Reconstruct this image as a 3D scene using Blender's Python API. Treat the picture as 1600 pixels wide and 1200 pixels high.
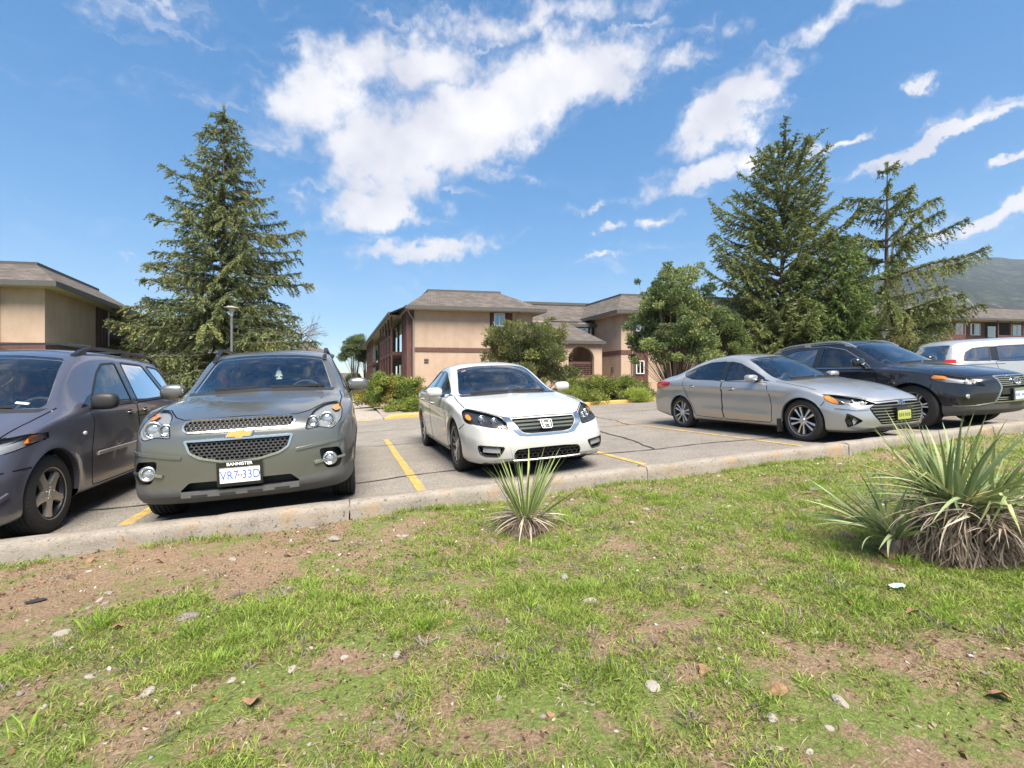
import bpy, bmesh, math, random
import numpy as np
from mathutils import Vector, Matrix
from mathutils.bvhtree import BVHTree

for o in list(bpy.data.objects):
    bpy.data.objects.remove(o, do_unlink=True)
scene = bpy.context.scene
col = scene.collection
PI = math.pi
rnd = random.Random(7)
nrng = np.random.default_rng(11)

# ------------------------------------------------------------------ camera
CAM_H = 1.128
YAW = 0.331
cam_d = bpy.data.cameras.new('camera')
cam_d.sensor_width = 36.0
cam_d.lens = 738.5 / 1600 * 36.0
cam_d.clip_start = 0.05
cam_d.clip_end = 20000
cam = bpy.data.objects.new('camera', cam_d)
col.objects.link(cam)
cam.location = (0, 0, CAM_H)
cam.rotation_euler = (PI / 2, 0, -YAW)
scene.camera = cam
CY, SY = math.cos(YAW), math.sin(YAW)

def wpt(px, depth):
    """plan position of something seen at photo column px, depth metres in front of the camera"""
    xc = (px - 800) / 738.5 * depth
    return (CY * xc + SY * depth, -SY * xc + CY * depth)

def cdir(dx, dz):
    """plan direction from camera-frame (right, forward) components"""
    return (CY * dx + SY * dz, -SY * dx + CY * dz)

def ground(x, y):
    def soft(t):
        a = abs(t)
        return t if a < 70 else math.copysign(70 + 40 * (1 - math.exp(-(a - 70) / 40)), t)
    return 0.045 * soft(x) - 0.007 * soft(y)

# ------------------------------------------------------------------ render look
scene.view_settings.view_transform = 'Standard'
scene.view_settings.look = 'None'
scene.view_settings.gamma = 1.0
scene.view_settings.exposure = 1.5
scene.view_settings.use_curve_mapping = False
scene.cycles.max_bounces = 7
scene.cycles.transparent_max_bounces = 12
scene.cycles.use_denoising = True
scene.cycles.caustics_reflective = False
scene.cycles.caustics_refractive = False

# ------------------------------------------------------------------ sun and sky
SUN_EL = math.radians(58)
SUN_AZ = math.radians(183)      # compass style, clockwise from +Y: behind the camera
sun_dir = Vector((math.sin(SUN_AZ) * math.cos(SUN_EL), math.cos(SUN_AZ) * math.cos(SUN_EL), math.sin(SUN_EL)))
sd = bpy.data.lights.new('sun', 'SUN')
sd.energy = 3.9
sd.angle = math.radians(38)
sd.color = (1.0, 0.92, 0.80)
sun = bpy.data.objects.new('sun', sd)
col.objects.link(sun)
sun.rotation_euler = (-sun_dir).to_track_quat('-Z', 'Y').to_euler()
# ------------------------------------------------------------------ sky with fair-weather clouds
world = bpy.data.worlds.new('World')
scene.world = world
world.use_nodes = True
wt = world.node_tree
wt.nodes.clear()
def W(typ, **kw):
    n = wt.nodes.new(typ)
    for k, v in kw.items():
        setattr(n, k, v)
    return n
def wm(op, a, b=None, c=None, clamp=False):
    n = W('ShaderNodeMath', operation=op, use_clamp=clamp)
    for i, v in enumerate((a, b, c)):
        if v is None: continue
        if hasattr(v, 'links'): wt.links.new(v, n.inputs[i])
        else: n.inputs[i].default_value = v
    return n.outputs[0]
w_out = W('ShaderNodeOutputWorld')
w_bg = W('ShaderNodeBackground')
w_bg.inputs[1].default_value = 0.066
wt.links.new(w_bg.outputs[0], w_out.inputs[0])
sky = W('ShaderNodeTexSky', sky_type='NISHITA', sun_disc=False, sun_elevation=SUN_EL, sun_rotation=SUN_AZ, altitude=400, air_density=1.0, dust_density=0.25, ozone_density=3.0)
hsv = W('ShaderNodeHueSaturation')
hsv.inputs['Saturation'].default_value = 1.62
hsv.inputs['Value'].default_value = 1.5
gm = W('ShaderNodeGamma'); gm.inputs[1].default_value = 0.72
wt.links.new(sky.outputs[0], gm.inputs[0])
wt.links.new(gm.outputs[0], hsv.inputs['Color'])
tc = W('ShaderNodeTexCoord')
sp = W('ShaderNodeSeparateXYZ')
wt.links.new(tc.outputs['Generated'], sp.inputs[0])
dx, dy, dz = sp.outputs
az = wm('ARCTAN2', dx, dy)
el = wm('ARCSINE', wm('MAXIMUM', dz, -0.999))
# domain warp so that the edges curl and fray
wn = W('ShaderNodeTexNoise'); wn.inputs['Scale'].default_value = 5.0; wn.inputs['Detail'].default_value = 7; wn.inputs['Roughness'].default_value = 0.58
wt.links.new(tc.outputs['Generated'], wn.inputs['Vector'])
ws_ = W('ShaderNodeSeparateColor'); wt.links.new(wn.outputs['Color'], ws_.inputs[0])
azw = wm('ADD', az, wm('MULTIPLY', wm('SUBTRACT', ws_.outputs[0], .5), .22))
elw = wm('ADD', el, wm('MULTIPLY', wm('SUBTRACT', ws_.outputs[1], .5), .13))
wn2 = W('ShaderNodeTexNoise'); wn2.inputs['Scale'].default_value = 26.0; wn2.inputs['Detail'].default_value = 5; wn2.inputs['Roughness'].default_value = 0.65
wt.links.new(tc.outputs['Generated'], wn2.inputs['Vector'])
ws2 = W('ShaderNodeSeparateColor'); wt.links.new(wn2.outputs['Color'], ws2.inputs[0])
azw = wm('ADD', azw, wm('MULTIPLY', wm('SUBTRACT', ws2.outputs[0], .5), .10))
elw = wm('ADD', elw, wm('MULTIPLY', wm('SUBTRACT', ws2.outputs[1], .5), .055))
def sky_pos(px, py):
    v = Vector((px - 800, 738.5, 600 - py)).normalized()
    X = CY * v.x + SY * v.y
    Y = -SY * v.x + CY * v.y
    return math.atan2(X, Y), math.asin(v.z)
CLOUDS = [  # photo column, row, half length, half thickness, tilt, density
    (745, 190, 290, 78, 20, 1.0), (620, 245, 150, 100, 10, 1.0), (585, 335, 105, 44, 10, 1.0), (500, 165, 140, 90, 30, .78), (640, 105, 240, 62, 5, .74),
    (900, 128, 150, 62, 14, .92), (660, 392, 150, 22, 10, .75), (1140, 172, 130, 56, 18, 1.0), (1105, 268, 140, 34, 14, .9), (1440, 222, 170, 22, 12, .95),
    (1330, 215, 90, 12, 12, .6), (1462, 122, 34, 18, 5, .85), (1570, 266, 70, 17, 8, .9), (1545, 342, 110, 30, 6, 1.0), (945, 357, 36, 9, 4, .75),
    (1048, 343, 44, 11, 6, .75), (915, 326, 60, 8, 10, .55), (930, 412, 70, 7, 8, .5), (290, 150, 190, 60, 8, .30), (485, 318, 70, 20, -8, .42),
    (1080, 84, 150, 26, 3, .5), (200, 395, 60, 14, -5, .38), (1000, 400, 160, 16, 4, .26), (820, 285, 60, 10, 0, .3), (1590, 300, 60, 60, 0, .2),
    (800, 30, 420, 34, 3, .55), (250, 20, 200, 50, 10, .4), (1350, 20, 160, 30, 8, .5), (480, 455, 190, 14, 0, .22), (850, 440, 300, 12, 2, .18)]
ae = W('ShaderNodeCombineXYZ')
wt.links.new(azw, ae.inputs[0]); wt.links.new(elw, ae.inputs[1])
blob = None
for px, py, hl, ht, tilt, den in CLOUDS:
    a0, e0 = sky_pos(px, py)
    a1, e1 = sky_pos(px + 4, py)
    s = math.hypot(a1 - a0, e1 - e0) / 4 * .98
    t = math.radians(tilt)
    mp = W('ShaderNodeMapping', vector_type='TEXTURE')
    mp.inputs['Location'].default_value = (a0, e0, 0)
    mp.inputs['Rotation'].default_value = (0, 0, t)
    mp.inputs['Scale'].default_value = (hl * s * 1.22, ht * s * 1.22, 1)
    wt.links.new(ae.outputs[0], mp.inputs['Vector'])
    gr_ = W('ShaderNodeTexGradient', gradient_type='SPHERICAL')
    wt.links.new(mp.outputs[0], gr_.inputs[0])
    k = wm('MULTIPLY', gr_.outputs['Fac'], den)
    blob = k if blob is None else wm('MAXIMUM', blob, k)
blob = wm('MULTIPLY', blob, 2.3)
# cloud deck all round and overhead, thickened out of view to whiten reflections and fill
den_ = wm('ADD', wm('MAXIMUM', dz, 0.0), .12)
cv = W('ShaderNodeCombineXYZ')
wt.links.new(wm('DIVIDE', dx, den_), cv.inputs[0]); wt.links.new(wm('DIVIDE', dy, den_), cv.inputs[1])
dn = W('ShaderNodeTexNoise'); dn.inputs['Scale'].default_value = 0.75; dn.inputs['Detail'].default_value = 6; dn.inputs['Roughness'].default_value = 0.55
wt.links.new(cv.outputs[0], dn.inputs['Vector'])
deck = wm('MULTIPLY', wm('SUBTRACT', dn.outputs[0], .24), 3.4, clamp=True)
daz = wm('ABSOLUTE', wm('SUBTRACT', az, YAW))
away = wm('MAXIMUM', wm('MULTIPLY', wm('SUBTRACT', daz, .95), 3.5, clamp=True), wm('MULTIPLY', wm('SUBTRACT', el, .62), 6.0, clamp=True))
deck = wm('MULTIPLY', wm('MULTIPLY', deck, away), .9)
fine = W('ShaderNodeTexNoise'); fine.inputs['Scale'].default_value = 22; fine.inputs['Detail'].default_value = 6; fine.inputs['Roughness'].default_value = 0.62
wt.links.new(tc.outputs['Generated'], fine.inputs['Vector'])
puff = W('ShaderNodeTexNoise'); puff.inputs['Scale'].default_value = 9; puff.inputs['Detail'].default_value = 4; puff.inputs['Roughness'].default_value = 0.5
wt.links.new(tc.outputs['Generated'], puff.inputs['Vector'])
body_ = wm('MAXIMUM', blob, deck)
ero = wm('MULTIPLY', wm('SUBTRACT', .64, wm('MULTIPLY_ADD', fine.outputs[0], .6, wm('MULTIPLY', puff.outputs[0], .4))), 2.7)
mask = wm('SUBTRACT', body_, wm('MAXIMUM', ero, 0.0))
mask = wm('MULTIPLY', wm('MULTIPLY', mask, .86, clamp=True), wm('MULTIPLY', wm('ADD', dz, .02), 18, clamp=True))
# thin streaked veils round the thicker cloud
sv = W('ShaderNodeMapping', vector_type='POINT'); sv.inputs['Rotation'].default_value = (0, 0, -.25); sv.inputs['Scale'].default_value = (4.5, 22, 1)
wt.links.new(ae.outputs[0], sv.inputs['Vector'])
sn = W('ShaderNodeTexNoise'); sn.inputs['Scale'].default_value = 1.6; sn.inputs['Detail'].default_value = 6; sn.inputs['Roughness'].default_value = .6
wt.links.new(sv.outputs[0], sn.inputs['Vector'])
vl = wm('MULTIPLY', wm('SUBTRACT', sn.outputs[0], .43), 3.2, clamp=True)
lowsky = wm('MULTIPLY', wm('SUBTRACT', .80, el, clamp=True), .58)
veil = wm('MULTIPLY', vl, wm('MINIMUM', wm('MULTIPLY_ADD', body_, .85, lowsky), .7))
mask = wm('MAXIMUM', mask, veil)
mr = W('ShaderNodeMapRange', interpolation_type='SMOOTHERSTEP')
wt.links.new(mask, mr.inputs[0]); mr.inputs[1].default_value = 0.02; mr.inputs[2].default_value = 1.0
# sunlit tops, slightly mauve thicker bellies
cr = W('ShaderNodeValToRGB')
cr.color_ramp.elements[0].position = .34; cr.color_ramp.elements[0].color = (3.9, 3.95, 4.5, 1)
cr.color_ramp.elements[1].position = .66; cr.color_ramp.elements[1].color = (5.7, 5.55, 5.6, 1)
wt.links.new(puff.outputs[0], cr.inputs[0])
wx = W('ShaderNodeMix', data_type='RGBA')
wt.links.new(mr.outputs[0], wx.inputs[0]); wt.links.new(hsv.outputs[0], wx.inputs[6]); wt.links.new(cr.outputs[0], wx.inputs[7])
wt.links.new(wx.outputs[2], w_bg.inputs[0])
world.cycles.sampling_method = 'MANUAL'
world.cycles.sample_map_resolution = 512
# ------------------------------------------------------------------ node material helpers
def new_mat(name):
    m = bpy.data.materials.new(name)
    m.use_nodes = True
    nt = m.node_tree
    nt.nodes.clear()
    out = nt.nodes.new('ShaderNodeOutputMaterial')
    return m, nt, out

def nd(nt, typ, **kw):
    n = nt.nodes.new(typ)
    for k, v in kw.items():
        if k.startswith('i_'):
            key = k[2:]
            n.inputs[int(key) if key.isdigit() else key.replace('_', ' ')].default_value = v
        else:
            setattr(n, k, v)
    return n

def principled(nt, out, **kw):
    b = nt.nodes.new('ShaderNodeBsdfPrincipled')
    for k, v in kw.items():
        b.inputs[k.replace('_', ' ')].default_value = v
    nt.links.new(b.outputs[0], out.inputs[0])
    return b

def rgba(c):
    return (c[0], c[1], c[2], 1.0)

def noise(nt, scale, detail=4, rough=0.55, vec=None, dist=0.0):
    n = nd(nt, 'ShaderNodeTexNoise', i_Scale=scale, i_Detail=detail, i_Roughness=rough, i_Distortion=dist)
    if vec is not None:
        nt.links.new(vec, n.inputs['Vector'])
    return n

def ramp(nt, fac, stops, interp='LINEAR'):
    r = nd(nt, 'ShaderNodeValToRGB')
    r.color_ramp.interpolation = interp
    el = r.color_ramp.elements
    while len(el) < len(stops):
        el.new(0.5)
    for e, (p, c) in zip(el, stops):
        e.position = p
        e.color = rgba(c) if len(c) == 3 else c
    nt.links.new(fac, r.inputs[0])
    return r

def mixc(nt, fac, a, b, blend='MIX'):
    m = nd(nt, 'ShaderNodeMix', data_type='RGBA', blend_type=blend)
    for sock, v in ((m.inputs[0], fac), (m.inputs[6], a), (m.inputs[7], b)):
        if hasattr(v, 'links'):
            nt.links.new(v, sock)
        elif isinstance(v, (int, float)):
            sock.default_value = v
        else:
            sock.default_value = rgba(v)
    return m.outputs[2]

def mth(nt, op, a, b=None, c=None, clamp=False):
    m = nd(nt, 'ShaderNodeMath', operation=op, use_clamp=clamp)
    for i, v in enumerate((a, b, c)):
        if v is None:
            continue
        if hasattr(v, 'links'):
            nt.links.new(v, m.inputs[i])
        else:
            m.inputs[i].default_value = v
    return m.outputs[0]

def bump(nt, height, strength=0.3, dist=0.02):
    b = nd(nt, 'ShaderNodeBump', i_Strength=strength, i_Distance=dist)
    nt.links.new(height, b.inputs['Height'])
    return b.outputs[0]

def objcoord(nt):
    return nd(nt, 'ShaderNodeTexCoord').outputs['Object']

def simple(name, c, rough=0.5, metallic=0.0, spec=0.5, coat=0.0):
    m, nt, out = new_mat(name)
    b = principled(nt, out, Base_Color=rgba(c), Roughness=rough, Metallic=metallic)
    b.inputs['Specular IOR Level'].default_value = spec
    b.inputs['Coat Weight'].default_value = coat
    return m

def grainy(name, c, var=0.25, scale=30, rough=0.7, bstr=0.2, bdist=0.004, metallic=0.0, spec=0.4):
    """a plain surface with tonal drift, grain and fine relief"""
    m, nt, out = new_mat(name)
    co = objcoord(nt)
    n1 = noise(nt, scale, 5, 0.6, co)
    n2 = noise(nt, scale * 0.09, 3, 0.6, co)
    f = mth(nt, 'ADD', mth(nt, 'MULTIPLY', n1.outputs[0], 0.5), mth(nt, 'MULTIPLY', n2.outputs[0], 0.5))
    lo = tuple(max(0, v * (1 - var)) for v in c)
    hi = tuple(min(1, v * (1 + var)) for v in c)
    r = ramp(nt, f, [(0.3, lo), (0.7, hi)])
    b = principled(nt, out, Roughness=rough, Metallic=metallic)
    b.inputs['Specular IOR Level'].default_value = spec
    nt.links.new(r.outputs[0], b.inputs['Base Color'])
    nt.links.new(bump(nt, n1.outputs[0], bstr, bdist), b.inputs['Normal'])
    return m

# ------------------------------------------------------------------ object helpers
def tag(o, label=None, cat=None, group=None, kind=None):
    if label: o['label'] = label
    if cat: o['category'] = cat
    if group: o['group'] = group
    if kind: o['kind'] = kind
    return o

def empty(name, loc=(0, 0, 0), rz=0.0):
    o = bpy.data.objects.new(name, None)
    o.empty_display_size = 0.2
    o.location = loc
    o.rotation_euler = (0, 0, rz)
    col.objects.link(o)
    return o

def mesh_obj(name, verts, faces, mat, parent=None, smooth=False):
    me = bpy.data.meshes.new(name)
    me.from_pydata([tuple(map(float, v)) for v in verts], [], [tuple(map(int, f)) for f in faces])
    if mat is not None:
        for m_ in (mat if isinstance(mat, (list, tuple)) else [mat]):
            me.materials.append(m_)
    if smooth:
        me.polygons.foreach_set('use_smooth', [True] * len(me.polygons))
    o = bpy.data.objects.new(name, me)
    col.objects.link(o)
    if parent is not None:
        o.parent = parent
    return o

def fast_mesh(name, V, F, mat, parent=None, smooth=False, attr=None):
    """V (n,3) float array, F (m,k) int array of equal-size faces"""
    me = bpy.data.meshes.new(name)
    V = np.asarray(V, np.float32)
    F = np.asarray(F, np.int32)
    m, k = F.shape
    me.vertices.add(len(V))
    me.vertices.foreach_set('co', V.ravel())
    me.loops.add(m * k)
    me.loops.foreach_set('vertex_index', F.ravel())
    me.polygons.add(m)
    me.polygons.foreach_set('loop_start', np.arange(0, m * k, k, dtype=np.int32))
    me.polygons.foreach_set('loop_total', np.full(m, k, np.int32))
    if smooth:
        me.polygons.foreach_set('use_smooth', np.ones(m, bool))
    if attr is not None:
        a = me.color_attributes.new('tint', 'FLOAT_COLOR', 'POINT')
        A = np.ones((len(V), 4), np.float32)
        A[:, :3] = attr
        a.data.foreach_set('color', A.ravel())
    me.update(calc_edges=True)
    me.materials.append(mat)
    o = bpy.data.objects.new(name, me)
    col.objects.link(o)
    if parent is not None:
        o.parent = parent
    return o

class MB:
    """collects simple solids, then links them as one mesh object"""
    def __init__(self):
        self.v, self.f = [], []
    def add(self, vs, fs):
        b = len(self.v)
        self.v += [tuple(v) for v in vs]
        self.f += [tuple(i + b for i in f) for f in fs]
        return self
    def box(self, x0, x1, y0, y1, z0, z1):
        return self.add([(x0,y0,z0),(x1,y0,z0),(x1,y1,z0),(x0,y1,z0),(x0,y0,z1),(x1,y0,z1),(x1,y1,z1),(x0,y1,z1)],
                        [(0,3,2,1),(4,5,6,7),(0,1,5,4),(1,2,6,5),(2,3,7,6),(3,0,4,7)])
    def prism(self, poly, z0, z1):
        n = len(poly)
        vs = [(p[0], p[1], z0) for p in poly] + [(p[0], p[1], z1) for p in poly]
        fs = [tuple(range(n))[::-1], tuple(range(n, 2 * n))]
        fs += [(i, (i + 1) % n, n + (i + 1) % n, n + i) for i in range(n)]
        return self.add(vs, fs)
    def tube(self, pts, rads, n=8, cap=True):
        pts = [Vector(p) for p in pts]
        if not hasattr(rads, '__len__'):
            rads = [rads] * len(pts)
        vs, fs = [], []
        up = Vector((0, 0, 1))
        for i, p in enumerate(pts):
            t = (pts[min(i + 1, len(pts) - 1)] - pts[max(i - 1, 0)]).normalized()
            a = t.cross(up if abs(t.z) < 0.95 else Vector((1, 0, 0))).normalized()
            b = a.cross(t)
            for k in range(n):
                an = 2 * PI * k / n
                vs.append(p + (a * math.cos(an) + b * math.sin(an)) * rads[i])
        for i in range(len(pts) - 1):
            for k in range(n):
                fs.append((i * n + k, i * n + (k + 1) % n, (i + 1) * n + (k + 1) % n, (i + 1) * n + k))
        if cap:
            fs.append(tuple(range(n))[::-1])
            fs.append(tuple((len(pts) - 1) * n + k for k in range(n)))
        return self.add(vs, fs)
    def bar(self, pts, w, h, up=(0, 0, 1)):
        """rectangular profile swept along pts; w across, h along up"""
        pts = [Vector(p) for p in pts]
        up = Vector(up)
        vs, fs = [], []
        for i, p in enumerate(pts):
            t = (pts[min(i + 1, len(pts) - 1)] - pts[max(i - 1, 0)]).normalized()
            a = t.cross(up).normalized()
            u = a.cross(t).normalized()
            for sa, su in ((-1, -1), (1, -1), (1, 1), (-1, 1)):
                vs.append(p + a * sa * w / 2 + u * su * h / 2)
        for i in range(len(pts) - 1):
            for k in range(4):
                fs.append((i*4+k, i*4+(k+1)%4, (i+1)*4+(k+1)%4, (i+1)*4+k))
        fs.append((3, 2, 1, 0))
        b = (len(pts) - 1) * 4
        fs.append((b, b+1, b+2, b+3))
        return self.add(vs, fs)
    def lathe(self, prof, n=32, axis='z', origin=(0, 0, 0), closed=False):
        """prof: (radius, along-axis)"""
        vs, fs = [], []
        m = len(prof)
        for k in range(n):
            a = 2 * PI * k / n
            for r, h in prof:
                c, s = r * math.cos(a), r * math.sin(a)
                p = {'z': (c, s, h), 'x': (h, c, s), 'y': (c, h, s)}[axis]
                vs.append((p[0] + origin[0], p[1] + origin[1], p[2] + origin[2]))
        for k in range(n):
            k2 = (k + 1) % n
            for i in range(m - (0 if closed else 1)):
                i2 = (i + 1) % m
                fs.append((k * m + i, k2 * m + i, k2 * m + i2, k * m + i2))
        return self.add(vs, fs)
    def build(self, name, mat, parent=None, smooth=False, bevel=0.0):
        o = mesh_obj(name, self.v, self.f, mat, parent, smooth)
        if bevel:
            bm = bmesh.new(); bm.from_mesh(o.data)
            bmesh.ops.bevel(bm, geom=bm.edges[:], offset=bevel, segments=2, affect='EDGES', profile=0.6)
            bm.to_mesh(o.data); bm.free()
        return o

def autosmooth(o, ang=35):
    me = o.data
    me.polygons.foreach_set('use_smooth', [True] * len(me.polygons))
    try:
        me.set_sharp_from_angle(angle=math.radians(ang))
    except Exception:
        pass
    return o

def copy_tree(o, parent=None):
    c = o.copy()
    col.objects.link(c)
    if parent is not None:
        c.parent = parent
    for ch in list(o.children):
        copy_tree(ch, c)
    return c

def text_mesh(name, s, size, mat, parent, mtx, depth=0.002, sx=1.0, bold=0.0):
    cu = bpy.data.curves.new(name, 'FONT')
    cu.body = s
    cu.size = size
    cu.align_x = 'CENTER'
    cu.align_y = 'CENTER'
    cu.extrude = depth
    cu.offset = bold
    t = bpy.data.objects.new(name + '_tmp', cu)
    col.objects.link(t)
    dg = bpy.context.evaluated_depsgraph_get()
    me = bpy.data.meshes.new_from_object(t.evaluated_get(dg))
    bpy.data.objects.remove(t, do_unlink=True)
    me.materials.clear()
    me.materials.append(mat)
    me.transform(mtx @ Matrix.Diagonal((sx, 1, 1, 1)))
    o = bpy.data.objects.new(name, me)
    col.objects.link(o)
    o.parent = parent
    return o

def pchip(xs, ys, x):
    xs, ys, x = np.asarray(xs, float), np.asarray(ys, float), np.asarray(x, float)
    h = np.diff(xs); d = np.diff(ys) / h
    m = np.zeros(len(xs))
    m[0], m[-1] = d[0], d[-1]
    for i in range(1, len(xs) - 1):
        if d[i-1] * d[i] > 0:
            w1, w2 = 2*h[i] + h[i-1], h[i] + 2*h[i-1]
            m[i] = (w1 + w2) / (w1 / d[i-1] + w2 / d[i])
    xc = np.clip(x, xs[0], xs[-1])
    i = np.clip(np.searchsorted(xs, xc) - 1, 0, len(xs) - 2)
    t = (xc - xs[i]) / h[i]
    return ((2*t**3 - 3*t**2 + 1) * ys[i] + (t**3 - 2*t**2 + t) * h[i] * m[i]
            + (-2*t**3 + 3*t**2) * ys[i+1] + (t**3 - t**2) * h[i] * m[i+1])

def tab(rows, x, k=1):
    return pchip([r[0] for r in rows], [r[k] for r in rows], x)
# ------------------------------------------------------------------ vehicle materials
M = {}
def paint(name, c, metallic=0.6, rough=0.32, flake=0.12, coat=1.0):
    m, nt, out = new_mat(name)
    co = objcoord(nt)
    n = noise(nt, 900, 1, 0.5, co)
    dirt = noise(nt, 3.5, 5, 0.65, co)
    lo = tuple(v*(1-flake) for v in c); hi = tuple(min(1, v*(1+flake)) for v in c)
    r = ramp(nt, n.outputs[0], [(0.3, lo), (0.7, hi)])
    b = principled(nt, out, Metallic=metallic, Roughness=rough)
    b.inputs['Coat Weight'].default_value = coat
    b.inputs['Coat Roughness'].default_value = 0.04
    rr = ramp(nt, dirt.outputs[0], [(0.35, (rough,)*3), (0.8, (min(1, rough+.14),)*3)])
    # road film low on the body
    sep = nd(nt, 'ShaderNodeSeparateXYZ'); nt.links.new(co, sep.inputs[0])
    lowf = mth(nt, 'MULTIPLY', mth(nt, 'SUBTRACT', 0.55, sep.outputs[2], clamp=True), mth(nt, 'MULTIPLY', dirt.outputs[0], 0.9), clamp=True)
    cm = mixc(nt, lowf, r.outputs[0], (0.30, 0.27, 0.235))
    nt.links.new(cm, b.inputs['Base Color'])
    nt.links.new(rr.outputs[0], b.inputs['Roughness'])
    nt.links.new(mth(nt, 'MULTIPLY_ADD', lowf, .5, .03), b.inputs['Coat Roughness'])
    return m

def glass(name, tint, refl=1.0, dark=0.0):
    m, nt, out = new_mat(name)
    tr = nd(nt, 'ShaderNodeBsdfTransparent', i_Color=rgba(tint))
    gl = nd(nt, 'ShaderNodeBsdfGlossy', i_Roughness=0.01, i_Color=(1, 1, 1, 1))
    fr = nd(nt, 'ShaderNodeFresnel', i_IOR=1.52)
    f2 = mth(nt, 'MULTIPLY_ADD', fr.outputs[0], 1.8*refl, .05*refl, clamp=True)
    mx = nd(nt, 'ShaderNodeMixShader')
    nt.links.new(f2, mx.inputs[0]); nt.links.new(tr.outputs[0], mx.inputs[1]); nt.links.new(gl.outputs[0], mx.inputs[2])
    nt.links.new(mx.outputs[0], out.inputs[0])
    return m

M['rubber'] = grainy('tyre rubber', (.028, .027, .026), .3, 60, .75, .25, .002)
M['blackplastic'] = grainy('black trim plastic', (.022, .022, .023), .2, 120, .5, .15, .001)
M['greyplastic'] = grainy('grey bumper plastic', (.085, .086, .085), .15, 150, .55, .2, .001)
M['gloss_black'] = simple('gloss black trim', (.012, .012, .013), .12, 0, .5, .6)
M['chrome'] = simple('chrome', (.66, .655, .65), .24, 1.0)
M['satin'] = simple('satin silver', (.62, .63, .64), .28, 1.0)
M['darkmetal'] = simple('dark metal', (.10, .10, .105), .35, 1.0)
M['mirror'] = simple('mirror glass', (.75, .77, .79), .02, 1.0)
M['gap'] = simple('panel gap', (.006, .006, .006), .9, 0, .1)
M['lining'] = grainy('cabin lining', (.32, .32, .325), .15, 80, .85, .1, .001)
M['dash'] = grainy('dashboard plastic', (.15, .155, .165), .2, 150, .6, .2, .001)
M['seat'] = grainy('seat cloth', (.15, .155, .165), .25, 200, .9, .2, .001)
M['seatdark'] = grainy('dark upholstery', (.025, .025, .027), .2, 200, .8, .2, .001)
M['glass'] = glass('window glass', (.90, .94, .92), .85)
M['tint'] = glass('privacy glass', (.24, .26, .26), 2.0)
M['lens'] = glass('lamp lens', (.90, .92, .93), .12)
M['reflector'] = simple('lamp reflector', (.26, .265, .275), .55, .3)
M['lampdark'] = simple('lamp bezel', (.05, .05, .055), .3, .4)
M['amber'] = simple('amber lens', (.75, .22, .02), .2, 0, .6, .5)
M['redlens'] = simple('red lens', (.45, .012, .012), .15, 0, .6, .6)
M['bulb'] = simple('projector lens', (.55, .58, .62), .05, .7, .8, 1)
M['gold'] = grainy('gold emblem', (.72, .46, .13), .12, 300, .35, .1, .0005, .6)
M['platewhite'] = simple('plate white', (.72, .74, .77), .35)
M['plategreen'] = simple('plate yellow green', (.34, .38, .085), .4)
M['plateblue'] = simple('plate blue print', (.06, .11, .42), .5)
M['white'] = simple('white print', (.8, .8, .8), .5)
M['rim_silver'] = grainy('silver alloy', (.60, .60, .60), .12, 40, .3, .05, .001, .85)
M['rim_worn'] = grainy('worn silver alloy', (.56, .51, .46), .25, 25, .42, .2, .001, .7)
M['rim_dark'] = grainy('dark alloy', (.035, .035, .038), .2, 40, .4, .05, .001, .5)
# ------------------------------------------------------------------ ground, lot, kerbs, walk
CURB_Y = 4.50          # lot-side face of the near kerb
FAR_Y = 16.55          # lot-side face of the far kerb
SX0, SX1 = -.72, 1.08  # the concrete walk

def sheet(name, x0, x1, y0, y1, step, dz, mat, zfun=None, kind='structure'):
    xs = np.linspace(x0, x1, max(2, int((x1-x0)/step)+1)); ys = np.linspace(y0, y1, max(2, int((y1-y0)/step)+1))
    V = [(x, y, ground(x, y) + dz + (zfun(x, y) if zfun else 0)) for y in ys for x in xs]
    n = len(xs)
    F = [(j*n+i, j*n+i+1, (j+1)*n+i+1, (j+1)*n+i) for j in range(len(ys)-1) for i in range(n-1)]
    o = fast_mesh(name, V, F, mat, None, True)
    tag(o, kind=kind)
    return o

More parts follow.
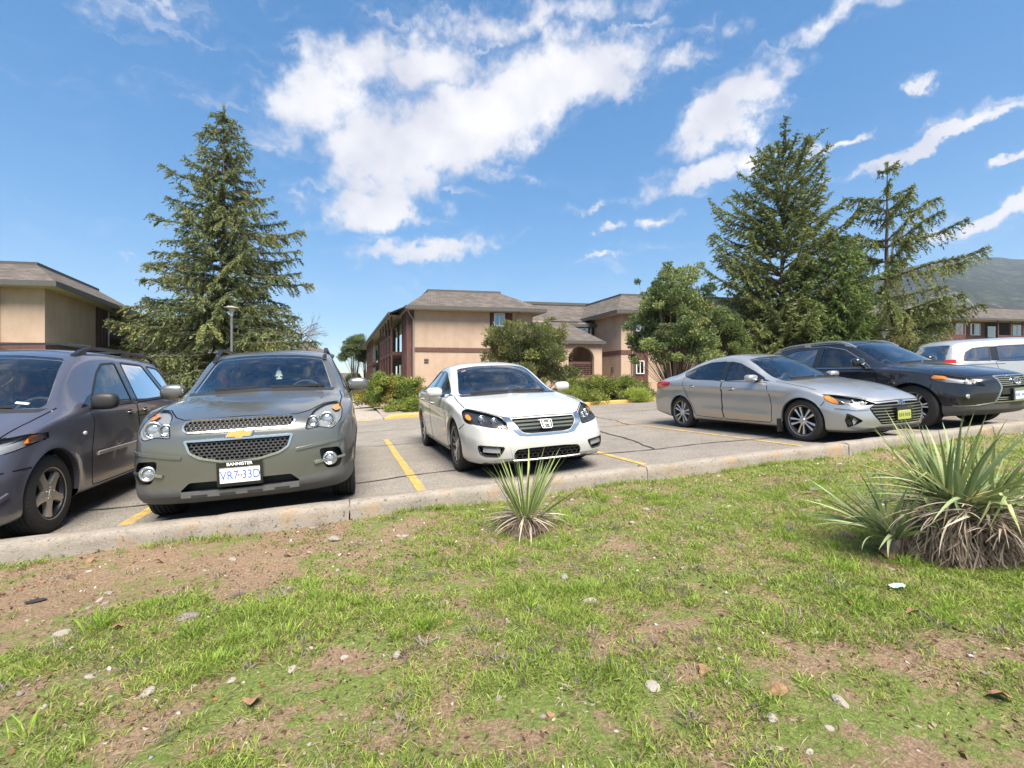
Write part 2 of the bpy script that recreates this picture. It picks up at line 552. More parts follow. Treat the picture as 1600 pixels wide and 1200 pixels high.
# soil under the verge: damp brown earth, moss and thin turf in patches
def soil_mat():
    m, nt, out = new_mat('verge soil')
    co = objcoord(nt)
    big = noise(nt, 2.0, 6, .65, co, .6)
    med = noise(nt, 11, 6, .7, co)
    fin = noise(nt, 75, 8, .78, co)
    soil = ramp(nt, fin.outputs[0], [(.25, (0.102, 0.065, 0.043)), (.5, (0.275, 0.189, 0.123)), (.75, (0.522, 0.399, 0.283))])
    moss = ramp(nt, fin.outputs[0], [(.25, (.062, .085, .022)), (.52, (.165, .215, .055)), (.72, (.36, .39, .13))])
    f = mth(nt, 'ADD', mth(nt, 'MULTIPLY', big.outputs[0], .55), mth(nt, 'MULTIPLY', med.outputs[0], .45))
    sep = nd(nt, 'ShaderNodeSeparateXYZ'); nt.links.new(co, sep.inputs[0])       # trodden bare strip along the kerb on the left
    u = mth(nt, 'MULTIPLY_ADD', sep.outputs[0], 1/3.0, 1.7/3.0); v = mth(nt, 'MULTIPLY_ADD', sep.outputs[1], 1/.95, -3.65/.95)
    q = mth(nt, 'SUBTRACT', 1.0, mth(nt, 'ADD', mth(nt, 'MULTIPLY', u, u), mth(nt, 'MULTIPLY', v, v)), clamp=True)
    f = mth(nt, 'SUBTRACT', f, mth(nt, 'MULTIPLY', q, .062))
    fr = ramp(nt, f, [(.455, (0, 0, 0)), (.53, (1, 1, 1))])
    c = mixc(nt, fr.outputs[0], soil.outputs[0], moss.outputs[0])
    b = principled(nt, out, Roughness=.95)
    b.inputs['Specular IOR Level'].default_value = .15
    nt.links.new(c, b.inputs['Base Color'])
    nt.links.new(bump(nt, mth(nt, 'ADD', fin.outputs[0], mth(nt, 'MULTIPLY', med.outputs[0], 2.0)), .8, .03), b.inputs['Normal'])
    return m

def asphalt_mat():
    m, nt, out = new_mat('weathered asphalt')
    co = objcoord(nt)
    fin = noise(nt, 75, 5, .85, co)
    vor = nd(nt, 'ShaderNodeTexVoronoi', i_Scale=85.0)
    nt.links.new(co, vor.inputs['Vector'])
    med = noise(nt, 2.2, 6, .6, co)
    big = noise(nt, .25, 4, .6, co)
    base = ramp(nt, fin.outputs[0], [(.34, (.085, .079, .073)), (.5, (.205, .191, .175)), (.66, (.41, .385, .35))])
    tone = ramp(nt, mth(nt, 'ADD', mth(nt, 'MULTIPLY', med.outputs[0], .5), mth(nt, 'MULTIPLY', big.outputs[0], .5)), [(.32, (.72, .71, .70)), (.68, (1.12, 1.10, 1.06))])
    c = mixc(nt, 1.0, base.outputs[0], tone.outputs[0], 'MULTIPLY')
    st = ramp(nt, vor.outputs['Color'], [(.0, (.75, .75, .75)), (1, (1.25, 1.22, 1.18))])
    c = mixc(nt, .8, c, st.outputs[0], 'MULTIPLY')
    oil = noise(nt, .55, 3, .5, co)
    of = ramp(nt, oil.outputs[0], [(.62, (0, 0, 0)), (.74, (.45, .45, .45))])
    c = mixc(nt, of.outputs[0], c, (.07, .065, .06))
    b = principled(nt, out, Roughness=.9)
    b.inputs['Specular IOR Level'].default_value = .25
    nt.links.new(c, b.inputs['Base Color'])
    nt.links.new(bump(nt, mth(nt, 'ADD', fin.outputs[0], vor.outputs['Distance']), .55, .006), b.inputs['Normal'])
    return m

def concrete_mat(name, c, yellow=False, lichen=0.0):
    m, nt, out = new_mat(name)
    co = objcoord(nt)
    fin = noise(nt, 70, 5, .75, co)
    med = noise(nt, 5, 6, .65, co)
    r = ramp(nt, mth(nt, 'ADD', mth(nt, 'MULTIPLY', fin.outputs[0], .5), mth(nt, 'MULTIPLY', med.outputs[0], .5)),
             [(.30, tuple(v*.55 for v in c)), (.5, c), (.72, tuple(min(1, v*1.28) for v in c))])
    cc = r.outputs[0]
    pits = noise(nt, 34, 4, .7, co)
    pf = ramp(nt, pits.outputs[0], [(.33, (1, 1, 1)), (.42, (0, 0, 0))])
    cc = mixc(nt, pf.outputs[0], cc, tuple(v*.35 for v in c))
    if yellow:
        wear = noise(nt, 9, 6, .7, co)
        wf = ramp(nt, wear.outputs[0], [(.36, (0, 0, 0)), (.48, (1, 1, 1))])
        yc = ramp(nt, fin.outputs[0], [(.3, (.40, .24, .05)), (.7, (.58, .37, .10))])
        cc = mixc(nt, wf.outputs[0], cc, yc.outputs[0])
    if lichen:
        ln = noise(nt, 3.2, 6, .75, co)
        lf = ramp(nt, ln.outputs[0], [(.55, (0, 0, 0)), (.68, (lichen,)*3)])
        cc = mixc(nt, lf.outputs[0], cc, (.34, .20, .07))
    b = principled(nt, out, Roughness=.92)
    b.inputs['Specular IOR Level'].default_value = .2
    nt.links.new(cc, b.inputs['Base Color'])
    nt.links.new(bump(nt, mth(nt, 'ADD', fin.outputs[0], med.outputs[0]), .6, .01), b.inputs['Normal'])
    return m

def paint_mat():
    m, nt, out = new_mat('worn yellow marking')
    co = objcoord(nt)
    fin = noise(nt, 90, 4, .8, co)
    med = noise(nt, 7, 6, .7, co)
    f = mth(nt, 'ADD', mth(nt, 'MULTIPLY', fin.outputs[0], .5), mth(nt, 'MULTIPLY', med.outputs[0], .5))
    r = ramp(nt, f, [(.43, (.20, .186, .168)), (.50, (.42, .26, .05)), (.58, (.54, .345, .065)), (.75, (.62, .42, .11))])
    b = principled(nt, out, Roughness=.85)
    nt.links.new(r.outputs[0], b.inputs['Base Color'])
    nt.links.new(bump(nt, fin.outputs[0], .4, .004), b.inputs['Normal'])
    return m

def gravel_mat():
    m, nt, out = new_mat('bed gravel')
    co = objcoord(nt)
    v = nd(nt, 'ShaderNodeTexVoronoi', i_Scale=30.0); nt.links.new(co, v.inputs['Vector'])
    n = noise(nt, 3, 5, .6, co)
    r = ramp(nt, v.outputs['Color'], [(0, (.16, .125, .10)), (.5, (.29, .24, .20)), (1, (.44, .39, .34))])
    t = ramp(nt, n.outputs[0], [(.3, (.7, .66, .62)), (.7, (1.1, 1.08, 1.05))])
    c = mixc(nt, 1, r.outputs[0], t.outputs[0], 'MULTIPLY')
    b = principled(nt, out, Roughness=.95)
    nt.links.new(c, b.inputs['Base Color'])
    nt.links.new(bump(nt, v.outputs['Distance'], .8, .02), b.inputs['Normal'])
    return m

def lawn_mat():
    m, nt, out = new_mat('distant turf')
    co = objcoord(nt)
    n = noise(nt, 1.4, 6, .7, co); n2 = noise(nt, 40, 4, .7, co)
    r = ramp(nt, mth(nt, 'ADD', mth(nt, 'MULTIPLY', n.outputs[0], .6), mth(nt, 'MULTIPLY', n2.outputs[0], .4)), [(.3, (.055, .075, .022)), (.55, (.11, .135, .04)), (.75, (.21, .20, .09))])
    b = principled(nt, out, Roughness=.95)
    nt.links.new(r.outputs[0], b.inputs['Base Color'])
    nt.links.new(bump(nt, n2.outputs[0], .6, .03), b.inputs['Normal'])
    return m

M['soil'] = soil_mat(); M['asphalt'] = asphalt_mat(); M['kerb'] = concrete_mat('kerb concrete', (.25, .222, .19), lichen=.55)
M['kerbyellow'] = concrete_mat('yellow kerb', (.30, .27, .23), yellow=True); M['walk'] = concrete_mat('walk concrete', (.31, .275, .24))
M['marking'] = paint_mat(); M['gravel'] = gravel_mat(); M['lawn'] = lawn_mat()
M['tar'] = grainy('crack sealant', (.035, .033, .032), .35, 40, .7, .3, .004)

# far-reaching ground
XS = [-6000, -2500, -1000, -400, -180, -110, -80, -60, -40, -25, -12, 0, 12, 25, 40, 60, 80, 110, 180, 400, 1000, 2500, 6000]
YS = [-3000, -1000, -300, -120, -60, -30, -12, 0, 12, 25, 40, 60, 90, 140, 250, 500, 1000, 2500, 7000]
V = [(x, y, ground(x, y) - .07) for y in YS for x in XS]
n = len(XS)
F = [(j*n+i, j*n+i+1, (j+1)*n+i+1, (j+1)*n+i) for j in range(len(YS)-1) for i in range(n-1)]
tag(fast_mesh('ground', V, F, M['lawn'], None, True), kind='structure')

def verge_z(x, y):
    d = CURB_Y - .25 - y
    w = min(1, max(0, d) / .5)
    return w * (.030*math.sin(x*1.9+1.3*y) * math.cos(y*2.3-.6*x) + .016*math.sin(5.1*x+2.2*y) * math.sin(4.3*y-1.1*x)) + .012*math.sin(3.1*x)
sheet('verge', -22, 46, -7, CURB_Y - .20, .16, -.01, M['soil'], verge_z)
lot = sheet('parking_lot', -40, 60, CURB_Y - .02, FAR_Y + .02, .8, 0, M['asphalt'])
sheet('planting_bed', SX1 + .01, 60, FAR_Y + .2, 44, 1.0, .05, M['gravel'], lambda x, y: .04*math.sin(x*.9)*math.sin(y*.7) + .10*min(1, (y-FAR_Y)/8))
sheet('lawn', -45, SX0 - .01, FAR_Y + .2, 60, 1.0, .04, M['lawn'], lambda x, y: .05*math.sin(x*.5)*math.sin(y*.4))

# stall markings and crack sealant lie on the asphalt
for sx in (-9.7, -7.1, -4.5, -1.88, .722, 3.486, 6.118, 8.75, 11.4, 14.0, 16.6, 19.2, 21.8):
    V, F = [], []
    k = 46
    for i in range(k + 1):
        y = CURB_Y + .005 + (5.75) * i / k
        j1, j2 = rnd.uniform(-.006, .006), rnd.uniform(-.006, .006)
        V += [(sx - .052 + j1, y, ground(sx, y) + .004), (sx + .052 + j2, y, ground(sx, y) + .004)]
        if i: F.append((2*i-2, 2*i-1, 2*i+1, 2*i))
    mesh_obj('stall_marking', V, F, M['marking'], lot)
def crack(pts, w=.045):
    V, F = [], []
    P = []
    for a, b in zip(pts[:-1], pts[1:]):
        n_ = max(2, int(math.hypot(b[0]-a[0], b[1]-a[1]) / .18))
        P += [(a[0]+(b[0]-a[0])*t/n_, a[1]+(b[1]-a[1])*t/n_) for t in range(n_)]
    P.append(pts[-1])
    ph = rnd.uniform(0, 9)
    for i, (x, y) in enumerate(P):
        a = P[max(0, i-1)]; b = P[min(len(P)-1, i+1)]
        l = math.hypot(b[0]-a[0], b[1]-a[1]) or 1
        nx, ny = -(b[1]-a[1])/l, (b[0]-a[0])/l
        s = .05*math.sin(i*.55+ph) + rnd.uniform(-.018, .018)
        ww = w*rnd.uniform(.45, 1.0)
        cx, cy = x+nx*s, y+ny*s
        V += [(cx-nx*ww/2, cy-ny*ww/2, ground(cx, cy)+.0075), (cx+nx*ww/2, cy+ny*ww/2, ground(cx, cy)+.0075)]
        if i: F.append((2*i-2, 2*i-1, 2*i+1, 2*i))
    mesh_obj('crack_sealant', V, F, M['tar'], lot)
crack([(-9, 5.9), (-4, 6.0), (0, 5.85), (2.5, 6.05), (4.4, 6.0), (7.2, 5.9), (12, 6.2)])
crack([(4.37, 6.0), (4.62, 7.4), (4.95, 8.8), (4.7, 11.5), (5.1, 14.0)], .05)
crack([(-3.5, 9.0), (0, 9.3), (3, 9.05), (5, 9.3), (6.6, 9.1)], .035)
crack([(8, 12.6), (12, 12.2), (17, 12.9), (24, 12.5)], .05)
crack([(-2, 12.4), (2.4, 12.2), (6, 12.7), (8, 12.6)], .035)
crack([(6.0, 9.2), (6.7, 12.5), (6.5, 16)], .035)
crack([(11.9, 6.2), (12.6, 9.0), (12.4, 12.4)], .04)
crack([(13, 5.4), (17, 7.0), (23, 7.6)], .04)

# near kerb, cast in three-metre lengths
def kerb_piece(name, x0, x1, y0, y1, h, mat, parent, seed, taper0=False, nx=26):
    r = random.Random(seed)
    prof = [(y0, -.05), (y0+.004, h*.55), (y0+.012, h-.022), (y0+.030, h-.004), ((y0+y1)/2, h), (y1-.026, h-.003), (y1-.008, h-.02), (y1, h*.5), (y1, -.05)]
    V, F = [], []
    m = len(prof)
    for i in range(nx + 1):
        x = x0 + (x1-x0)*i/nx
        sc = 1.0
        if taper0: sc = min(1, .35 + (x - x0)/.5)
        for k, (y, z) in enumerate(prof):
            j = .0045 if 0 < k < m-1 else 0
            chip = -.02*max(0, r.random()-.93)/.07 if k in (2, 3, 5, 6) else 0
            V.append((x, y + r.uniform(-j, j), ground(x, y) + z*sc + r.uniform(-j, j)*.7 + chip))
        if i:
            for k in range(m-1):
                a = (i-1)*m+k; F.append((a, a+m, a+m+1, a+1))
    F.append(tuple(range(m))); F.append(tuple(nx*m+k for k in range(m))[::-1])
    o = mesh_obj(name, V, F, mat, parent, True)
    autosmooth(o, 50)
    return o
kerb = empty('kerb'); tag(kerb, kind='structure')
for i in range(-8, 15):
    kerb_piece('kerb_stone', i*3.0 + .006, i*3.0 + 2.994, CURB_Y - .215, CURB_Y, .135, M['kerb'], kerb, 100+i)
fkerb = empty('yellow_kerb'); tag(fkerb, kind='structure')
x = SX1 + .04
i = 0
while x < 45:
    kerb_piece('kerb_stone', x, x + 2.39, FAR_Y, FAR_Y + .22, .14, M['kerbyellow'], fkerb, 300+i, i == 0, 14)
    x += 2.4; i += 1
x = SX0 - .04 - 2.4
while x > -40:
    kerb_piece('kerb_stone', x + .01, x + 2.4, FAR_Y, FAR_Y + .22, .14, M['kerbyellow'], fkerb, 500+i, False, 14)
    x -= 2.4; i += 1
# concrete walk running back between the buildings
walk = empty('walk'); tag(walk, kind='structure')
y = FAR_Y - .02
i = 0
while y < 62:
    L_ = 1.5
    V, F = [], []
    for k in range(3):
        yy = y + .008 + (L_-.016)*k/2
        for xx in (SX0, (SX0+SX1)/2, SX1):
            V.append((xx, yy, ground(xx, yy) + .07 + (.0 if i else -.045*(1-k/2)) + ((i*7) % 5)*.0015))
    F = [(0,1,4,3),(1,2,5,4),(3,4,7,6),(4,5,8,7)]
    nb = len(V)
    V += [(v[0], v[1], v[2]-.14) for v in V]
    F += [(0,9,10,1),(1,10,11,2),(2,11,14,5),(5,14,17,8),(8,17,16,7),(7,16,15,6),(6,15,12,3),(3,12,9,0)]
    mesh_obj('walk_slab', V, F, M['walk'], walk)
    y += L_; i += 1
V = [(SX0, FAR_Y-.10, ground(SX0, FAR_Y)+.006), (SX1+.3, FAR_Y-.10, ground(SX1, FAR_Y)+.006), (SX1+.3, FAR_Y-.03, ground(SX1, FAR_Y)+.02), (SX0, FAR_Y-.03, ground(SX0, FAR_Y)+.02)]
mesh_obj('walk_edge_marking', V, [(0, 1, 2, 3)], M['marking'], walk)

# wooded hill far to the right
def hill_mat():
    m, nt, out = new_mat('wooded hillside')
    co = objcoord(nt)
    n1 = noise(nt, .006, 6, .7, co); n2 = noise(nt, .022, 8, .8, co); n3 = noise(nt, .0016, 4, .5, co)
    forest = ramp(nt, n2.outputs[0], [(.38, (.010, .017, .012)), (.5, (.034, .048, .030)), (.62, (.12, .13, .085))])
    rock = ramp(nt, n2.outputs[0], [(.40, (.08, .07, .066)), (.5, (.22, .20, .18)), (.60, (.55, .51, .47))])
    sep = nd(nt, 'ShaderNodeSeparateXYZ'); nt.links.new(co, sep.inputs[0])
    low = mth(nt, 'MULTIPLY_ADD', sep.outputs[2], -.0012, .66)
    f = mth(nt, 'ADD', mth(nt, 'MULTIPLY', n1.outputs[0], .9), mth(nt, 'SUBTRACT', low, .42))
    fr = ramp(nt, f, [(.50, (0, 0, 0)), (.62, (1, 1, 1))])
    c = mixc(nt, fr.outputs[0], forest.outputs[0], rock.outputs[0])
    b = principled(nt, out, Roughness=1)
    b.inputs['Specular IOR Level'].default_value = 0
    nt.links.new(c, b.inputs['Base Color'])
    nt.links.new(bump(nt, n2.outputs[0], 1.0, 30), b.inputs['Normal'])
    return m
def hill(name, cols, z0, z1, seed):
    """cols: (photo column, row of the skyline); ridge stands z0..z1 metres away"""
    r = np.random.default_rng(seed)
    cx = np.array([c[0] for c in cols], float); cy = np.array([c[1] for c in cols], float)
    pxs = np.linspace(cx[0], cx[-1], 150)
    top = pchip(cx, cy, pxs)
    V, F = [], []
    rows = 40
    ph = r.uniform(0, 6, 8)
    for j in range(rows + 1):
        t = j / rows
        Z = z0 + (z1 - z0) * t
        for i, p in enumerate(pxs):
            H = (600 - top[i]) / 738.5 * z1
            prof = t**.75
            bumpy = sum(math.sin(p*.011*(k+1)*1.3 + ph[k] + t*5*(k % 3)) / (k+1) for k in range(6)) * .05 * H * math.sin(PI*min(1, t*1.05))
            h = H*prof + bumpy * (1 - t**6) + r.normal(0, 1.6) * (1 if t < 1 else .9)
            X, Y = wpt(p, Z)
            V.append((X, Y, CAM_H + h - 6*(1-t)))
    n = len(pxs)
    for j in range(rows):
        for i in range(n-1):
            F.append((j*n+i, j*n+i+1, (j+1)*n+i+1, (j+1)*n+i))
    # back slope so that the ridge has depth
    base = len(V)
    for i, p in enumerate(pxs):
        X, Y = wpt(p, z1*1.5)
        V.append((X, Y, -20))
    for i in range(n-1):
        F.append((rows*n+i, rows*n+i+1, base+i+1, base+i))
    o = fast_mesh(name, V, F, M['hill'], None, True)
    tag(o, kind='structure')
M['hill'] = hill_mat()
hill('hill', [(880, 596), (1000, 575), (1100, 548), (1200, 508), (1300, 455), (1400, 422), (1490, 406), (1540, 402), (1600, 405), (1700, 396), (1850, 420), (2100, 480), (2400, 560), (2600, 596)], 700, 1900, 3)
hill('far_hill', [(-300, 598), (0, 594), (200, 590), (400, 589), (520, 588), (560, 592), (640, 596), (800, 599)], 1100, 1900, 5)
# ------------------------------------------------------------------ apartment buildings
def stucco_mat():
    m, nt, out = new_mat('buff stucco')
    co = objcoord(nt)
    fin = noise(nt, 45, 5, .7, co); med = noise(nt, 1.1, 6, .65, co)
    mp = nd(nt, 'ShaderNodeMapping', i_Scale=(1.2, 1.2, .25)); nt.links.new(co, mp.inputs[0])
    streak = noise(nt, 2.0, 5, .65, mp.outputs[0])
    f = mth(nt, 'ADD', mth(nt, 'MULTIPLY', med.outputs[0], .45), mth(nt, 'ADD', mth(nt, 'MULTIPLY', fin.outputs[0], .2), mth(nt, 'MULTIPLY', streak.outputs[0], .35)))
    r = ramp(nt, f, [(.30, (.33, .235, .172)), (.5, (.42, .312, .235)), (.7, (.49, .378, .295))])
    b = principled(nt, out, Roughness=.95)
    b.inputs['Specular IOR Level'].default_value = .15
    nt.links.new(r.outputs[0], b.inputs['Base Color'])
    nt.links.new(bump(nt, fin.outputs[0], .5, .012), b.inputs['Normal'])
    return m
def shingle_mat():
    m, nt, out = new_mat('asphalt shingles')
    co = nd(nt, 'ShaderNodeTexCoord').outputs['UV']
    br = nd(nt, 'ShaderNodeTexBrick', offset=.5, i_Scale=1.0)
    br.inputs['Color1'].default_value = (.082, .074, .070, 1); br.inputs['Color2'].default_value = (.142, .128, .118, 1); br.inputs['Mortar'].default_value = (.06, .052, .048, 1)
    br.inputs['Mortar Size'].default_value = .012; br.inputs['Brick Width'].default_value = .33; br.inputs['Row Height'].default_value = .14
    nt.links.new(co, br.inputs['Vector'])
    n = noise(nt, 1.2, 5, .6, co)
    t = ramp(nt, n.outputs[0], [(.3, (.78, .76, .75)), (.7, (1.15, 1.12, 1.08))])
    c = mixc(nt, 1, br.outputs[0], t.outputs[0], 'MULTIPLY')
    b = principled(nt, out, Roughness=.95)
    b.inputs['Specular IOR Level'].default_value = .2
    nt.links.new(c, b.inputs['Base Color'])
    nt.links.new(bump(nt, br.outputs['Fac'], -.6, .01), b.inputs['Normal'])
    return m
def siding_mat():
    m, nt, out = new_mat('red brown siding')
    co = objcoord(nt)
    mp = nd(nt, 'ShaderNodeMapping', i_Scale=(6, 6, .6)); nt.links.new(co, mp.inputs[0])
    n = noise(nt, 3, 5, .65, mp.outputs[0])
    r = ramp(nt, n.outputs[0], [(.3, (.072, .030, .026)), (.55, (.112, .048, .040)), (.75, (.155, .078, .064))])
    b = principled(nt, out, Roughness=.7)
    nt.links.new(r.outputs[0], b.inputs['Base Color'])
    return m
M['stucco'] = stucco_mat(); M['shingle'] = shingle_mat(); M['siding'] = siding_mat()
M['fascia'] = grainy('dark fascia', (.075, .072, .070), .2, 12, .6, .1, .003)
M['soffit'] = grainy('soffit board', (.42, .37, .29), .15, 6, .8, .1, .003)
M['pipe'] = grainy('grey downpipe', (.19, .185, .18), .15, 15, .5, .05, .002)
M['frame'] = simple('white window frame', (.72, .72, .70), .4)
M['pane'] = glass('building pane', (.30, .34, .35), 1.6)
M['void'] = grainy('dim interior', (.030, .026, .024), .3, 3, .9, .1, .01)  # near-black colour standing for shade inside openings and rooms
M['curtain'] = grainy('curtain', (.35, .34, .31), .2, 12, .9, .2, .01)

class Block:
    """plan frame of a building: origin, a along the front, b towards the back"""
    def __init__(s, name, px, Z, ex, ey, zbase, label):
        s.o = wpt(px, Z); s.ex = cdir(*ex); s.ey = cdir(*ey); s.z = zbase
        s.root = empty(name, (s.o[0], s.o[1], zbase))
        tag(s.root, label, 'building')
    def p(s, a, b, z=0.0):
        return (s.ex[0]*a + s.ey[0]*b, s.ex[1]*a + s.ey[1]*b, z)
    def box(s, name, a0, a1, b0, b1, z0, z1, mat, parent=None):
        m = MB()
        q = [s.p(a0, b0), s.p(a1, b0), s.p(a1, b1), s.p(a0, b1)]
        m.prism([(t[0], t[1]) for t in q], z0, z1)
        return m.build(name, M[mat], parent or s.root)
    def slope(s, name, pts, mat='shingle', parent=None, thick=.10):
        """one roof plane; pts (a,b,z) with the eave edge first two"""
        P = [Vector(s.p(*t)) for t in pts]
        n = (P[1]-P[0]).cross(P[2]-P[0]).normalized()
        if n.z < 0: n = -n
        m = MB()
        k = len(P)
        m.add(P + [q - n*thick for q in P], [tuple(range(k)), tuple(range(k, 2*k))[::-1]] + [(i, k+i, k+(i+1) % k, (i+1) % k) for i in range(k)])
        o = m.build(name, M[mat], parent or s.root)
        u = (P[1]-P[0]).normalized(); v = n.cross(u)
        uv = o.data.uv_layers.new(name='UVMap')
        for lp in o.data.loops:
            c = Vector(o.data.vertices[lp.vertex_index].co) - P[0]
            uv.data[lp.index].uv = (c.dot(u), c.dot(v))
        return o
    def hip(s, a0, a1, b0, b1, z0, z1, ins, ia=None, lip=.16):
        """hipped roof with a flat top: four slopes, fascia, soffit, top flashing"""
        ia = ia or ins
        r = s.slope('roof', [(a0,b0,z0),(a1,b0,z0),(a1-ia,b0+ins,z1),(a0+ia,b0+ins,z1)])
        s.slope('roof_slope', [(a0,b1,z0),(a0,b0,z0),(a0+ia,b0+ins,z1),(a0+ia,b1-ins,z1)], parent=r)
        s.slope('roof_slope', [(a1,b0,z0),(a1,b1,z0),(a1-ia,b1-ins,z1),(a1-ia,b0+ins,z1)], parent=r)
        s.slope('roof_slope', [(a1,b1,z0),(a0,b1,z0),(a0+ia,b1-ins,z1),(a1-ia,b1-ins,z1)], parent=r)
        s.box('roof_cap', a0+ia-.06, a1-ia+.06, b0+ins-.06, b1-ins+.06, z1-.05, z1+.09, 'fascia', r)
        t = .04
        for q in ((a0-t, a1+t, b0-t, b0), (a0-t, a1+t, b1, b1+t), (a0-t, a0, b0, b1), (a1, a1+t, b0, b1)):
            s.box('fascia', *q, z0-lip, z0+.035, 'fascia', r)
        s.box('soffit', a0+.002, a1-.002, b0+.002, b1-.002, z0-lip+.02, z0-lip+.04, 'soffit', r)
        return r
    def window(s, a, z0, z1, w, b, face='front', mull=True, parent=None):
        """framed sliding window standing proud of a wall; face front (b const) or left (a const)"""
        f = MB()
        t, d = .05, .05
        def q(m, u0, u1, za, zb, d0, d1):
            if face == 'front':
                pts = [s.p(u0, b-d1), s.p(u1, b-d1), s.p(u1, b-d0), s.p(u0, b-d0)]
            else:
                pts = [s.p(a-d1, u0), s.p(a-d0, u0), s.p(a-d0, u1), s.p(a-d1, u1)]
            m.prism([(p[0], p[1]) for p in pts], za, zb)
        c = a if face == 'front' else b
        q(f, c-w/2, c+w/2, z0, z0+t, 0, d); q(f, c-w/2, c+w/2, z1-t, z1, 0, d)
        q(f, c-w/2, c-w/2+t, z0+t, z1-t, 0, d); q(f, c+w/2-t, c+w/2, z0+t, z1-t, 0, d)
        if mull: q(f, c-t*.5, c+t*.5, z0+t, z1-t, .002, d-.006)
        o = f.build('window', M['frame'], parent or s.root)
        g = MB(); q(g, c-w/2+t, c+w/2-t, z0+t, z1-t, .018, .022); g.build('pane', M['pane'], o)
        g = MB(); q(g, c-w/2+t, c+w/2-t, z0+t, z1-t, .002, .004); g.build('room_dark', M['void'], o)  # dark sheet behind the pane, painted as the unlit room
        g = MB(); q(g, c+w*.12, c+w/2-t, z0+t, z1-t, .005, .008); g.build('curtain', M['curtain'], o)
        return o
    def pipe(s, pts, r=.045):
        m = MB(); m.tube([s.p(*t) for t in pts], r, 8); return autosmooth(m.build('downpipe', M['pipe'], s.root))

FR = (.985, .173)
# ---- middle building
B = Block('apartment_building', 648, 26.4, FR, (-.3545, .935), .18, 'two storey buff stucco apartment building with arched porch in the middle, behind the white sedan')
ZE, ZT = 5.22, 6.78
G0 = -1.2
# front block: stucco, brown window bay
B.box('wall', 0, 4.22, 0, 30, G0, 5.1, 'stucco')
B.box('wall', 4.22, 5.57, .12, 12, G0, 5.1, 'siding')
B.box('wall', 5.57, 6.74, 0, 12, G0, 5.1, 'stucco')
for k in range(6):
    B.box('batten', 4.27+k*.25, 4.31+k*.25, .085, .12, G0, 5.1, 'siding')
B.window(4.80, 4.28, 5.03, .62, .085)
B.box('belt_board', .0, 4.20, -.035, 0, 2.76, 3.0, 'siding')
B.box('belt_board', 5.59, 6.74, -.035, 0, 2.76, 3.0, 'siding')
v = B.box('vent', .52, .76, -.03, 0, 2.12, 2.36, 'void')
for (x0, z0) in ((.535, 2.245), (.65, 2.245), (.535, 2.135), (.65, 2.135)):
    B.box('vent_louvre', x0, x0+.09, -.045, -.028, z0+.03, z0+.05, 'pipe', v)
    B.box('vent_louvre', x0, x0+.09, -.045, -.028, z0+.065, z0+.085, 'pipe', v)
B.hip(-.55, 7.3, -.6, 16, ZE, 6.62, 2.9, 1.75)
B.pipe([(-.45, -.35, 5.05), (-.25, -.12, 4.75), (-.08, -.08, 4.55), (-.08, -.08, G0)])
B.pipe([(5.75, -.45, 5.05), (5.68, -.1, 4.55), (5.68, -.08, G0)])
# long left flank: siding bays, balconies with slatted rails
B.box('flank_wall', -.02, 0, 0, 34, G0, 5.1, 'stucco')
for b0, b1 in ((.05, 2.6), (10.2, 12.2), (15.5, 17.8), (31.6, 33.9)):
    w = B.box('siding_bay', -.16, -.02, b0, b1, G0, 5.1, 'siding')
    k = b0 + .12
    while k < b1 - .1:
        B.box('fin', -.42, -.16, k, k+.16, G0, 5.08, 'siding', w)
        k += .62
for b0, b1 in ((2.8, 9.9), (18.0, 25.0)):
    bal = B.box('balcony', -.95, -.02, b0, b1, 2.72, 2.92, 'siding')
    B.box('balcony_shade', -.06, -.03, b0+.1, b1-.1, 2.95, 5.05, 'void', bal)  # flat dark sheets on the wall, painted as shade in the balcony bays
    B.box('balcony_shade', -.06, -.03, b0+.1, b1-.1, G0, 2.7, 'void', bal)
    B.box('top_rail', -.97, -.90, b0, b1, 3.86, 3.96, 'siding', bal)
    for k in range(9):
        z = 2.98 + k*.10
        B.box('rail_slat', -.945, -.92, b0, b1, z, z+.055, 'siding', bal)
    for k in np.linspace(b0, b1-.1, 5):
        B.box('balcony_post', -.99, -.89, k, k+.10, G0, 5.08, 'siding', bal)
    for k in (b0+1.2, b0+4.2):
        B.box('balcony_door', -.09, -.07, k, k+1.7, 2.95, 4.95, 'pane', bal)
        B.box('balcony_door', -.09, -.07, k, k+1.7, .1, 2.2, 'pane', bal)
for b in (13.2, 14.6, 26.6, 28.4, 30.2):
    B.window(-.02, 3.75, 4.95, 1.05, b, 'left')
    B.window(-.02, .9, 2.1, 1.05, b, 'left')
B.box('belt_board', -.05, -.021, 10, 34, 2.76, 3.0, 'siding')
B.slope('roof', [(-1.15, 34.5, ZE), (-1.15, 2.2, ZE), (.9, 2.6, 6.15), (.9, 31, 6.15)])
B.box('fascia', -1.21, -1.15, 2.0, 34.6, ZE-.17, ZE+.03, 'fascia')
B.box('soffit', -1.15, .0, 2.2, 34.4, ZE-.15, ZE-.13, 'soffit')
B.slope('roof', [(-1.15, 2.2, ZE-.004), (-.55, -.55, ZE-.004), (.0, 1.0, 5.45), (.0, 2.3, 5.66)])
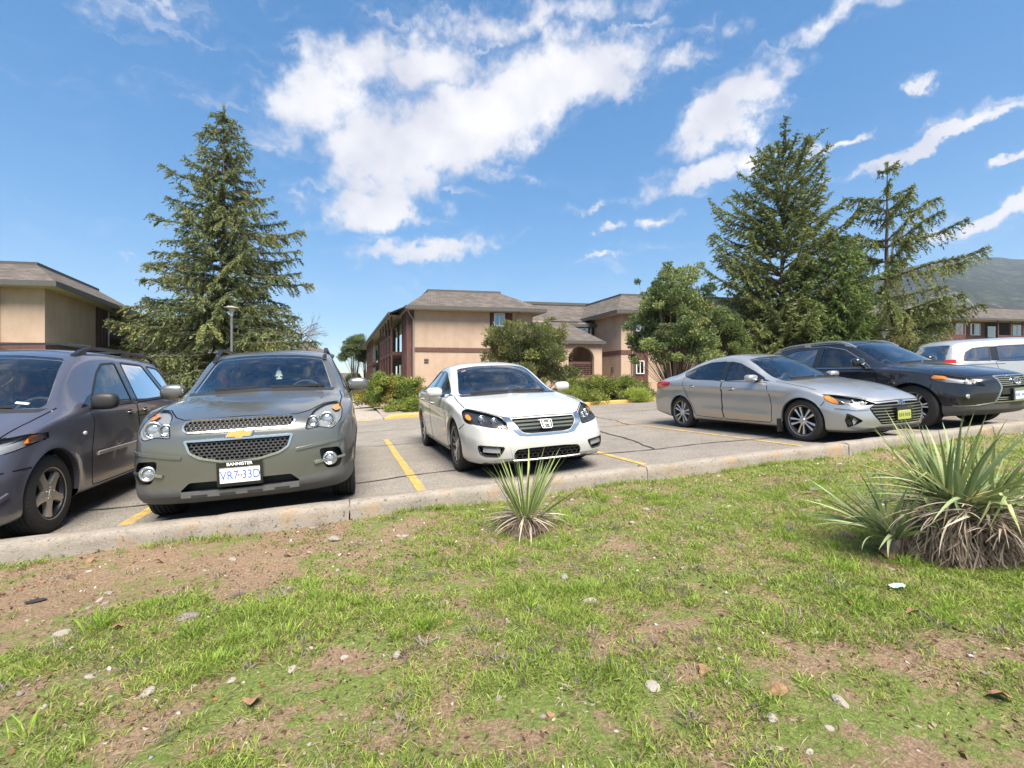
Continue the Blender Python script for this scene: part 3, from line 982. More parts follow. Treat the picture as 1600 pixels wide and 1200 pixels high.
# middle range with the big roof coming down over the porch
B.box('wall', 6.74, 11.9, 2.6, 14, G0, 5.0, 'stucco')
B.box('dormer_shade', 8.6, 11.88, 2.55, 2.6, 4.0, 5.0, 'void')  # dark sheet painted as the shade under the upper eave
B.window(11.2, 4.1, 4.9, .9, 2.54)
mr_ = B.slope('roof', [(6.95, -.75, 3.42), (10.78, -.75, 3.42), (10.05, 2.3, 4.80), (11.9, 2.3, 4.80), (13.4, 6.55, 6.72), (4.4, 6.55, 6.72), (6.95, 2.0, 4.67)])
B.slope('roof', [(14, 12.4, 5.0), (5.5, 12.4, 5.0), (5.5, 6.6, 6.715), (14, 6.6, 6.715)])
B.box('roof_cap', 4.6, 14.2, 6.3, 6.9, 6.66, 6.86, 'fascia')
B.box('fascia', 6.95, 10.80, -.80, -.75, 3.27, 3.45, 'fascia')
B.box('fascia', 10.0, 11.9, 2.22, 2.3, 4.62, 4.82, 'fascia')
# porch: arched stucco screen, raised landing with a lattice rail
def arch_wall(bl, a0, a1, b0, b1, z0, z1, ca, hw, spring, rise):
    n = 14
    arc = [(ca + hw*math.cos(PI*k/n), spring + rise*math.sin(PI*k/n)) for k in range(n+1)]
    outline = [(a1, z0), (a1, z1), (a0, z1), (a0, z0), (ca-hw, z0)] + arc[::-1] + [(ca+hw, z0)]
    bm = bmesh.new()
    vs = [bm.verts.new(Vector(bl.p(a, b0, z))) for a, z in outline]
    f = bm.faces.new(vs)
    ext = bmesh.ops.extrude_face_region(bm, geom=[f])
    d = Vector(bl.p(0, b1-b0, 0))
    bmesh.ops.translate(bm, vec=d, verts=[g for g in ext['geom'] if isinstance(g, bmesh.types.BMVert)])
    bmesh.ops.triangulate(bm, faces=[q for q in bm.faces if len(q.verts) > 4])
    bmesh.ops.recalc_face_normals(bm, faces=bm.faces[:])
    me = bpy.data.meshes.new('porch_wall'); bm.to_mesh(me); bm.free()
    me.materials.append(M['stucco'])
    o = bpy.data.objects.new('porch_wall', me); col.objects.link(o); o.parent = bl.root
    return o
pw = arch_wall(B, 7.1, 10.68, -.55, -.33, G0, 3.36, 9.42, .78, 2.42, .72)
B.box('porch_side', 10.44, 10.66, -.33, 2.6, G0, 3.5, 'stucco')
B.box('landing', 6.8, 10.4, -.3, 2.6, G0, 1.30, 'stucco')
lr = B.box('porch_rail', 7.3, 10.4, -.26, -.18, 2.10, 2.26, 'siding')
B.box('porch_rail_board', 7.3, 10.4, -.26, -.18, 1.32, 1.50, 'siding', lr)
for k in range(5):
    B.box('lattice_slat', 7.3, 10.4, -.235, -.215, 1.56+k*.11, 1.60+k*.11, 'siding', lr)
for k in range(16):
    B.box('lattice_upright', 7.4+k*.19, 7.44+k*.19, -.214, -.20, 1.50, 2.10, 'siding', lr)
B.box('porch_beam', 7.2, 10.4, 2.5, 2.58, 2.72, 2.95, 'siding')
B.box('porch_dark', 8.9, 9.9, 2.52, 2.59, 1.3, 2.70, 'void')  # dark panel painted as the dim interior behind the arch
m = MB(); m.bar([B.p(10.2, .4, 1.4), B.p(9.3, 1.9, 2.9)], .08, .22); m.build('stair_stringer', M['siding'], B.root)
# right block
B.box('wall', 11.9, 12.62, -.5, 14, G0, 5.1, 'stucco')
B.box('wall', 12.62, 13.62, -.36, 14, G0, 5.1, 'siding')
B.box('wall', 13.62, 24, -.5, 14, G0, 5.1, 'stucco')
for k in range(4):
    B.box('batten', 12.68+k*.25, 12.72+k*.25, -.395, -.36, G0, 5.1, 'siding')
B.window(13.15, 1.55, 2.35, .52, -.395)
B.window(13.15, 4.1, 4.95, .52, -.395)
B.box('belt_board', 11.88, 12.60, -.535, -.5, 2.72, 2.96, 'siding')
B.box('belt_board', 11.865, 11.9, -.5, 2.5, 2.72, 2.96, 'siding')
B.box('belt_board', 13.64, 24, -.535, -.5, 2.72, 2.96, 'siding')
B.box('wall_lamp', 11.80, 11.9, .3, .42, 1.75, 1.98, 'fascia')
B.hip(11.3, 24.6, -1.1, 14.6, ZE, 6.66, 2.9, 2.0)
B.pipe([(12.52, -.95, 5.05), (12.55, -.6, 4.6), (12.55, -.56, G0)])
# ---- left building
C_ = Block('apartment_building', 70, 17.6, FR, (-.376, .926), -.36, 'buff stucco apartment building with shingled mansard roof at the left edge, behind the minivan')
C_.box('wall', -1.42, 0, 0, 4.3, -1, 5.12, 'stucco')
C_.box('wall', -2.9, -1.42, .15, 9, -1, 5.12, 'siding')
C_.box('wall', -14, -2.9, 0, 9, -1, 5.12, 'stucco')
C_.box('wall', -1.42, -.12, 4.3, 6.0, -1, 5.12, 'siding')
for k in range(5):
    C_.box('batten', -.12, -.085, 4.4+k*.36, 4.44+k*.36, -1, 5.12, 'siding')
C_.box('corner_board', -.11, -.06, 5.92, 6.0, -1, 5.12, 'frame')
C_.box('wall', -6, -.5, 6.0, 24, -1, 5.0, 'siding')
C_.box('wall', -6.2, -.3, 9.0, 15.5, -1, 4.98, 'stucco')
C_.box('wall', -6.2, -.3, 18, 24.2, -1, 4.98, 'stucco')
C_.box('belt_board', -1.44, .035, -.035, 0, 2.78, 3.02, 'siding')
C_.box('belt_board', 0, .035, 0, 4.3, 2.78, 3.02, 'siding')
C_.hip(-14.6, .62, -.62, 9.6, ZE-.03, 6.28, 2.3, 1.7)
C_.hip(-8.0, .1, 8.6, 24.8, ZE-.16, 6.1, 2.2)
for b in (10.5, 13.2, 20.0, 22.4):
    C_.box('side_window', -.29, -.26, b, b+1.1, 3.6, 4.8, 'pane')
C_.slope('roof', [(2.2, 6.4, 2.9), (2.2, 12.4, 2.9), (-.3, 12.4, 4.0), (-.3, 6.4, 4.0)])
C_.box('stair_wall', -.3, 1.9, 6.8, 7.0, -1, 2.9, 'stucco')
C_.box('stair_wall', -.3, 1.9, 11.8, 12.0, -1, 2.9, 'stucco')
C_.pipe([(-1.5, -.45, 5.05), (-1.5, -.12, 4.6), (-1.5, -.08, -1)], .055)
# ---- right building, farther off
E_ = Block('apartment_building', 1500, 48, (.985, .173), (-.173, .985), 2.35, 'brown sided two storey apartment building with white windows far right, below the hill')
E_.box('wall', -34, 26, 0, 11, -3, 2.65, 'stucco')
E_.box('wall', -34, 26, -.05, 11, 2.65, 5.15, 'siding')
a = -33.0
k = 0
while a < 24:
    bal = E_.box('balcony', a, a+3.2, -1.2, -.05, 2.45, 2.68, 'siding')
    E_.box('balcony_shade', a+.05, a+3.15, -.085, -.055, 2.7, 5.1, 'void', bal)  # dark sheets again paint the shade of the open bays
    E_.box('balcony_shade', a+.05, a+3.15, -.04, -.01, .0, 2.4, 'void', bal)
    E_.box('balcony_door', a+.3, a+1.3, -.12, -.09, 2.7, 4.7, 'pane', bal)
    for q in range(7):
        E_.box('rail_board', a, a+3.2, -1.2, -1.16, 2.72+q*.14, 2.83+q*.14, 'siding', bal)
    for q in (a, a+1.6, a+3.1):
        E_.box('balcony_post', q, q+.1, -1.22, -1.12, -3, 5.1, 'siding', bal)
    E_.window(a+4.15, 3.75, 4.95, 1.25, -.05)
    E_.window(a+6.0, 3.75, 4.95, 1.25, -.05)
    E_.window(a+5.0, .8, 2.0, 1.25, 0)
    a += 7.2; k += 1
E_.hip(-35, 27, -1.5, 12.2, ZE+.05, ZT+.15, 3.4)
# ---- low block glimpsed behind the big spruce
D_ = Block('apartment_building', 512, 56, (.985, .173), (-.376, .926), -.45, 'low apartment block glimpsed behind the left spruce')
D_.box('wall', -30, 0, 0, 10, -1, 4.9, 'stucco')
for q in range(6):
    D_.box('siding_bay', -28+q*4.8, -26+q*4.8, -.06, 0, -1, 4.9, 'siding')
    D_.window(-25+q*4.8, 3.5, 4.6, 1.2, 0)
    D_.window(-25+q*4.8, .8, 2.0, 1.2, 0)
D_.hip(-30.7, .7, -.7, 10.7, 5.0, 6.5, 2.6)
# ---- small house far down the walk
H_ = Block('house', 538, 95, (1, 0), (0, 1), ground(*wpt(538, 95)), 'small pale house far away at the end of the walk')
H_.box('wall', -1.4, 1.6, 0, 6, -.5, 2.5, 'frame')
H_.slope('roof', [(-1.8, -.4, 2.45), (2.0, -.4, 2.45), (2.0, 3, 4.1), (-1.8, 3, 4.1)])
H_.slope('roof', [(2.0, 6.4, 2.45), (-1.8, 6.4, 2.45), (-1.8, 3, 4.1), (2.0, 3, 4.1)])
H_.window(.1, .9, 2.0, 1.1, 0)
# ---- lamp posts
def lamp_post(px, Z, h, mat_key, label):
    x, y = wpt(px, Z)
    z = ground(x, y)
    r = empty('lamp_post', (x, y, z))
    tag(r, label, 'lamp')
    m = MB(); m.lathe([(.16, 0), (.16, .04), (.09, .10), (.065, .14)], 16); m.build('base', M[mat_key], r, True)
    m = MB(); m.tube([(0, 0, .1), (0, 0, h)], [.06, .052], 12); autosmooth(m.build('pole', M[mat_key], r))
    m = MB(); m.lathe([(.055, h-.02), (.06, h+.05), (.12, h+.22), (.16, h+.30)], 16); m.build('lamp_globe', M['globe'], r, True)
    m = MB(); m.lathe([(.17, h+.30), (.30, h+.33), (.30, h+.36), (.12, h+.42), (.001, h+.44)], 20); m.build('lamp_cap', M['capgrey' if mat_key == 'polegrey' else 'gloss_black'], r, True)
M['globe'] = simple('lamp diffuser', (.45, .43, .39), .35)
M['capgrey'] = simple('lamp cap', (.40, .385, .36), .5)
M['polegrey'] = grainy('painted pole', (.13, .135, .15), .15, 20, .5, .05, .002)
lamp_post(362, 21.0, 4.55, 'polegrey', 'slim grey lamp post with pale flat cap in front of the left spruce')
lamp_post(1381, 22.5, 2.35, 'gloss_black', 'dark lamp post beside the trunk of the right hand spruce')
# ------------------------------------------------------------------ trees, shrubs, grass
def leaf_mat(name, rough=.6, trans=.35, spec=.25):
    m, nt, out = new_mat(name)
    at = nd(nt, 'ShaderNodeAttribute', attribute_name='tint')
    b = nd(nt, 'ShaderNodeBsdfPrincipled', i_Roughness=rough)
    b.inputs['Specular IOR Level'].default_value = spec
    nt.links.new(at.outputs['Color'], b.inputs['Base Color'])
    t = nd(nt, 'ShaderNodeBsdfTranslucent')
    nt.links.new(at.outputs['Color'], t.inputs[0])
    mx = nd(nt, 'ShaderNodeMixShader', i_0=trans)
    nt.links.new(b.outputs[0], mx.inputs[1]); nt.links.new(t.outputs[0], mx.inputs[2])
    nt.links.new(mx.outputs[0], out.inputs[0])
    return m
M['leaf'] = leaf_mat('foliage')
M['grassblade'] = leaf_mat('grass', .55, .4, .2)
M['bark'] = grainy('spruce bark', (.13, .095, .075), .4, 14, .95, .6, .02)
M['twig'] = grainy('twigs', (.16, .125, .10), .3, 20, .95, .2, .01)
M['cone'] = grainy('spruce cones', (.30, .155, .075), .35, 25, .8, .3, .01)

def unit(v):
    return v / np.maximum(np.linalg.norm(v, axis=-1, keepdims=True), 1e-9)

def diamonds(C, D, L, Wd, rng, curl=.15):
    """one thin four-cornered leaf for each centre C along direction D"""
    n = len(C)
    D = unit(D)
    S = unit(np.cross(D, rng.normal(size=(n, 3))))
    L = np.broadcast_to(L, n)[:, None]; Wd = np.broadcast_to(Wd, n)[:, None]
    N = np.cross(D, S)
    V = np.empty((n, 4, 3))
    V[:, 0] = C - D*L*.5
    V[:, 1] = C + S*Wd*.5 + N*L*curl*.4
    V[:, 2] = C + D*L*.5
    V[:, 3] = C - S*Wd*.5 + N*L*curl*.4
    F = np.arange(n*4).reshape(n, 4)
    return V.reshape(-1, 3), F

def spruce(name, px, Z, H, R, seed, label, zb=0.0, tip=(0.084, 0.138, 0.048), dark=(0.051, 0.078, 0.037), young=(0.163, 0.207, 0.060), rise=.15, droop=.55, bare=0.05,
           nlev=34, per=8, dens=1.0, shape=.9, cones=260, lean=0.0, hang=.35, low=.04, gapf=.0, group=None, skirt=1.0, vis_trunk=.17, leafL=.19, leafW=.052):
    rng = np.random.default_rng(seed)
    x, y = wpt(px, Z)
    z = ground(x, y) + zb
    root = empty(name, (x, y, z))
    tag(root, label, 'tree', group)
    t = MB()
    pts = [(0, 0, -.3)] + [(lean*(k/8)**1.5 + rng.normal(0, .03), rng.normal(0, .03), H*k/8) for k in range(1, 9)]
    t.tube(pts, [vis_trunk*1.25] + [vis_trunk*(1-k/8.4) for k in range(1, 9)], 10)
    autosmooth(t.build('trunk', M['bark'], root), 60)
    br = MB()
    C_, D_, T_ = [], [], []
    cones_p = []
    for lv in range(nlev):
        f = low + (1-low)*(lv + rng.uniform(-.55, .55)) / nlev
        f = min(max(f, low), .992)
        zz = H*f
        rad = R * min(1, (1-f)**shape * 1.04 + .015) * (1.0 if f > .16 else skirt)
        nb = max(3, int(per * (.55 + .6*(1-f))))
        a0 = rng.uniform(0, 6.28)
        for k in range(nb):
            if rng.random() < gapf: continue
            an = a0 + 2*PI*k/nb + rng.normal(0, .22)
            Lb = rad * rng.uniform(.58, 1.14) * (1 + .13*math.sin(an*3+seed+f*9) + .10*math.sin(f*41+seed))
            if Lb < .12: Lb = .12
            up0 = rise*(.4 + 1.3*f)
            hx, hy = math.cos(an), math.sin(an)
            n = 9
            s = np.linspace(0, 1, n)
            zc_ = Lb*(up0*s + .035*np.sin(s*7+an*5)*s - droop*(1-f*.75)*s**1.9*.55 + .13*s**4)
            wv = .09*np.sin(s*5+k*2.1)*s*Lb*.5
            xs = lean*f**1.5 + hx*Lb*s - hy*wv + rng.normal(0, .02, n)*s*Lb*.5; ys = hy*Lb*s + hx*wv + rng.normal(0, .02, n)*s*Lb*.5
            P = np.stack([xs, ys, zz + zc_], 1)
            r0 = .012 + .014*Lb
            br.tube([tuple(q) for q in P[::2]], [r0*(1-.85*q) for q in s[::2]], 4, False)
            tone = rng.random()
            yt = rng.random() < .30
            # side shoots
            ns = max(4, int(Lb*8.5*dens))
            st = bare + (1-bare)*rng.random(ns)**.75
            for q in st:
                i = min(n-2, int(q*(n-1))); w = q*(n-1)-i
                p0 = P[i]*(1-w) + P[i+1]*w
                dirb = unit(P[i+1]-P[i])
                sd = rng.choice((-1, 1))
                side = np.array([-hy*sd, hx*sd, 0.0])
                sl = (.16 + .34*Lb*(1-q)**.7*.6 + .10) * rng.uniform(.6, 1.25)
                sl = min(sl, .95)
                d = unit(dirb*rng.uniform(.5, 1.1) + side*rng.uniform(.4, 1.0) + np.array([0, 0, -hang*rng.uniform(.3, 1.7)]))
                m = max(3, int(sl*24*dens))
                u = (np.arange(m)+rng.random(m))/m
                pp = p0 + d*sl*u[:, None] + np.array([0, 0, -1])*(sl*hang*.55*u**2)[:, None] + rng.normal(0, .022, (m, 3))
                dd = d + rng.normal(0, .52, (m, 3)) + np.array([0, 0, -.25*hang])
                C_.append(pp); D_.append(dd)
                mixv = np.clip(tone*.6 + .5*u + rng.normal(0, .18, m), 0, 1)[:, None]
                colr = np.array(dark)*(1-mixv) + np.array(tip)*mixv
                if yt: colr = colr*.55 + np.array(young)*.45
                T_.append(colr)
            # needles along the spine
            m = int(Lb*48*dens)+3
            u = bare + (1-bare)*rng.random(m)
            ii = np.minimum((u*(n-1)).astype(int), n-2); w = (u*(n-1)-ii)[:, None]
            C_.append(P[ii]*(1-w)+P[ii+1]*w + rng.normal(0, .045, (m, 3)))
            D_.append(unit(P[ii+1]-P[ii]) + rng.normal(0, .6, (m, 3)))
            T_.append(np.array(dark)*.6 + np.array(tip)*.5 + np.zeros((m, 3)))
            if f > .30 and rng.random() < .5:
                for _ in range(rng.integers(1, 4)):
                    q = rng.uniform(.55, 1.0); i = min(n-1, int(q*(n-1)))
                    cones_p.append(P[i] + np.array([rng.normal(0, .05), rng.normal(0, .05), -.05]))
    # leader
    m = 90
    u = rng.random(m)
    C_.append(np.stack([lean + rng.normal(0, .05, m), rng.normal(0, .05, m), H*(.95 + .06*u)], 1)); D_.append(np.stack([rng.normal(0, .5, m), rng.normal(0, .5, m), np.ones(m)*.7], 1)); T_.append(np.tile(np.array(tip), (m, 1)))
    C_ = np.concatenate(C_); D_ = np.concatenate(D_); T_ = np.concatenate(T_)
    V, F = diamonds(C_, D_, leafL*rng.uniform(.6, 1.3, len(C_)), leafW*rng.uniform(.7, 1.3, len(C_)), rng)
    T_ = np.clip(T_*rng.uniform(.75, 1.25, (len(T_), 1)), 0, 1)
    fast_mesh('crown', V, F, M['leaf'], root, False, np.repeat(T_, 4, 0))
    tag(br.build('limbs', M['twig'], root, True), kind='stuff')
    # hanging cones, only near the upper boughs
    if cones:
        rng.shuffle(cones_p)
        cp = np.array(cones_p[:cones])
        Vc, Fc = [], []
        for p in cp:
            b = len(Vc); h = rng.uniform(.10, .17); r = .024
            for a in range(5):
                an = 6.28*a/5
                Vc.append((p[0]+r*math.cos(an), p[1]+r*math.sin(an), p[2]-h*.4))
            Vc.append((p[0], p[1], p[2])); Vc.append((p[0], p[1], p[2]-h))
            for a in range(5):
                Fc += [(b+a, b+(a+1) % 5, b+5), (b+(a+1) % 5, b+a, b+6)]
        tag(mesh_obj('cones', Vc, Fc, M['cone'], root), kind='stuff')
    return root, len(F)

def bush(name, px, Z, dims, seed, label, nclump=40, leaves=900, leafL=.07, leafW=.04, cols=((.04, .06, .02), (.10, .13, .035)), zb=0.0, flat=.0, stems=0, base=.0, cat='shrub',
         cl_r=(.22, .4), updir=.25, accent=None, group=None, at=None, spiky=0.0, stem_r=.05, crown_from=.0, hollow=.55):
    """dims: half width along photo, half depth, height; leaves on many uneven clumps"""
    rng = np.random.default_rng(seed)
    x, y = at if at else wpt(px, Z)
    z = ground(x, y) + zb
    root = empty(name, (x, y, z), -YAW)
    tag(root, label, cat, group)
    a, b, h = dims
    C_, D_, T_ = [], [], []
    zc = base + (h-base)*.45
    cc = []
    for k in range(nclump):
        d = unit(rng.normal(size=3))
        if d[2] < -.55: d[2] *= -.6
        q = rng.uniform(hollow, 1.0) if k % 4 else rng.uniform(.95, 1.13)
        up = (h - zc) if d[2] > 0 else (zc-base)
        c = np.array([d[0]*a*q, d[1]*b*q, zc + d[2]*up*q])
        r = rng.uniform(*cl_r) if k % 4 else cl_r[0]*rng.uniform(.7, 1.1)
        c *= np.array([1-r*.5/max(a, .3), 1-r*.5/max(b, .3), 1]) if a > .6 else 1
        c[2] = min(c[2], h - r*.5)
        cc.append((c, r))
        n = int(leaves*(r/.3)**2*rng.uniform(.7, 1.3))
        dv = unit(rng.normal(size=(n, 3)))
        rr = r*(.45+.55*rng.random(n)**.5)*(1+.35*rng.normal(size=n)*.5)
        P = c + dv*rr[:, None]*np.array([1.15, 1.15, .85-flat*.4])
        ok = P[:, 2] > base-.05
        P = P[ok]; dv = dv[ok]
        tone = np.clip(rng.uniform(-.05, 1.05) + .25*rng.normal(size=len(P)), 0, 1)[:, None]
        cl = np.array(cols[0])*(1-tone) + np.array(cols[1])*tone
        if accent and rng.random() < accent[1]:
            w = rng.random((len(P), 1))*.8
            cl = cl*(1-w) + np.array(accent[0])*w
        C_.append(P); D_.append(dv*(.5+spiky) + rng.normal(size=dv.shape)*(.55-.3*spiky) + np.array([0, 0, updir])); T_.append(cl)
    C_ = np.concatenate(C_); D_ = np.concatenate(D_); T_ = np.concatenate(T_)
    V, F = diamonds(C_, D_, leafL*rng.uniform(.6, 1.35, len(C_)), leafW*rng.uniform(.7, 1.3, len(C_)), rng, .2)
    fast_mesh('crown' if stems else 'foliage', V, F, M['leaf'], root, False, np.repeat(np.clip(T_*rng.uniform(.8, 1.2, (len(T_), 1)), 0, 1), 4, 0))
    for k in range(stems):
        m = MB()
        an = 6.28*k/stems + rng.uniform(-.4, .4)
        tgt = cc[rng.integers(len(cc))][0]
        p0 = np.array([math.cos(an)*.14*a, math.sin(an)*.14*a, -.1])
        p3 = np.array([tgt[0]*.6, tgt[1]*.6, max(tgt[2], h*.55)])
        pts = [p0 + (p3-p0)*t + np.array([rng.normal(0, .03), rng.normal(0, .03), 0]) for t in (0, .25, .5, .75, 1)]
        m.tube([tuple(q) for q in pts], [stem_r, stem_r*.85, stem_r*.65, stem_r*.45, stem_r*.2], 7)
        autosmooth(m.build('trunk', M['bark'], root), 60)
    if stems or spiky:
        m = MB()
        for c, r in cc:
            p0 = np.array([c[0]*.15, c[1]*.15, base*.6+.02]); 
            mid = (p0+c)/2 + rng.normal(0, .05, 3)
            m.tube([tuple(p0), tuple(mid), tuple(c)], [.016, .011, .004], 4, False)
        tag(m.build('branches', M['twig'], root, True), kind='stuff')
    return root, len(F)

tris = 0
# ---- the four big conifers
_, n = spruce('spruce_tree', 350, 24.0, 15.6, 5.3, 21, 'big cone laden spruce left of the walk, its boughs hanging to the ground', low=.035, nlev=40, per=9, dens=1.2, shape=.80, droop=.66, hang=.6, cones=330,
              tip=(0.197, 0.228, 0.091), dark=(0.086, 0.108, 0.058), young=(0.288, 0.286, 0.102)); tris += n
_, n = spruce('spruce_tree', 1222, 27.0, 13.7, 4.5, 33, 'tallest airy spruce on the right with upswept boughs, behind the silver sedan', low=.05, nlev=36, per=10, dens=1.2, shape=.44, droop=.25, rise=.5, hang=.45, cones=300, bare=.14, gapf=.12,
              tip=(0.197, 0.239, 0.080), dark=(0.090, 0.115, 0.050), young=(0.269, 0.281, 0.096)); tris += n
_, n = spruce('spruce_tree', 1386, 25.0, 11.7, 4.7, 45, 'rightmost spruce with bare trunk and layered drooping boughs', low=.13, nlev=13, per=8, dens=1.35, shape=.62, droop=.50, rise=.22, hang=.95, cones=150, bare=.14, gapf=.12,
              tip=(0.187, 0.222, 0.074), dark=(0.084, 0.102, 0.043), young=(0.317, 0.313, 0.120), vis_trunk=.2); tris += n
_, n = spruce('spruce_tree', 1318, 24.0, 7.6, 2.2, 57, 'smaller bright green spruce between the two tall ones on the right', low=.03, nlev=24, per=8, dens=1.15, shape=.5, droop=.3, rise=.35, hang=.7, cones=60, gapf=.08,
              tip=(0.182, 0.257, 0.068), dark=(0.084, 0.120, 0.043), young=(0.278, 0.335, 0.102)); tris += n
# ---- garden trees and shrubs in front of the middle building
_, n = bush('broad_shrub_tree', 1056, 21.5, (2.3, 2.1, 5.95), 61, 'dense round topped evergreen tree right of the arched porch', 170, 330, .13, .058, ((.075, .12, .048), (.26, .31, .11)), stems=5, base=.45, cat='tree', cl_r=(.18, .52), hollow=.5, accent=((.16, .12, .05), .10), stem_r=.075, spiky=.25); tris += n
_, n = bush('juniper_tree', 828, 22.0, (2.3, 1.7, 4.0), 63, 'wide ragged juniper covering the left of the porch, behind the white sedan', 125, 400, .12, .044, ((.085, .11, .045), (.27, .29, .10)), stems=5, base=.1, cat='tree', cl_r=(.16, .52), hollow=.4, accent=((.24, .20, .07), .3), stem_r=.07, spiky=.55, updir=.6); tris += n
_, n = bush('hedge_shrub', 618, 21.0, (1.45, 1.1, 1.75), 65, 'rounded leafy hedge with reddish tips at the building corner', 60, 620, .075, .045, ((0.079, 0.131, 0.032), (0.263, 0.306, 0.061)), cl_r=(.22, .36), accent=((.26, .12, .04), .22)); tris += n
_, n = bush('hedge_shrub', 577, 23.5, (.7, .9, 1.2), 66, 'small yellow green shrub beside the walk', 26, 420, .075, .045, ((0.158, 0.175, 0.044), (0.367, 0.350, 0.079)), cl_r=(.2, .32), accent=((.24, .12, .05), .25)); tris += n
_, n = bush('low_juniper', 634, 18.6, (.85, .6, .55), 67, 'low spreading juniper below the rounded hedge', 34, 420, .085, .028, ((0.105, 0.149, 0.035), (0.271, 0.324, 0.061)), cl_r=(.16, .28), spiky=.6, updir=.3); tris += n
_, n = bush('low_juniper', 945, 20.2, (2.1, 1.1, 1.15), 68, 'broad dark juniper mound under the porch rail', 80, 400, .095, .032, ((0.096, 0.131, 0.035), (0.263, 0.306, 0.070)), cl_r=(.22, .38), spiky=.6, updir=.3, hollow=.35); tris += n
_, n = bush('low_juniper', 900, 18.9, (1.35, .7, .62), 69, 'flat juniper in front of the mound beside the yellow kerb', 44, 440, .085, .028, ((0.123, 0.158, 0.035), (0.298, 0.341, 0.070)), cl_r=(.18, .3), spiky=.6, updir=.3, hollow=.3); tris += n
_, n = bush('grass_clump', 1000, 19.2, (.55, .4, .55), 70, 'bright pale green grassy clump by the tail of the silver sedan', 22, 420, .16, .016, ((0.210, 0.280, 0.052), (0.420, 0.490, 0.105)), cl_r=(.16, .25), spiky=.9, updir=.9); tris += n
_, n = bush('low_shrub', 300, 19.5, (1.6, .8, 1.05), 71, 'dark leafy shrub glimpsed between minivan and crossover', 34, 380, .075, .045, ((0.052, 0.096, 0.035), (0.158, 0.219, 0.061)), cl_r=(.2, .34)); tris += n
_, n = bush('broad_shrub_tree', 1128, 24.5, (1.3, 1.2, 4.3), 72, 'dark shrub filling the gap left of the tallest spruce', 44, 520, .11, .05, ((0.052, 0.084, 0.032), (0.158, 0.201, 0.061)), stems=3, base=.4, cat='tree', cl_r=(.28, .5), spiky=.3); tris += n
_, n = bush('low_shrub', 1180, 25.5, (2.2, 1.0, 2.0), 73, 'low green shrub at the foot of the tallest spruce', 50, 420, .10, .05, ((0.070, 0.105, 0.035), (0.210, 0.263, 0.070)), cl_r=(.25, .42), spiky=.3); tris += n
# pines and shrubs far down the walk
for px, Z, h, w, sd, lb in ((553, 58, 7.4, 1.9, 81, 'slender round crowned pine far down the walk'), (573, 62, 6.8, 1.5, 82, 'second pine of the distant pair, nearer the building')):
    _, n = bush('pine_tree', px, Z, (w, w, h), sd, lb, 34, 150, .22, .065, ((0.061, 0.096, 0.038), (0.166, 0.210, 0.070)), stems=3, base=3.4, cat='tree', cl_r=(.4, .65), spiky=.4, stem_r=.12, zb=.3); tris += n
for px, Z, w, h, sd in ((522, 75, 2.2, 2.0, 83), (556, 66, 2.4, 1.8, 84), (548, 90, 1.2, 3.6, 85), (497, 48, 1.2, 1.4, 86)):
    _, n = bush('low_shrub', px, Z, (w, w*.6, h), sd, ['low shrub left of the far house', 'shrubs under the distant pines', 'narrow dark conifer beside the far house', 'low shrub past the crossover, beyond the spruce'][sd-83], 22, 260, .2, .09, ((0.070, 0.105, 0.044), (0.210, 0.228, 0.088)), cl_r=(.4, .6)); tris += n
print('leaf quads', tris)

# ---- a thin deciduous tree behind the left spruce, bare twigs against the sky
def bare_tree(px, Z, H, seed, label):
    rng = np.random.default_rng(seed)
    x, y = wpt(px, Z)
    root = empty('bare_tree', (x, y, ground(x, y)))
    tag(root, label, 'tree')
    tr = MB(); tw = MB()
    tr.tube([(0, 0, -.2), (.05, 0, H*.3), (0, .05, H*.62)], [.16, .12, .06], 8)
    def grow(p, d, L, r, lv):
        q = p + d*L
        tw.tube([tuple(p), tuple((p+q)/2 + rng.normal(0, .03*L, 3)), tuple(q)], [r, r*.8, r*.55], 4, False)
        if lv == 0: return
        for _ in range(rng.integers(2, 5)):
            dd = unit(d*.8 + rng.normal(0, .5, 3) + np.array([0, 0, .12]))
            grow(p + d*L*rng.uniform(.45, 1), dd, L*rng.uniform(.5, .75), r*.55, lv-1)
    for k in range(12):
        f = rng.uniform(.25, .62); an = rng.uniform(0, 6.28)
        grow(np.array([.03, .02, H*f]), unit(np.array([math.cos(an), math.sin(an), rng.uniform(.5, 1.3)])), H*.2, .045, 3)
    autosmooth(tr.build('trunk', M['bark'], root), 60)
    tw.build('crown', M['twig'], root, True)
bare_tree(455, 33, 7.8, 5, 'thin bare twigged tree showing at the right side of the left spruce')
# ------------------------------------------------------------------ vehicle building kit
def in_poly(poly, u, v):
    c = False
    n = len(poly)
    j = n - 1
    for i in range(n):
        ui, vi = poly[i]; uj, vj = poly[j]
        if (vi > v) != (vj > v) and u < (uj - ui) * (v - vi) / (vj - vi) + ui:
            c = not c
        j = i
    return c

def rp(pts, r=0.03, n=3):
    """polygon with rounded corners"""
    out = []
    m = len(pts)
    for i in range(m):
        a, b, c = Vector(pts[i-1]), Vector(pts[i]), Vector(pts[(i+1) % m])
        ra = min(r, (a-b).length * 0.45); rc = min(r, (c-b).length * 0.45)
        p = b + (a-b).normalized() * ra
        q = b + (c-b).normalized() * rc
        for k in range(n + 1):
            t = k / n
            out.append(tuple(p * (1-t)**2 + b * 2*t*(1-t) + q * t*t))
    return out

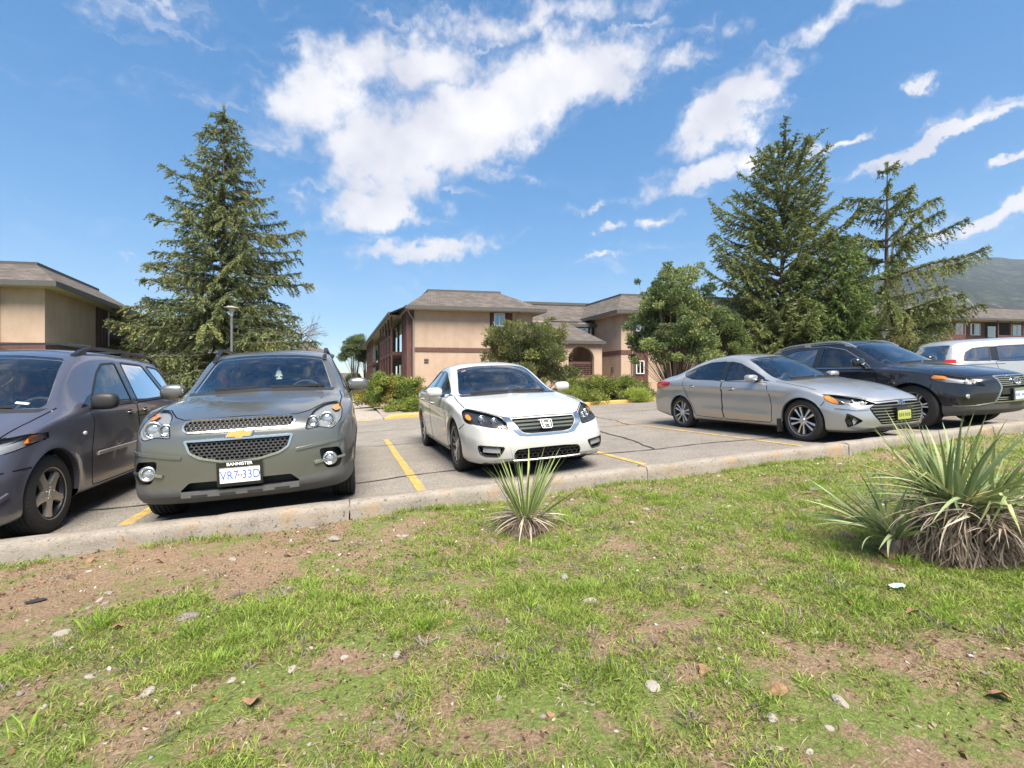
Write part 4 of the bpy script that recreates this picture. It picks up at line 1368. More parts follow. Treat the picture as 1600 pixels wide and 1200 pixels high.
def inset(poly, d):
    """crude polygon inset (positive = smaller) about vertex normals"""
    n = len(poly)
    area = sum(poly[i-1][0]*poly[i][1] - poly[i][0]*poly[i-1][1] for i in range(n))
    s = 1 if area > 0 else -1
    out = []
    for i in range(n):
        a, b, c = Vector(poly[i-1]), Vector(poly[i]), Vector(poly[(i+1) % n])
        e1 = b - a; e2 = c - b
        if e1.length < 1e-7 or e2.length < 1e-7:
            e1 = e2 = (c - a)
        n1 = Vector((-e1.y, e1.x)).normalized(); n2 = Vector((-e2.y, e2.x)).normalized()
        nn = (n1 + n2)
        nn = nn.normalized() / max(0.5, nn.length / 2) if nn.length > 1e-6 else n1
        out.append(tuple(b + nn * d * s))
    return out

def mirror(poly):
    return [(-u, v) for u, v in poly][::-1]

AX = {'side': (1, 2, 0), 'front': (0, 2, 1), 'rear': (0, 2, 1), 'top': (0, 1, 2)}

class Car:
    def __init__(s, name, sp):
        s.sp = sp
        s.root = empty(name)
        s.loft()

    # -------- surface
    def loft(s):
        sp = s.sp
        L = sp['L']
        e = [0, .006, .018, .036, .06, .09, .125]
        mid = np.arange(.17, L - .16, .052)
        ys = np.array(e + list(mid) + [L - v for v in e[::-1]])
        zc = tab(sp['top'], ys)
        we, ze = tab(sp['edge'], ys, 1), tab(sp['edge'], ys, 2)
        ws, zs = tab(sp['shoulder'], ys, 1), tab(sp['shoulder'], ys, 2)
        wm, zm = tab(sp['mid'], ys, 1), tab(sp['mid'], ys, 2)
        wr, zr = tab(sp['rocker'], ys, 1), tab(sp['rocker'], ys, 2)
        zb = tab(sp['bottom'], ys)
        cn = sp.get('crown', 2.9)
        secs = []
        for i in range(len(ys)):
            P = []
            def seg(a, b, n):
                for k in range(n):
                    t = k / n
                    P.append((a[0] + (b[0]-a[0])*t, a[1] + (b[1]-a[1])*t))
            wb = wr[i] - .05
            seg((0, zb[i]), (wb, zb[i]), 4)
            seg((wb, zb[i]), (wr[i], zr[i]), 4)
            seg((wr[i], zr[i]), (wm[i], zm[i]), 9)
            seg((wm[i], zm[i]), (ws[i], zs[i]), 9)
            seg((ws[i], zs[i]), (we[i], ze[i]), 10)
            for k in range(17):
                t = 1 - k / 16
                P.append((we[i]*t, zc[i] - (zc[i]-ze[i]) * t**cn))
            P = np.array(P)
            for _ in range(sp.get('soft', 2)):
                Q = P.copy()
                Q[1:-1] = .25*P[:-2] + .5*P[1:-1] + .25*P[2:]
                Q[0, 1] = .5*P[0, 1] + .5*P[1, 1]; Q[-1, 1] = .5*P[-1, 1] + .5*P[-2, 1]
                P = Q
            # round the two ends
            d = min(ys[i], L - ys[i])
            r = sp.get('endr', .07)
            if d < r:
                ins = r * (1 - math.sqrt(max(0, 1 - (1 - d/r)**2)))
                W = P[:, 0].max(); z0, z1 = P[:, 1].min(), P[:, 1].max()
                zmid = (z0 + z1) / 2
                P[:, 0] *= 1 - ins / W
                P[:, 1] = zmid + (P[:, 1] - zmid) * (1 - ins / ((z1 - z0) / 2))
            secs.append(P)
        S = np.array(secs)                      # stations x M x 2
        for _ in range(2):
            T = S.copy()
            T[3:-3] = .25*S[2:-4] + .5*S[3:-3] + .25*S[4:-2]
            S = T
        nS, M, _ = S.shape
        X = S[:, :, 0]; Z = S[:, :, 1]
        Y = np.repeat(ys[:, None], M, 1)
        # grid of right half and left half -> full loop
        loopX = np.concatenate([X, -X[:, -2:0:-1]], 1)
        loopZ = np.concatenate([Z, Z[:, -2:0:-1]], 1)
        loopY = np.concatenate([Y, Y[:, -2:0:-1]], 1)
        NL = loopX.shape[1]
        V = np.stack([loopX, loopY, loopZ], -1).reshape(-1, 3)
        F = []
        for i in range(nS - 1):
            for j in range(NL):
                j2 = (j + 1) % NL
                F.append((i*NL + j, (i+1)*NL + j, (i+1)*NL + j2, i*NL + j2))
        V = list(map(tuple, V))
        NC = 26
        for end in (0, nS - 1):
            rows = []
            for j in range(M):
                a = end*NL + j
                b = end*NL + (NL - j) % NL if j not in (0, M-1) else a
                if a == b:
                    rows.append([a] * (NC + 1)); continue
                row = [b]
                xa, xb = V[a][0], V[b][0]
                for k in range(1, NC):
                    V.append((xb + (xa - xb) * k / NC, V[a][1], V[a][2]))
                    row.append(len(V) - 1)
                row.append(a)
                rows.append(row)
            for j in range(M - 1):
                for k in range(NC):
                    q = [rows[j][k], rows[j][k+1], rows[j+1][k+1], rows[j+1][k]]
                    if end:
                        q = q[::-1]
                    qq = []
                    for t in q:
                        if t not in qq:
                            qq.append(t)
                    if len(qq) >= 3:
                        F.append(tuple(qq))
        V = np.array(V)
        s.V0 = V.copy()
        V = s.deform(V)
        bm = bmesh.new()
        vs = [bm.verts.new(v) for v in V]
        for f in F:
            try:
                bm.faces.new([vs[i] for i in f])
            except ValueError:
                pass
        bmesh.ops.recalc_face_normals(bm, faces=bm.faces[:])
        bm.normal_update()
        s.bm = bm
        bm.verts.index_update()
        s.on = [v.normal.copy() for v in bm.verts]
        s.oc = [v.co.copy() for v in bm.verts]
        tris = []
        for f in bm.faces:
            ids = [v.index for v in f.verts]
            for k in range(1, len(ids) - 1):
                tris.append((ids[0], ids[k], ids[k+1]))
        s.tris = tris
        s.bvh = BVHTree.FromPolygons([tuple(v) for v in V], tris)

    def deform(s, V):
        sp = s.sp
        L = sp['L']
        x, y, z = V[:, 0].copy(), V[:, 1].copy(), V[:, 2].copy()
        ax = np.abs(x)
        W = sp['W'] / 2
        # creases and flares on the flanks
        sgn = np.sign(x)
        side = np.clip((ax - W * .72) / (W * .12), 0, 1)
        for rows, amp, wid in sp.get('creases', []):
            y0, y1 = rows[0][0], rows[-1][0]
            zl = tab(rows, np.clip(y, y0, y1))
            fade = np.clip((y - y0) / .25, 0, 1) * np.clip((y1 - y) / .25, 0, 1)
            t = (z - zl) / wid
            x += sgn * side * fade * amp * np.where(t > 0, np.exp(-t*t*1.2), np.exp(-t*t*9))
        zw = sp['dia'] / 2
        for ya in sp['axles']:
            r = np.hypot(y - ya, z - zw)
            R = sp['archR']
            x += sgn * side * sp.get('flare', .012) * np.exp(-((r - R) / sp.get('flarew', .06))**2)
        F = np.clip(1 - y / sp.get('foreF', 1.0), 0, 1)**1.6
        y2 = y + F * (sp['sweepF'] * np.minimum(ax / W, 1)**sp.get('powF', 2.6) + tab(sp['noseF'], z))
        R_ = np.clip(1 - (L - y) / sp.get('foreR', .9), 0, 1)**1.6
        y2 = y2 - R_ * (sp['sweepR'] * np.minimum(ax / W, 1)**2.6 + tab(sp['noseR'], z))
        return np.stack([x, y2, z], -1)

    # -------- lookups
    def nrm(s, co):
        loc, n, idx, d = s.bvh.find_nearest(co)
        a, b, c = s.tris[idx]
        A, B, C = s.oc[a], s.oc[b], s.oc[c]
        v0, v1, v2 = B - A, C - A, loc - A
        d00, d01, d11, d20, d21 = v0.dot(v0), v0.dot(v1), v1.dot(v1), v2.dot(v0), v2.dot(v1)
        den = d00*d11 - d01*d01
        if abs(den) < 1e-14:
            return s.on[a]
        v = (d11*d20 - d01*d21) / den; w = (d00*d21 - d01*d20) / den
        return (s.on[a]*(1-v-w) + s.on[b]*v + s.on[c]*w).normalized()

    def hit(s, view, u, v, side=1):
        if view == 'side':
            o, d = Vector((side*3, u, v)), Vector((-side, 0, 0))
        elif view == 'front':
            o, d = Vector((u, -3, v)), Vector((0, 1, 0))
        elif view == 'rear':
            o, d = Vector((u, 12, v)), Vector((0, -1, 0))
        else:
            o, d = Vector((u, v, 5)), Vector((0, 0, -1))
        loc, n, idx, dist = s.bvh.ray_cast(o, d)
        if loc is None:
            loc, n, idx, dist = s.bvh.find_nearest(o + d * 2.2)
        return loc, s.nrm(loc)

    # -------- cutting
    def cut(s, view, poly, side=1, lim=(-9, 99), nmin=0.12):
        bm = s.bm
        iu, iv, ia = AX[view]
        sg = {'side': side, 'front': -1, 'rear': 1, 'top': 1}[view]
        us = [p[0] for p in poly]; vs_ = [p[1] for p in poly]
        u0, u1, v0, v1 = min(us), max(us), min(vs_), max(vs_)
        cand = []
        for f in bm.faces:
            if f.normal[ia] * sg < nmin:
                continue
            a = [v.co for v in f.verts]
            if max(c[iu] for c in a) < u0 or min(c[iu] for c in a) > u1 or max(c[iv] for c in a) < v0 or min(c[iv] for c in a) > v1:
                continue
            cc = sum(c[ia] for c in a) / len(a)
            if not (lim[0] <= cc <= lim[1]) or (view == 'side' and cc * side < 0.2):
                continue
            cand.append(f)
        cand = set(cand)
        n = len(poly)
        for i in range(n):
            A, B = poly[i], poly[(i+1) % n]
            du, dv = B[0]-A[0], B[1]-A[1]
            if du*du + dv*dv < 1e-10:
                continue
            a0, a1 = min(A[0], B[0]) - 1e-4, max(A[0], B[0]) + 1e-4
            b0, b1 = min(A[1], B[1]) - 1e-4, max(A[1], B[1]) + 1e-4
            sel = []
            for f in cand:
                q = [(v.co[iu], v.co[iv]) for v in f.verts]
                if max(t[0] for t in q) < a0 or min(t[0] for t in q) > a1 or max(t[1] for t in q) < b0 or min(t[1] for t in q) > b1:
                    continue
                dd = [(t[0]-A[0])*dv - (t[1]-A[1])*du for t in q]
                if max(dd) <= 0 or min(dd) >= 0:
                    continue
                sel.append(f)
            if not sel:
                continue
            co = [0, 0, 0]; no = [0, 0, 0]
            co[iu], co[iv] = A
            no[iu], no[iv] = dv, -du
            geom = list(sel) + list({e for f in sel for e in f.edges}) + list({v for f in sel for v in f.verts})
            cand.difference_update(sel)
            r = bmesh.ops.bisect_plane(bm, geom=geom, dist=1e-5, plane_co=co, plane_no=Vector(no).normalized())
            cand.update(g for g in r['geom'] if isinstance(g, bmesh.types.BMFace))
        out = []
        for f in cand:
            if not f.is_valid:
                continue
            c = f.calc_center_median()
            if in_poly(poly, c[iu], c[iv]):
                out.append(f)
        return out

    def to_mesh(s, faces, name, mat, parent=None, offset=0.0, move=(0, 0, 0), walls=None, flip=False, normals=True):
        """mesh object from body faces; walls=(vector) adds side walls from the rim along that vector"""
        idx, vs, ns = {}, [], []
        fs = []
        for f in faces:
            ids = []
            for v in f.verts:
                if v not in idx:
                    n = s.nrm(v.co)
                    idx[v] = len(vs)
                    vs.append(v.co + n * offset + Vector(move)); ns.append(n)
                ids.append(idx[v])
            fs.append(tuple(ids[::-1] if flip else ids))
        nfl = len(fs)
        if walls is not None:
            fset = set(faces)
            w = Vector(walls)
            for f in faces:
                for lp in f.loops:
                    if sum(1 for g in lp.edge.link_faces if g in fset) == 1:
                        a, b = lp.vert, lp.link_loop_next.vert
                        k = len(vs)
                        vs += [a.co.copy(), b.co.copy(), vs[idx[b]].copy(), vs[idx[a]].copy()]
                        ns += [s.nrm(a.co)] * 4
                        fs.append((k, k+1, k+2, k+3))
        o = mesh_obj(name, vs, fs, mat, parent or s.root, True)
        if normals and walls is None:
            o.data.normals_split_custom_set_from_vertices([tuple(-n if flip else n) for n in ns])
        elif walls is not None:
            for p in o.data.polygons[nfl:]:
                p.use_smooth = False
        return o

    def take(s, faces, name, mat, parent=None, offset=0.0, keep=False):
        o = s.to_mesh(faces, name, mat, parent, offset)
        if not keep:
            s.drop(faces)
        return o

    def drop(s, faces):
        bmesh.ops.delete(s.bm, geom=list(faces), context='FACES')

    def pocket(s, faces, name, mat, depth, parent=None, dirv=(0, 1, 0), drop=True):
        d = Vector(dirv) * depth
        o = s.to_mesh(faces, name, mat, parent, 0, d, walls=d)
        if drop:
            s.drop(faces)
        return o

    # -------- lines and strips that follow the surface
    def path(s, view, pts, side=1, step=.03, closed=False, offset=0.0):
        P = list(pts) + ([pts[0]] if closed else [])
        out = []
        for a, b in zip(P[:-1], P[1:]):
            n = max(1, int(math.hypot(b[0]-a[0], b[1]-a[1]) / step))
            for k in range(n):
                t = k / n
                out.append((a[0]+(b[0]-a[0])*t, a[1]+(b[1]-a[1])*t))
        if not closed:
            out.append(P[-1])
        res = []
        for u, v in out:
            c, n = s.hit(view, u, v, side)
            res.append((c + n*offset, n))
        return res

    def ribbon(s, name, mat, view, pts, width, side=1, offset=.0015, closed=False, parent=None, step=.03, height=0.0, mbuild=None):
        pr = s.path(view, pts, side, step, closed, offset)
        m = mbuild or MB()
        n = len(pr)
        vs, fs = [], []
        for i, (c, nn) in enumerate(pr):
            a = pr[(i-1) % n if closed else max(i-1, 0)][0]; b = pr[(i+1) % n if closed else min(i+1, n-1)][0]
            t = (b - a)
            t = t.normalized() if t.length > 1e-7 else Vector((0, 0, 1))
            l = t.cross(nn).normalized()
            if height:
                vs += [c - l*width/2 - nn*.004, c - l*width*.36 + nn*height, c + l*width*.36 + nn*height, c + l*width/2 - nn*.004]
            else:
                vs += [c - l*width/2, c + l*width/2]
        k = 4 if height else 2
        for i in range(n if closed else n - 1):
            j = (i+1) % n
            for q in range(k - 1):
                fs.append((i*k+q, j*k+q, j*k+q+1, i*k+q+1))
        if height and not closed:
            fs.append((0, 1, 2, 3)); e = (n-1)*4; fs.append((e+3, e+2, e+1, e))
        m.add(vs, fs)
        if mbuild is None:
            return m.build(name, mat, parent or s.root, smooth=not height)

    # -------- finishing
    def finish(s, paint, dark, cabin=None):
        sp = s.sp
        low = [f for f in s.bm.faces if f.normal.z < -.75 and f.calc_center_median().z < sp.get('underz', .34)]
        if low:
            s.take(low, 'underbody', dark)
        if cabin:
            y0, y1, z0 = cabin
            ins = [f for f in s.bm.faces if y0 < f.calc_center_median().y < y1 and f.calc_center_median().z > z0]
            s.to_mesh(ins, 'headliner', M['lining'], None, -.03, flip=True)
        b = s.to_mesh(s.bm.faces[:], 'body', paint)
        s.bm.free()
        return b

    def arches(s, depth=.30):
        sp = s.sp
        zw = sp['dia'] / 2
        for side in (1, -1):
            for ya in sp['axles']:
                R = sp['archR']
                zc_ = zw + sp.get('archdz', 0.0)
                arc = [(ya - R*math.cos(a), zc_ + R*math.sin(a)) for a in np.linspace(-.1, PI + .1, 25)]
                poly = [(arc[0][0], -.1)] + arc + [(arc[-1][0], -.1)]
                fs = s.cut('side', poly, side)
                s.drop(fs)
                pr = []
                for u, v in arc:
                    c, n = s.hit('side', u, max(v, sp['lowz'] + .02), side)
                    pr.append(Vector((c.x, u, v)))
                vs, f2 = [], []
                xi = side * (sp['W']/2 - depth)
                for p in pr:
                    vs += [p, Vector((p.x - side*.035, p.y, p.z)), Vector((xi, p.y, p.z))]
                for i in range(len(pr)-1):
                    f2.append((i*3, i*3+1, i*3+4, i*3+3))
                lip = mesh_obj('arch_lip', [vs[i] for i in range(len(vs)) if i % 3 < 2],
                               [(i*2, i*2+1, i*2+3, i*2+2) for i in range(len(pr)-1)], sp.get('lipmat', sp['paint']), s.root, True)
                vs2, f3 = [], []
                for p in pr:
                    vs2 += [Vector((p.x - side*.035, p.y, p.z)), Vector((xi, p.y, p.z))]
                n = len(pr)
                f3 = [(i*2, i*2+1, i*2+3, i*2+2) for i in range(n-1)]
                vs2.append(Vector((xi, ya, zw))); 
                f3 += [(i*2+1, 2*n, i*2+3) for i in range(n-1)]
                mesh_obj('wheel_well', vs2, f3, M['blackplastic'], s.root, False)

    def wheels(s, proto_fn):
        sp = s.sp
        p = None
        for side in (-1, 1):
            for ya in sp['axles']:
                if p is None:
                    w = p = proto_fn(); w.parent = s.root
                else:
                    w = copy_tree(p, s.root)
                x = side * (sp['W']/2 - sp.get('wheelin', .03) - sp['tyrew']/2)
                w.location = (x, ya, sp['dia']/2)
                w.rotation_euler = (rnd.uniform(0, 1.2) * side, 0, 0 if side > 0 else PI)
                if side < 0:
                    w.rotation_euler = (rnd.uniform(0, 1.2), 0, PI)

    def place(s, x, y, rz=0.0, pitch_ground=True):
        """x,y: where the middle of the nose stands on the lot"""
        z = ground(x, y)
        n = Vector((-.045, .007, 1)).normalized()
        rot = Vector((0, 0, 1)).rotation_difference(n).to_matrix().to_4x4() @ Matrix.Rotation(rz, 4, 'Z')
        s.root.matrix_world = Matrix.Translation((x, y, z)) @ rot
        s.root.rotation_mode = 'XYZ'
        s.root.location = (x, y, z)
        s.root.rotation_euler = rot.to_euler()
        s.root.scale = (1, 1, 1)

def rbox(mb, cx, cy, cz, sx, sy, sz, p=4.0, n=8, tilt=0.0, taper=1.0):
    """rounded box (superellipsoid) about a centre; tilt about x"""
    vs, fs = [], []
    for i in range(n + 1):
        ph = -PI/2 + PI*i/n
        for k in range(2*n):
            th = 2*PI*k/(2*n)
            def sg(c, e): return math.copysign(abs(c)**e, c)
            e = 2.0/p
            x = sg(math.cos(ph), e)*sg(math.cos(th), e); y = sg(math.cos(ph), e)*sg(math.sin(th), e); z = sg(math.sin(ph), e)
            f = 1 + (taper-1)*(z+1)/2
            X, Y, Z = x*sx/2*f, y*sy/2, z*sz/2
            Y, Z = Y*math.cos(tilt)-Z*math.sin(tilt), Y*math.sin(tilt)+Z*math.cos(tilt)
            vs.append((cx+X, cy+Y, cz+Z))
    m = 2*n
    for i in range(n):
        for k in range(m):
            fs.append((i*m+k, i*m+(k+1) % m, (i+1)*m+(k+1) % m, (i+1)*m+k))
    mb.add(vs, fs)
    return mb

def make_wheel(dia, tw, rimr, spokes, rim_mat, dark_rim=None, face=.40, hub=.062, nuts=5, dish=.0, cap_mat=None):
    """wheel > tyre, rim; the axle runs along x, the face looks to +x.
    spokes: list of (angle, [(r, tangential offset, half width), ...]) run from hub to rim"""
    R = dia/2
    b = MB()
    b.lathe([(rimr+.003, -tw*.42), (rimr-.012, -tw*.40), (rimr-.022, -tw*.1), (rimr-.03, tw*.25), (rimr-.014, tw*.42), (rimr+.006, tw*.46), (rimr+.008, tw*.43)], 40, 'x')
    b.lathe([(0.001, -tw*.05), (rimr-.05, -tw*.05), (rimr-.05, -tw*.09)], 32, 'x')
    w = b.build('wheel', dark_rim or rim_mat, None, True)
    autosmooth(w, 40)
    t = MB()
    h = tw/2
    prof = [(rimr, -h*.86), (rimr+.012, -h*.97), ((rimr+R)/2, -h*1.0), (R-.028, -h*.95), (R-.009, -h*.86), (R-.001, -h*.74)]
    g = [-.5, -.17, .17, .5]
    for q in g:
        prof += [(R, h*q-.010), (R-.008, h*q-.006), (R-.008, h*q+.006), (R, h*q+.010)]
    prof += [(R-.001, h*.74), (R-.009, h*.86), (R-.028, h*.95), (R-.045, h*.985), (R-.05, h*.965), ((rimr+R)/2, h*1.0), (rimr+.014, h*.97), (rimr, h*.86)]
    t.lathe(prof, 48, 'x')
    # shoulder tread blocks
    for k in range(60):
        a = 2*PI*k/60
        for sx in (-1, 1):
            c0, c1 = math.cos(a-.034), math.cos(a+.034); s0, s1 = math.sin(a-.034), math.sin(a+.034)
            ro, ri = R+.0005, R-.022
            x0, x1 = sx*h*.72, sx*h*.965
            vs = []
            for rr, xx in ((ro, x0), (ro-.006, sx*h*.87), (ri, x1)):
                vs += [(xx, rr*c0, rr*s0), (xx, rr*c1, rr*s1)]
            t.add(vs, [(0, 1, 3, 2), (2, 3, 5, 4)] if sx > 0 else [(0, 2, 3, 1), (2, 4, 5, 3)])
    to = t.build('tyre', M['rubber'], w, True)
    autosmooth(to, 30)
    m = MB()
    xf = tw*face
    for ang, pts in spokes:
        ca, sa = math.cos(ang), math.sin(ang)
        ring = []
        for r, off, hw in pts:
            fr = (r / rimr)
            xo = xf - dish * (1 - fr)
            for sgn_ in (-1, 1):
                tt = off + sgn_*hw
                ring.append((xo, r*ca - tt*sa, r*sa + tt*ca))
        n = len(pts)
        vs = ring + [(x - .035, y, z) for x, y, z in ring] 
        # slight crown: chamfer by raising the centreline
        fs = []
        mid = []
        for i in range(n):
            a, c = ring[2*i], ring[2*i+1]
            mid.append((a[0]+.006, (a[1]+c[1])/2, (a[2]+c[2])/2))
        base = len(vs)
        vs += mid
        for i in range(n-1):
            fs += [(2*i, base+i, base+i+1, 2*i+2), (base+i, 2*i+1, 2*i+3, base+i+1)]
            fs += [(2*n+2*i, 2*i, 2*i+2, 2*n+2*i+2), (2*i+1, 2*n+2*i+1, 2*n+2*i+3, 2*i+3)]
        m.add(vs, fs)
    xh = xf - dish
    m.lathe([(0.0005, xh+.012), (hub*.55, xh+.012), (hub*.62, xh+.006), (hub, xh+.002), (hub+.006, xh-.03)], 24, 'x')
    m.lathe([(rimr-.02, xf-.012), (rimr-.012, xf+.004), (rimr-.002, xf+.008), (rimr+.008, tw*.47), (rimr+.01, tw*.44)], 48, 'x')
    for k in range(nuts):
        a = 2*PI*(k+.5)/nuts
        m.lathe([(.0005, xh+.008), (.009, xh+.008), (.010, xh-.01)], 6, 'x', (0, math.cos(a)*hub*.8, math.sin(a)*hub*.8))
    ro = m.build('rim', rim_mat, w, False)
    autosmooth(ro, 30)
    return w

def interior(car, dash_y, dash_z, seats, zfloor, tub, wheel_side=1, rear_seats=None, wheel_r=.185):
    """seats: list of (x, y, seat base z)"""
    y0, y1, zt, hw = tub
    m = MB()
    m.box(-hw, hw, y0, y1, zfloor-.02, zfloor)
    for sx in (-1, 1):
        m.box(sx*hw-.01, sx*hw+.01, y0, y1, zfloor, zt)
    m.box(-hw, hw, y1-.02, y1, zfloor, zt)
    m.build('cabin_tub', M['lining'], car.root)
    d = MB()
    rbox(d, 0, dash_y + .22, dash_z - .2, hw*2-.02, .62, .42, 5, 10, tilt=.10)
    rbox(d, wheel_side*.36, dash_y+.40, dash_z+.0, .36, .18, .09, 4, 8)
    o = d.build('dashboard', M['dash'], car.root, True)
    sw = MB()
    cx, cy, cz = wheel_side*.36, dash_y + .62, dash_z - .03
    ring = []
    tl = .42
    for k in range(24):
        a = 2*PI*k/24
        ring.append((cx + wheel_r*math.cos(a), cy + wheel_r*math.sin(a)*math.sin(tl), cz + wheel_r*math.sin(a)*math.cos(tl)))
    ring.append(ring[0])
    sw.tube(ring, .015, 8, False)
    rbox(sw, cx, cy, cz, .13, .06, .12, 3, 6)
    sw.bar([(cx-wheel_r, cy, cz), (cx+wheel_r, cy, cz)], .02, .035)
    sw.bar([(cx, cy, cz), (cx, cy - wheel_r*math.sin(tl), cz - wheel_r*math.cos(tl))], .02, .03, (1, 0, 0))
    sw.build('steering_wheel', M['seatdark'], car.root, True)
    for x, y, z in seats:
        b = MB()
        rbox(b, x, y, z, .50, .52, .18, 4, 8)
        rbox(b, x, y+.30, z+.36, .48, .16, .68, 4, 8, tilt=-.22, taper=.86)
        st = b.build('seat', M['seat'], car.root, True)
        hbm = MB()
        rbox(hbm, x, y+.39, z+.83, .27, .11, .19, 3.2, 8, tilt=-.15)
        for q in (-.05, .05):
            hbm.tube([(x+q, y+.37, z+.68), (x+q, y+.39, z+.78)], .007, 6)
        hbm.build('headrest', M['seatdark'], st, True)
    if rear_seats:
        yb, zb_, wd = rear_seats
        b = MB()
        rbox(b, 0, yb, zb_, wd, .5, .2, 5, 8)
        rbox(b, 0, yb+.32, zb_+.34, wd, .18, .66, 5, 8, tilt=-.3)
        st = b.build('rear_bench', M['seat'], car.root, True)
        for x in (-.38, .38):
            hbm = MB(); rbox(hbm, x, yb+.47, zb_+.72, .26, .1, .16, 3.2, 8)
            hbm.build('headrest', M['seatdark'], st, True)

def plate(car, x, z, y, w=.305, h=.155, frame=None, bg=None, tilt=0.0):
    m = MB()
    m.box(x-w/2, x+w/2, y-.006, y, z-h/2, z+h/2)
    p = m.build('licence_plate', bg, car.root)
    if frame is not None:
        f = MB()
        fw = .022
        f.box(x-w/2-fw*.6, x+w/2+fw*.6, y-.012, y+.004, z+h/2-.016, z+h/2+fw*1.15)
        f.box(x-w/2-fw*.6, x+w/2+fw*.6, y-.012, y+.004, z-h/2-.014, z-h/2+.012)
        f.box(x-w/2-fw*.6, x-w/2+.006, y-.0121, y+.004, z-h/2+.012, z+h/2-.012)
        f.box(x+w/2-.006, x+w/2+fw*.6, y-.0121, y+.004, z-h/2+.012, z+h/2-.012)
        f.build('plate_frame', frame, p)
    return p

FRONT_TXT = Matrix(((1, 0, 0, 0), (0, 0, -1, 0), (0, 1, 0, 0), (0, 0, 0, 1)))   # text plane turned to face -y

def rings(mb, cx, cy, cz, prof, n=24, squash=1.0):
    """lathe about the -y axis for lamps: prof of (radius, depth forward)"""
    vs, fs = [], []
    m = len(prof)
    for k in range(n):
        a = 2*PI*k/n
        for r, d in prof:
            vs.append((cx + r*math.cos(a), cy - d, cz + r*math.sin(a)*squash))
    for k in range(n):
        k2 = (k+1) % n
        for i in range(m-1):
            fs.append((k*m+i, k*m+i+1, k2*m+i+1, k2*m+i))
    mb.add(vs, fs)
    return mb

def mirror_cap(car, side, base, size, mat, glassy=None, arm_to=None):
    """door mirror: housing, arm, glass looking back"""
    x, y, z = base
    w, d, h = size
    m = MB()
    rbox(m, x, y, z, w, d, h, 3.0, 10, taper=.94)
    o = m.build('door_mirror', mat, car.root, True)
    # drag the rear face flat
    for v in o.data.vertices:
        if v.co.y > y + d*.28:
            v.co.y = y + d*.28
    a = MB()
    if arm_to:
        a.bar([(x - side*w*.35, y+d*.02, z-h*.36), arm_to], d*.42, h*.22)
        a.build('mirror_arm', M['blackplastic'], o)
    g = MB()
    rbox(g, x, y+d*.28, z, w*.86, .012, h*.8, 4, 8)
    g.build('mirror_glass', M['mirror'], o, True)
    return o

def hexmesh(car, name, mat, poly, view, cw, ch, th, inward, parent, side=1, skew=0.0):
    """honeycomb lattice of bars behind a grille opening (x,z polygon)"""
    m = MB()
    us = [p[0] for p in poly]; vs = [p[1] for p in poly]
    seen = set()
    r = 0
    v = min(vs) - ch
    def P(u, w):
        c, n = car.hit(view, u, w, side)
        return c + Vector((0, inward, 0))
    while v < max(vs) + ch:
        u = min(us) - cw + (cw/2 if r % 2 else 0)
        while u < max(us) + cw:
            pts = [(u-cw*.33, v+ch*.5), (u+cw*.33, v+ch*.5), (u+cw*.5, v), (u+cw*.33, v-ch*.5), (u-cw*.33, v-ch*.5), (u-cw*.5, v)]
            for k in range(6):
                a, b = pts[k], pts[(k+1) % 6]
                key = (round((a[0]+b[0])*200), round((a[1]+b[1])*200))
                if key in seen:
                    continue
                seen.add(key)
                if in_poly(poly, *a) and in_poly(poly, *b):
                    m.bar([P(*a), P(*b)], .02, th, (0, 0.05, 1) if abs(a[1]-b[1]) < ch*.3 else (1, 0, 0))
            u += cw
        v += ch * .5 * 1.0 if False else ch
        r += 1
    return m.build(name, mat, parent)
# ------------------------------------------------------------------ vehicle shapes (metres, y runs from nose to tail)
M['p_mpv'] = paint('slate violet paint', (.13, .132, .172), .6, .30)
M['p_suv'] = paint('grey green metallic paint', (.168, .17, .157), .7, .30)
M['p_white'] = paint('pearl white paint', (.47, .47, .45), .0, .25, .02)
M['p_silver'] = paint('silver metallic paint', (.42, .425, .43), .7, .32)
M['p_black'] = paint('blue black paint', (.012, .0125, .018), .3, .2)
M['p_van'] = paint('pale silver paint', (.46, .465, .475), .6, .33)

SPEC = {}
SPEC['mpv'] = dict(L=4.81, W=1.83, dia=.665, tyrew=.215, axles=(.98, 3.82), archR=.385, lowz=.2, flare=.02, flarew=.07, paint=M['p_mpv'],
    top=[(0,.74),(.06,.80),(.3,.875),(.7,.98),(1.0,1.075),(1.1,1.12),(1.75,1.555),(1.95,1.63),(2.6,1.71),(3.4,1.715),(4.2,1.685),(4.5,1.60),(4.7,1.25),(4.81,.95)],
    edge=[(0,.58,.72),(.3,.66,.83),(.8,.71,.96),(1.15,.735,1.06),(1.9,.665,1.52),(2.2,.66,1.60),(2.8,.655,1.63),(4.0,.64,1.61),(4.4,.62,1.54),(4.7,.66,1.1),(4.81,.7,.85)],
    shoulder=[(0,.72,.66),(.35,.83,.77),(.8,.885,.90),(1.3,.885,.98),(2.5,.885,1.02),(4.2,.87,1.05),(4.81,.80,.85)],
    mid=[(0,.78,.50),(.4,.88,.55),(1,.905,.62),(3.8,.905,.66),(4.81,.84,.6)],
    rocker=[(0,.77,.24),(.4,.87,.24),(1,.875,.27),(3.8,.875,.28),(4.81,.82,.34)],
    bottom=[(0,.19),(.5,.19),(1.3,.21),(4,.23),(4.81,.33)],
    sweepF=.34, soft=1, sweepR=.12, noseF=[(.15,.06),(.30,.01),(.45,0),(.6,.02),(.75,.09),(.9,.16),(1.1,.16)], noseR=[(.2,.05),(.5,0),(.8,.04),(1.0,0),(1.6,0)])
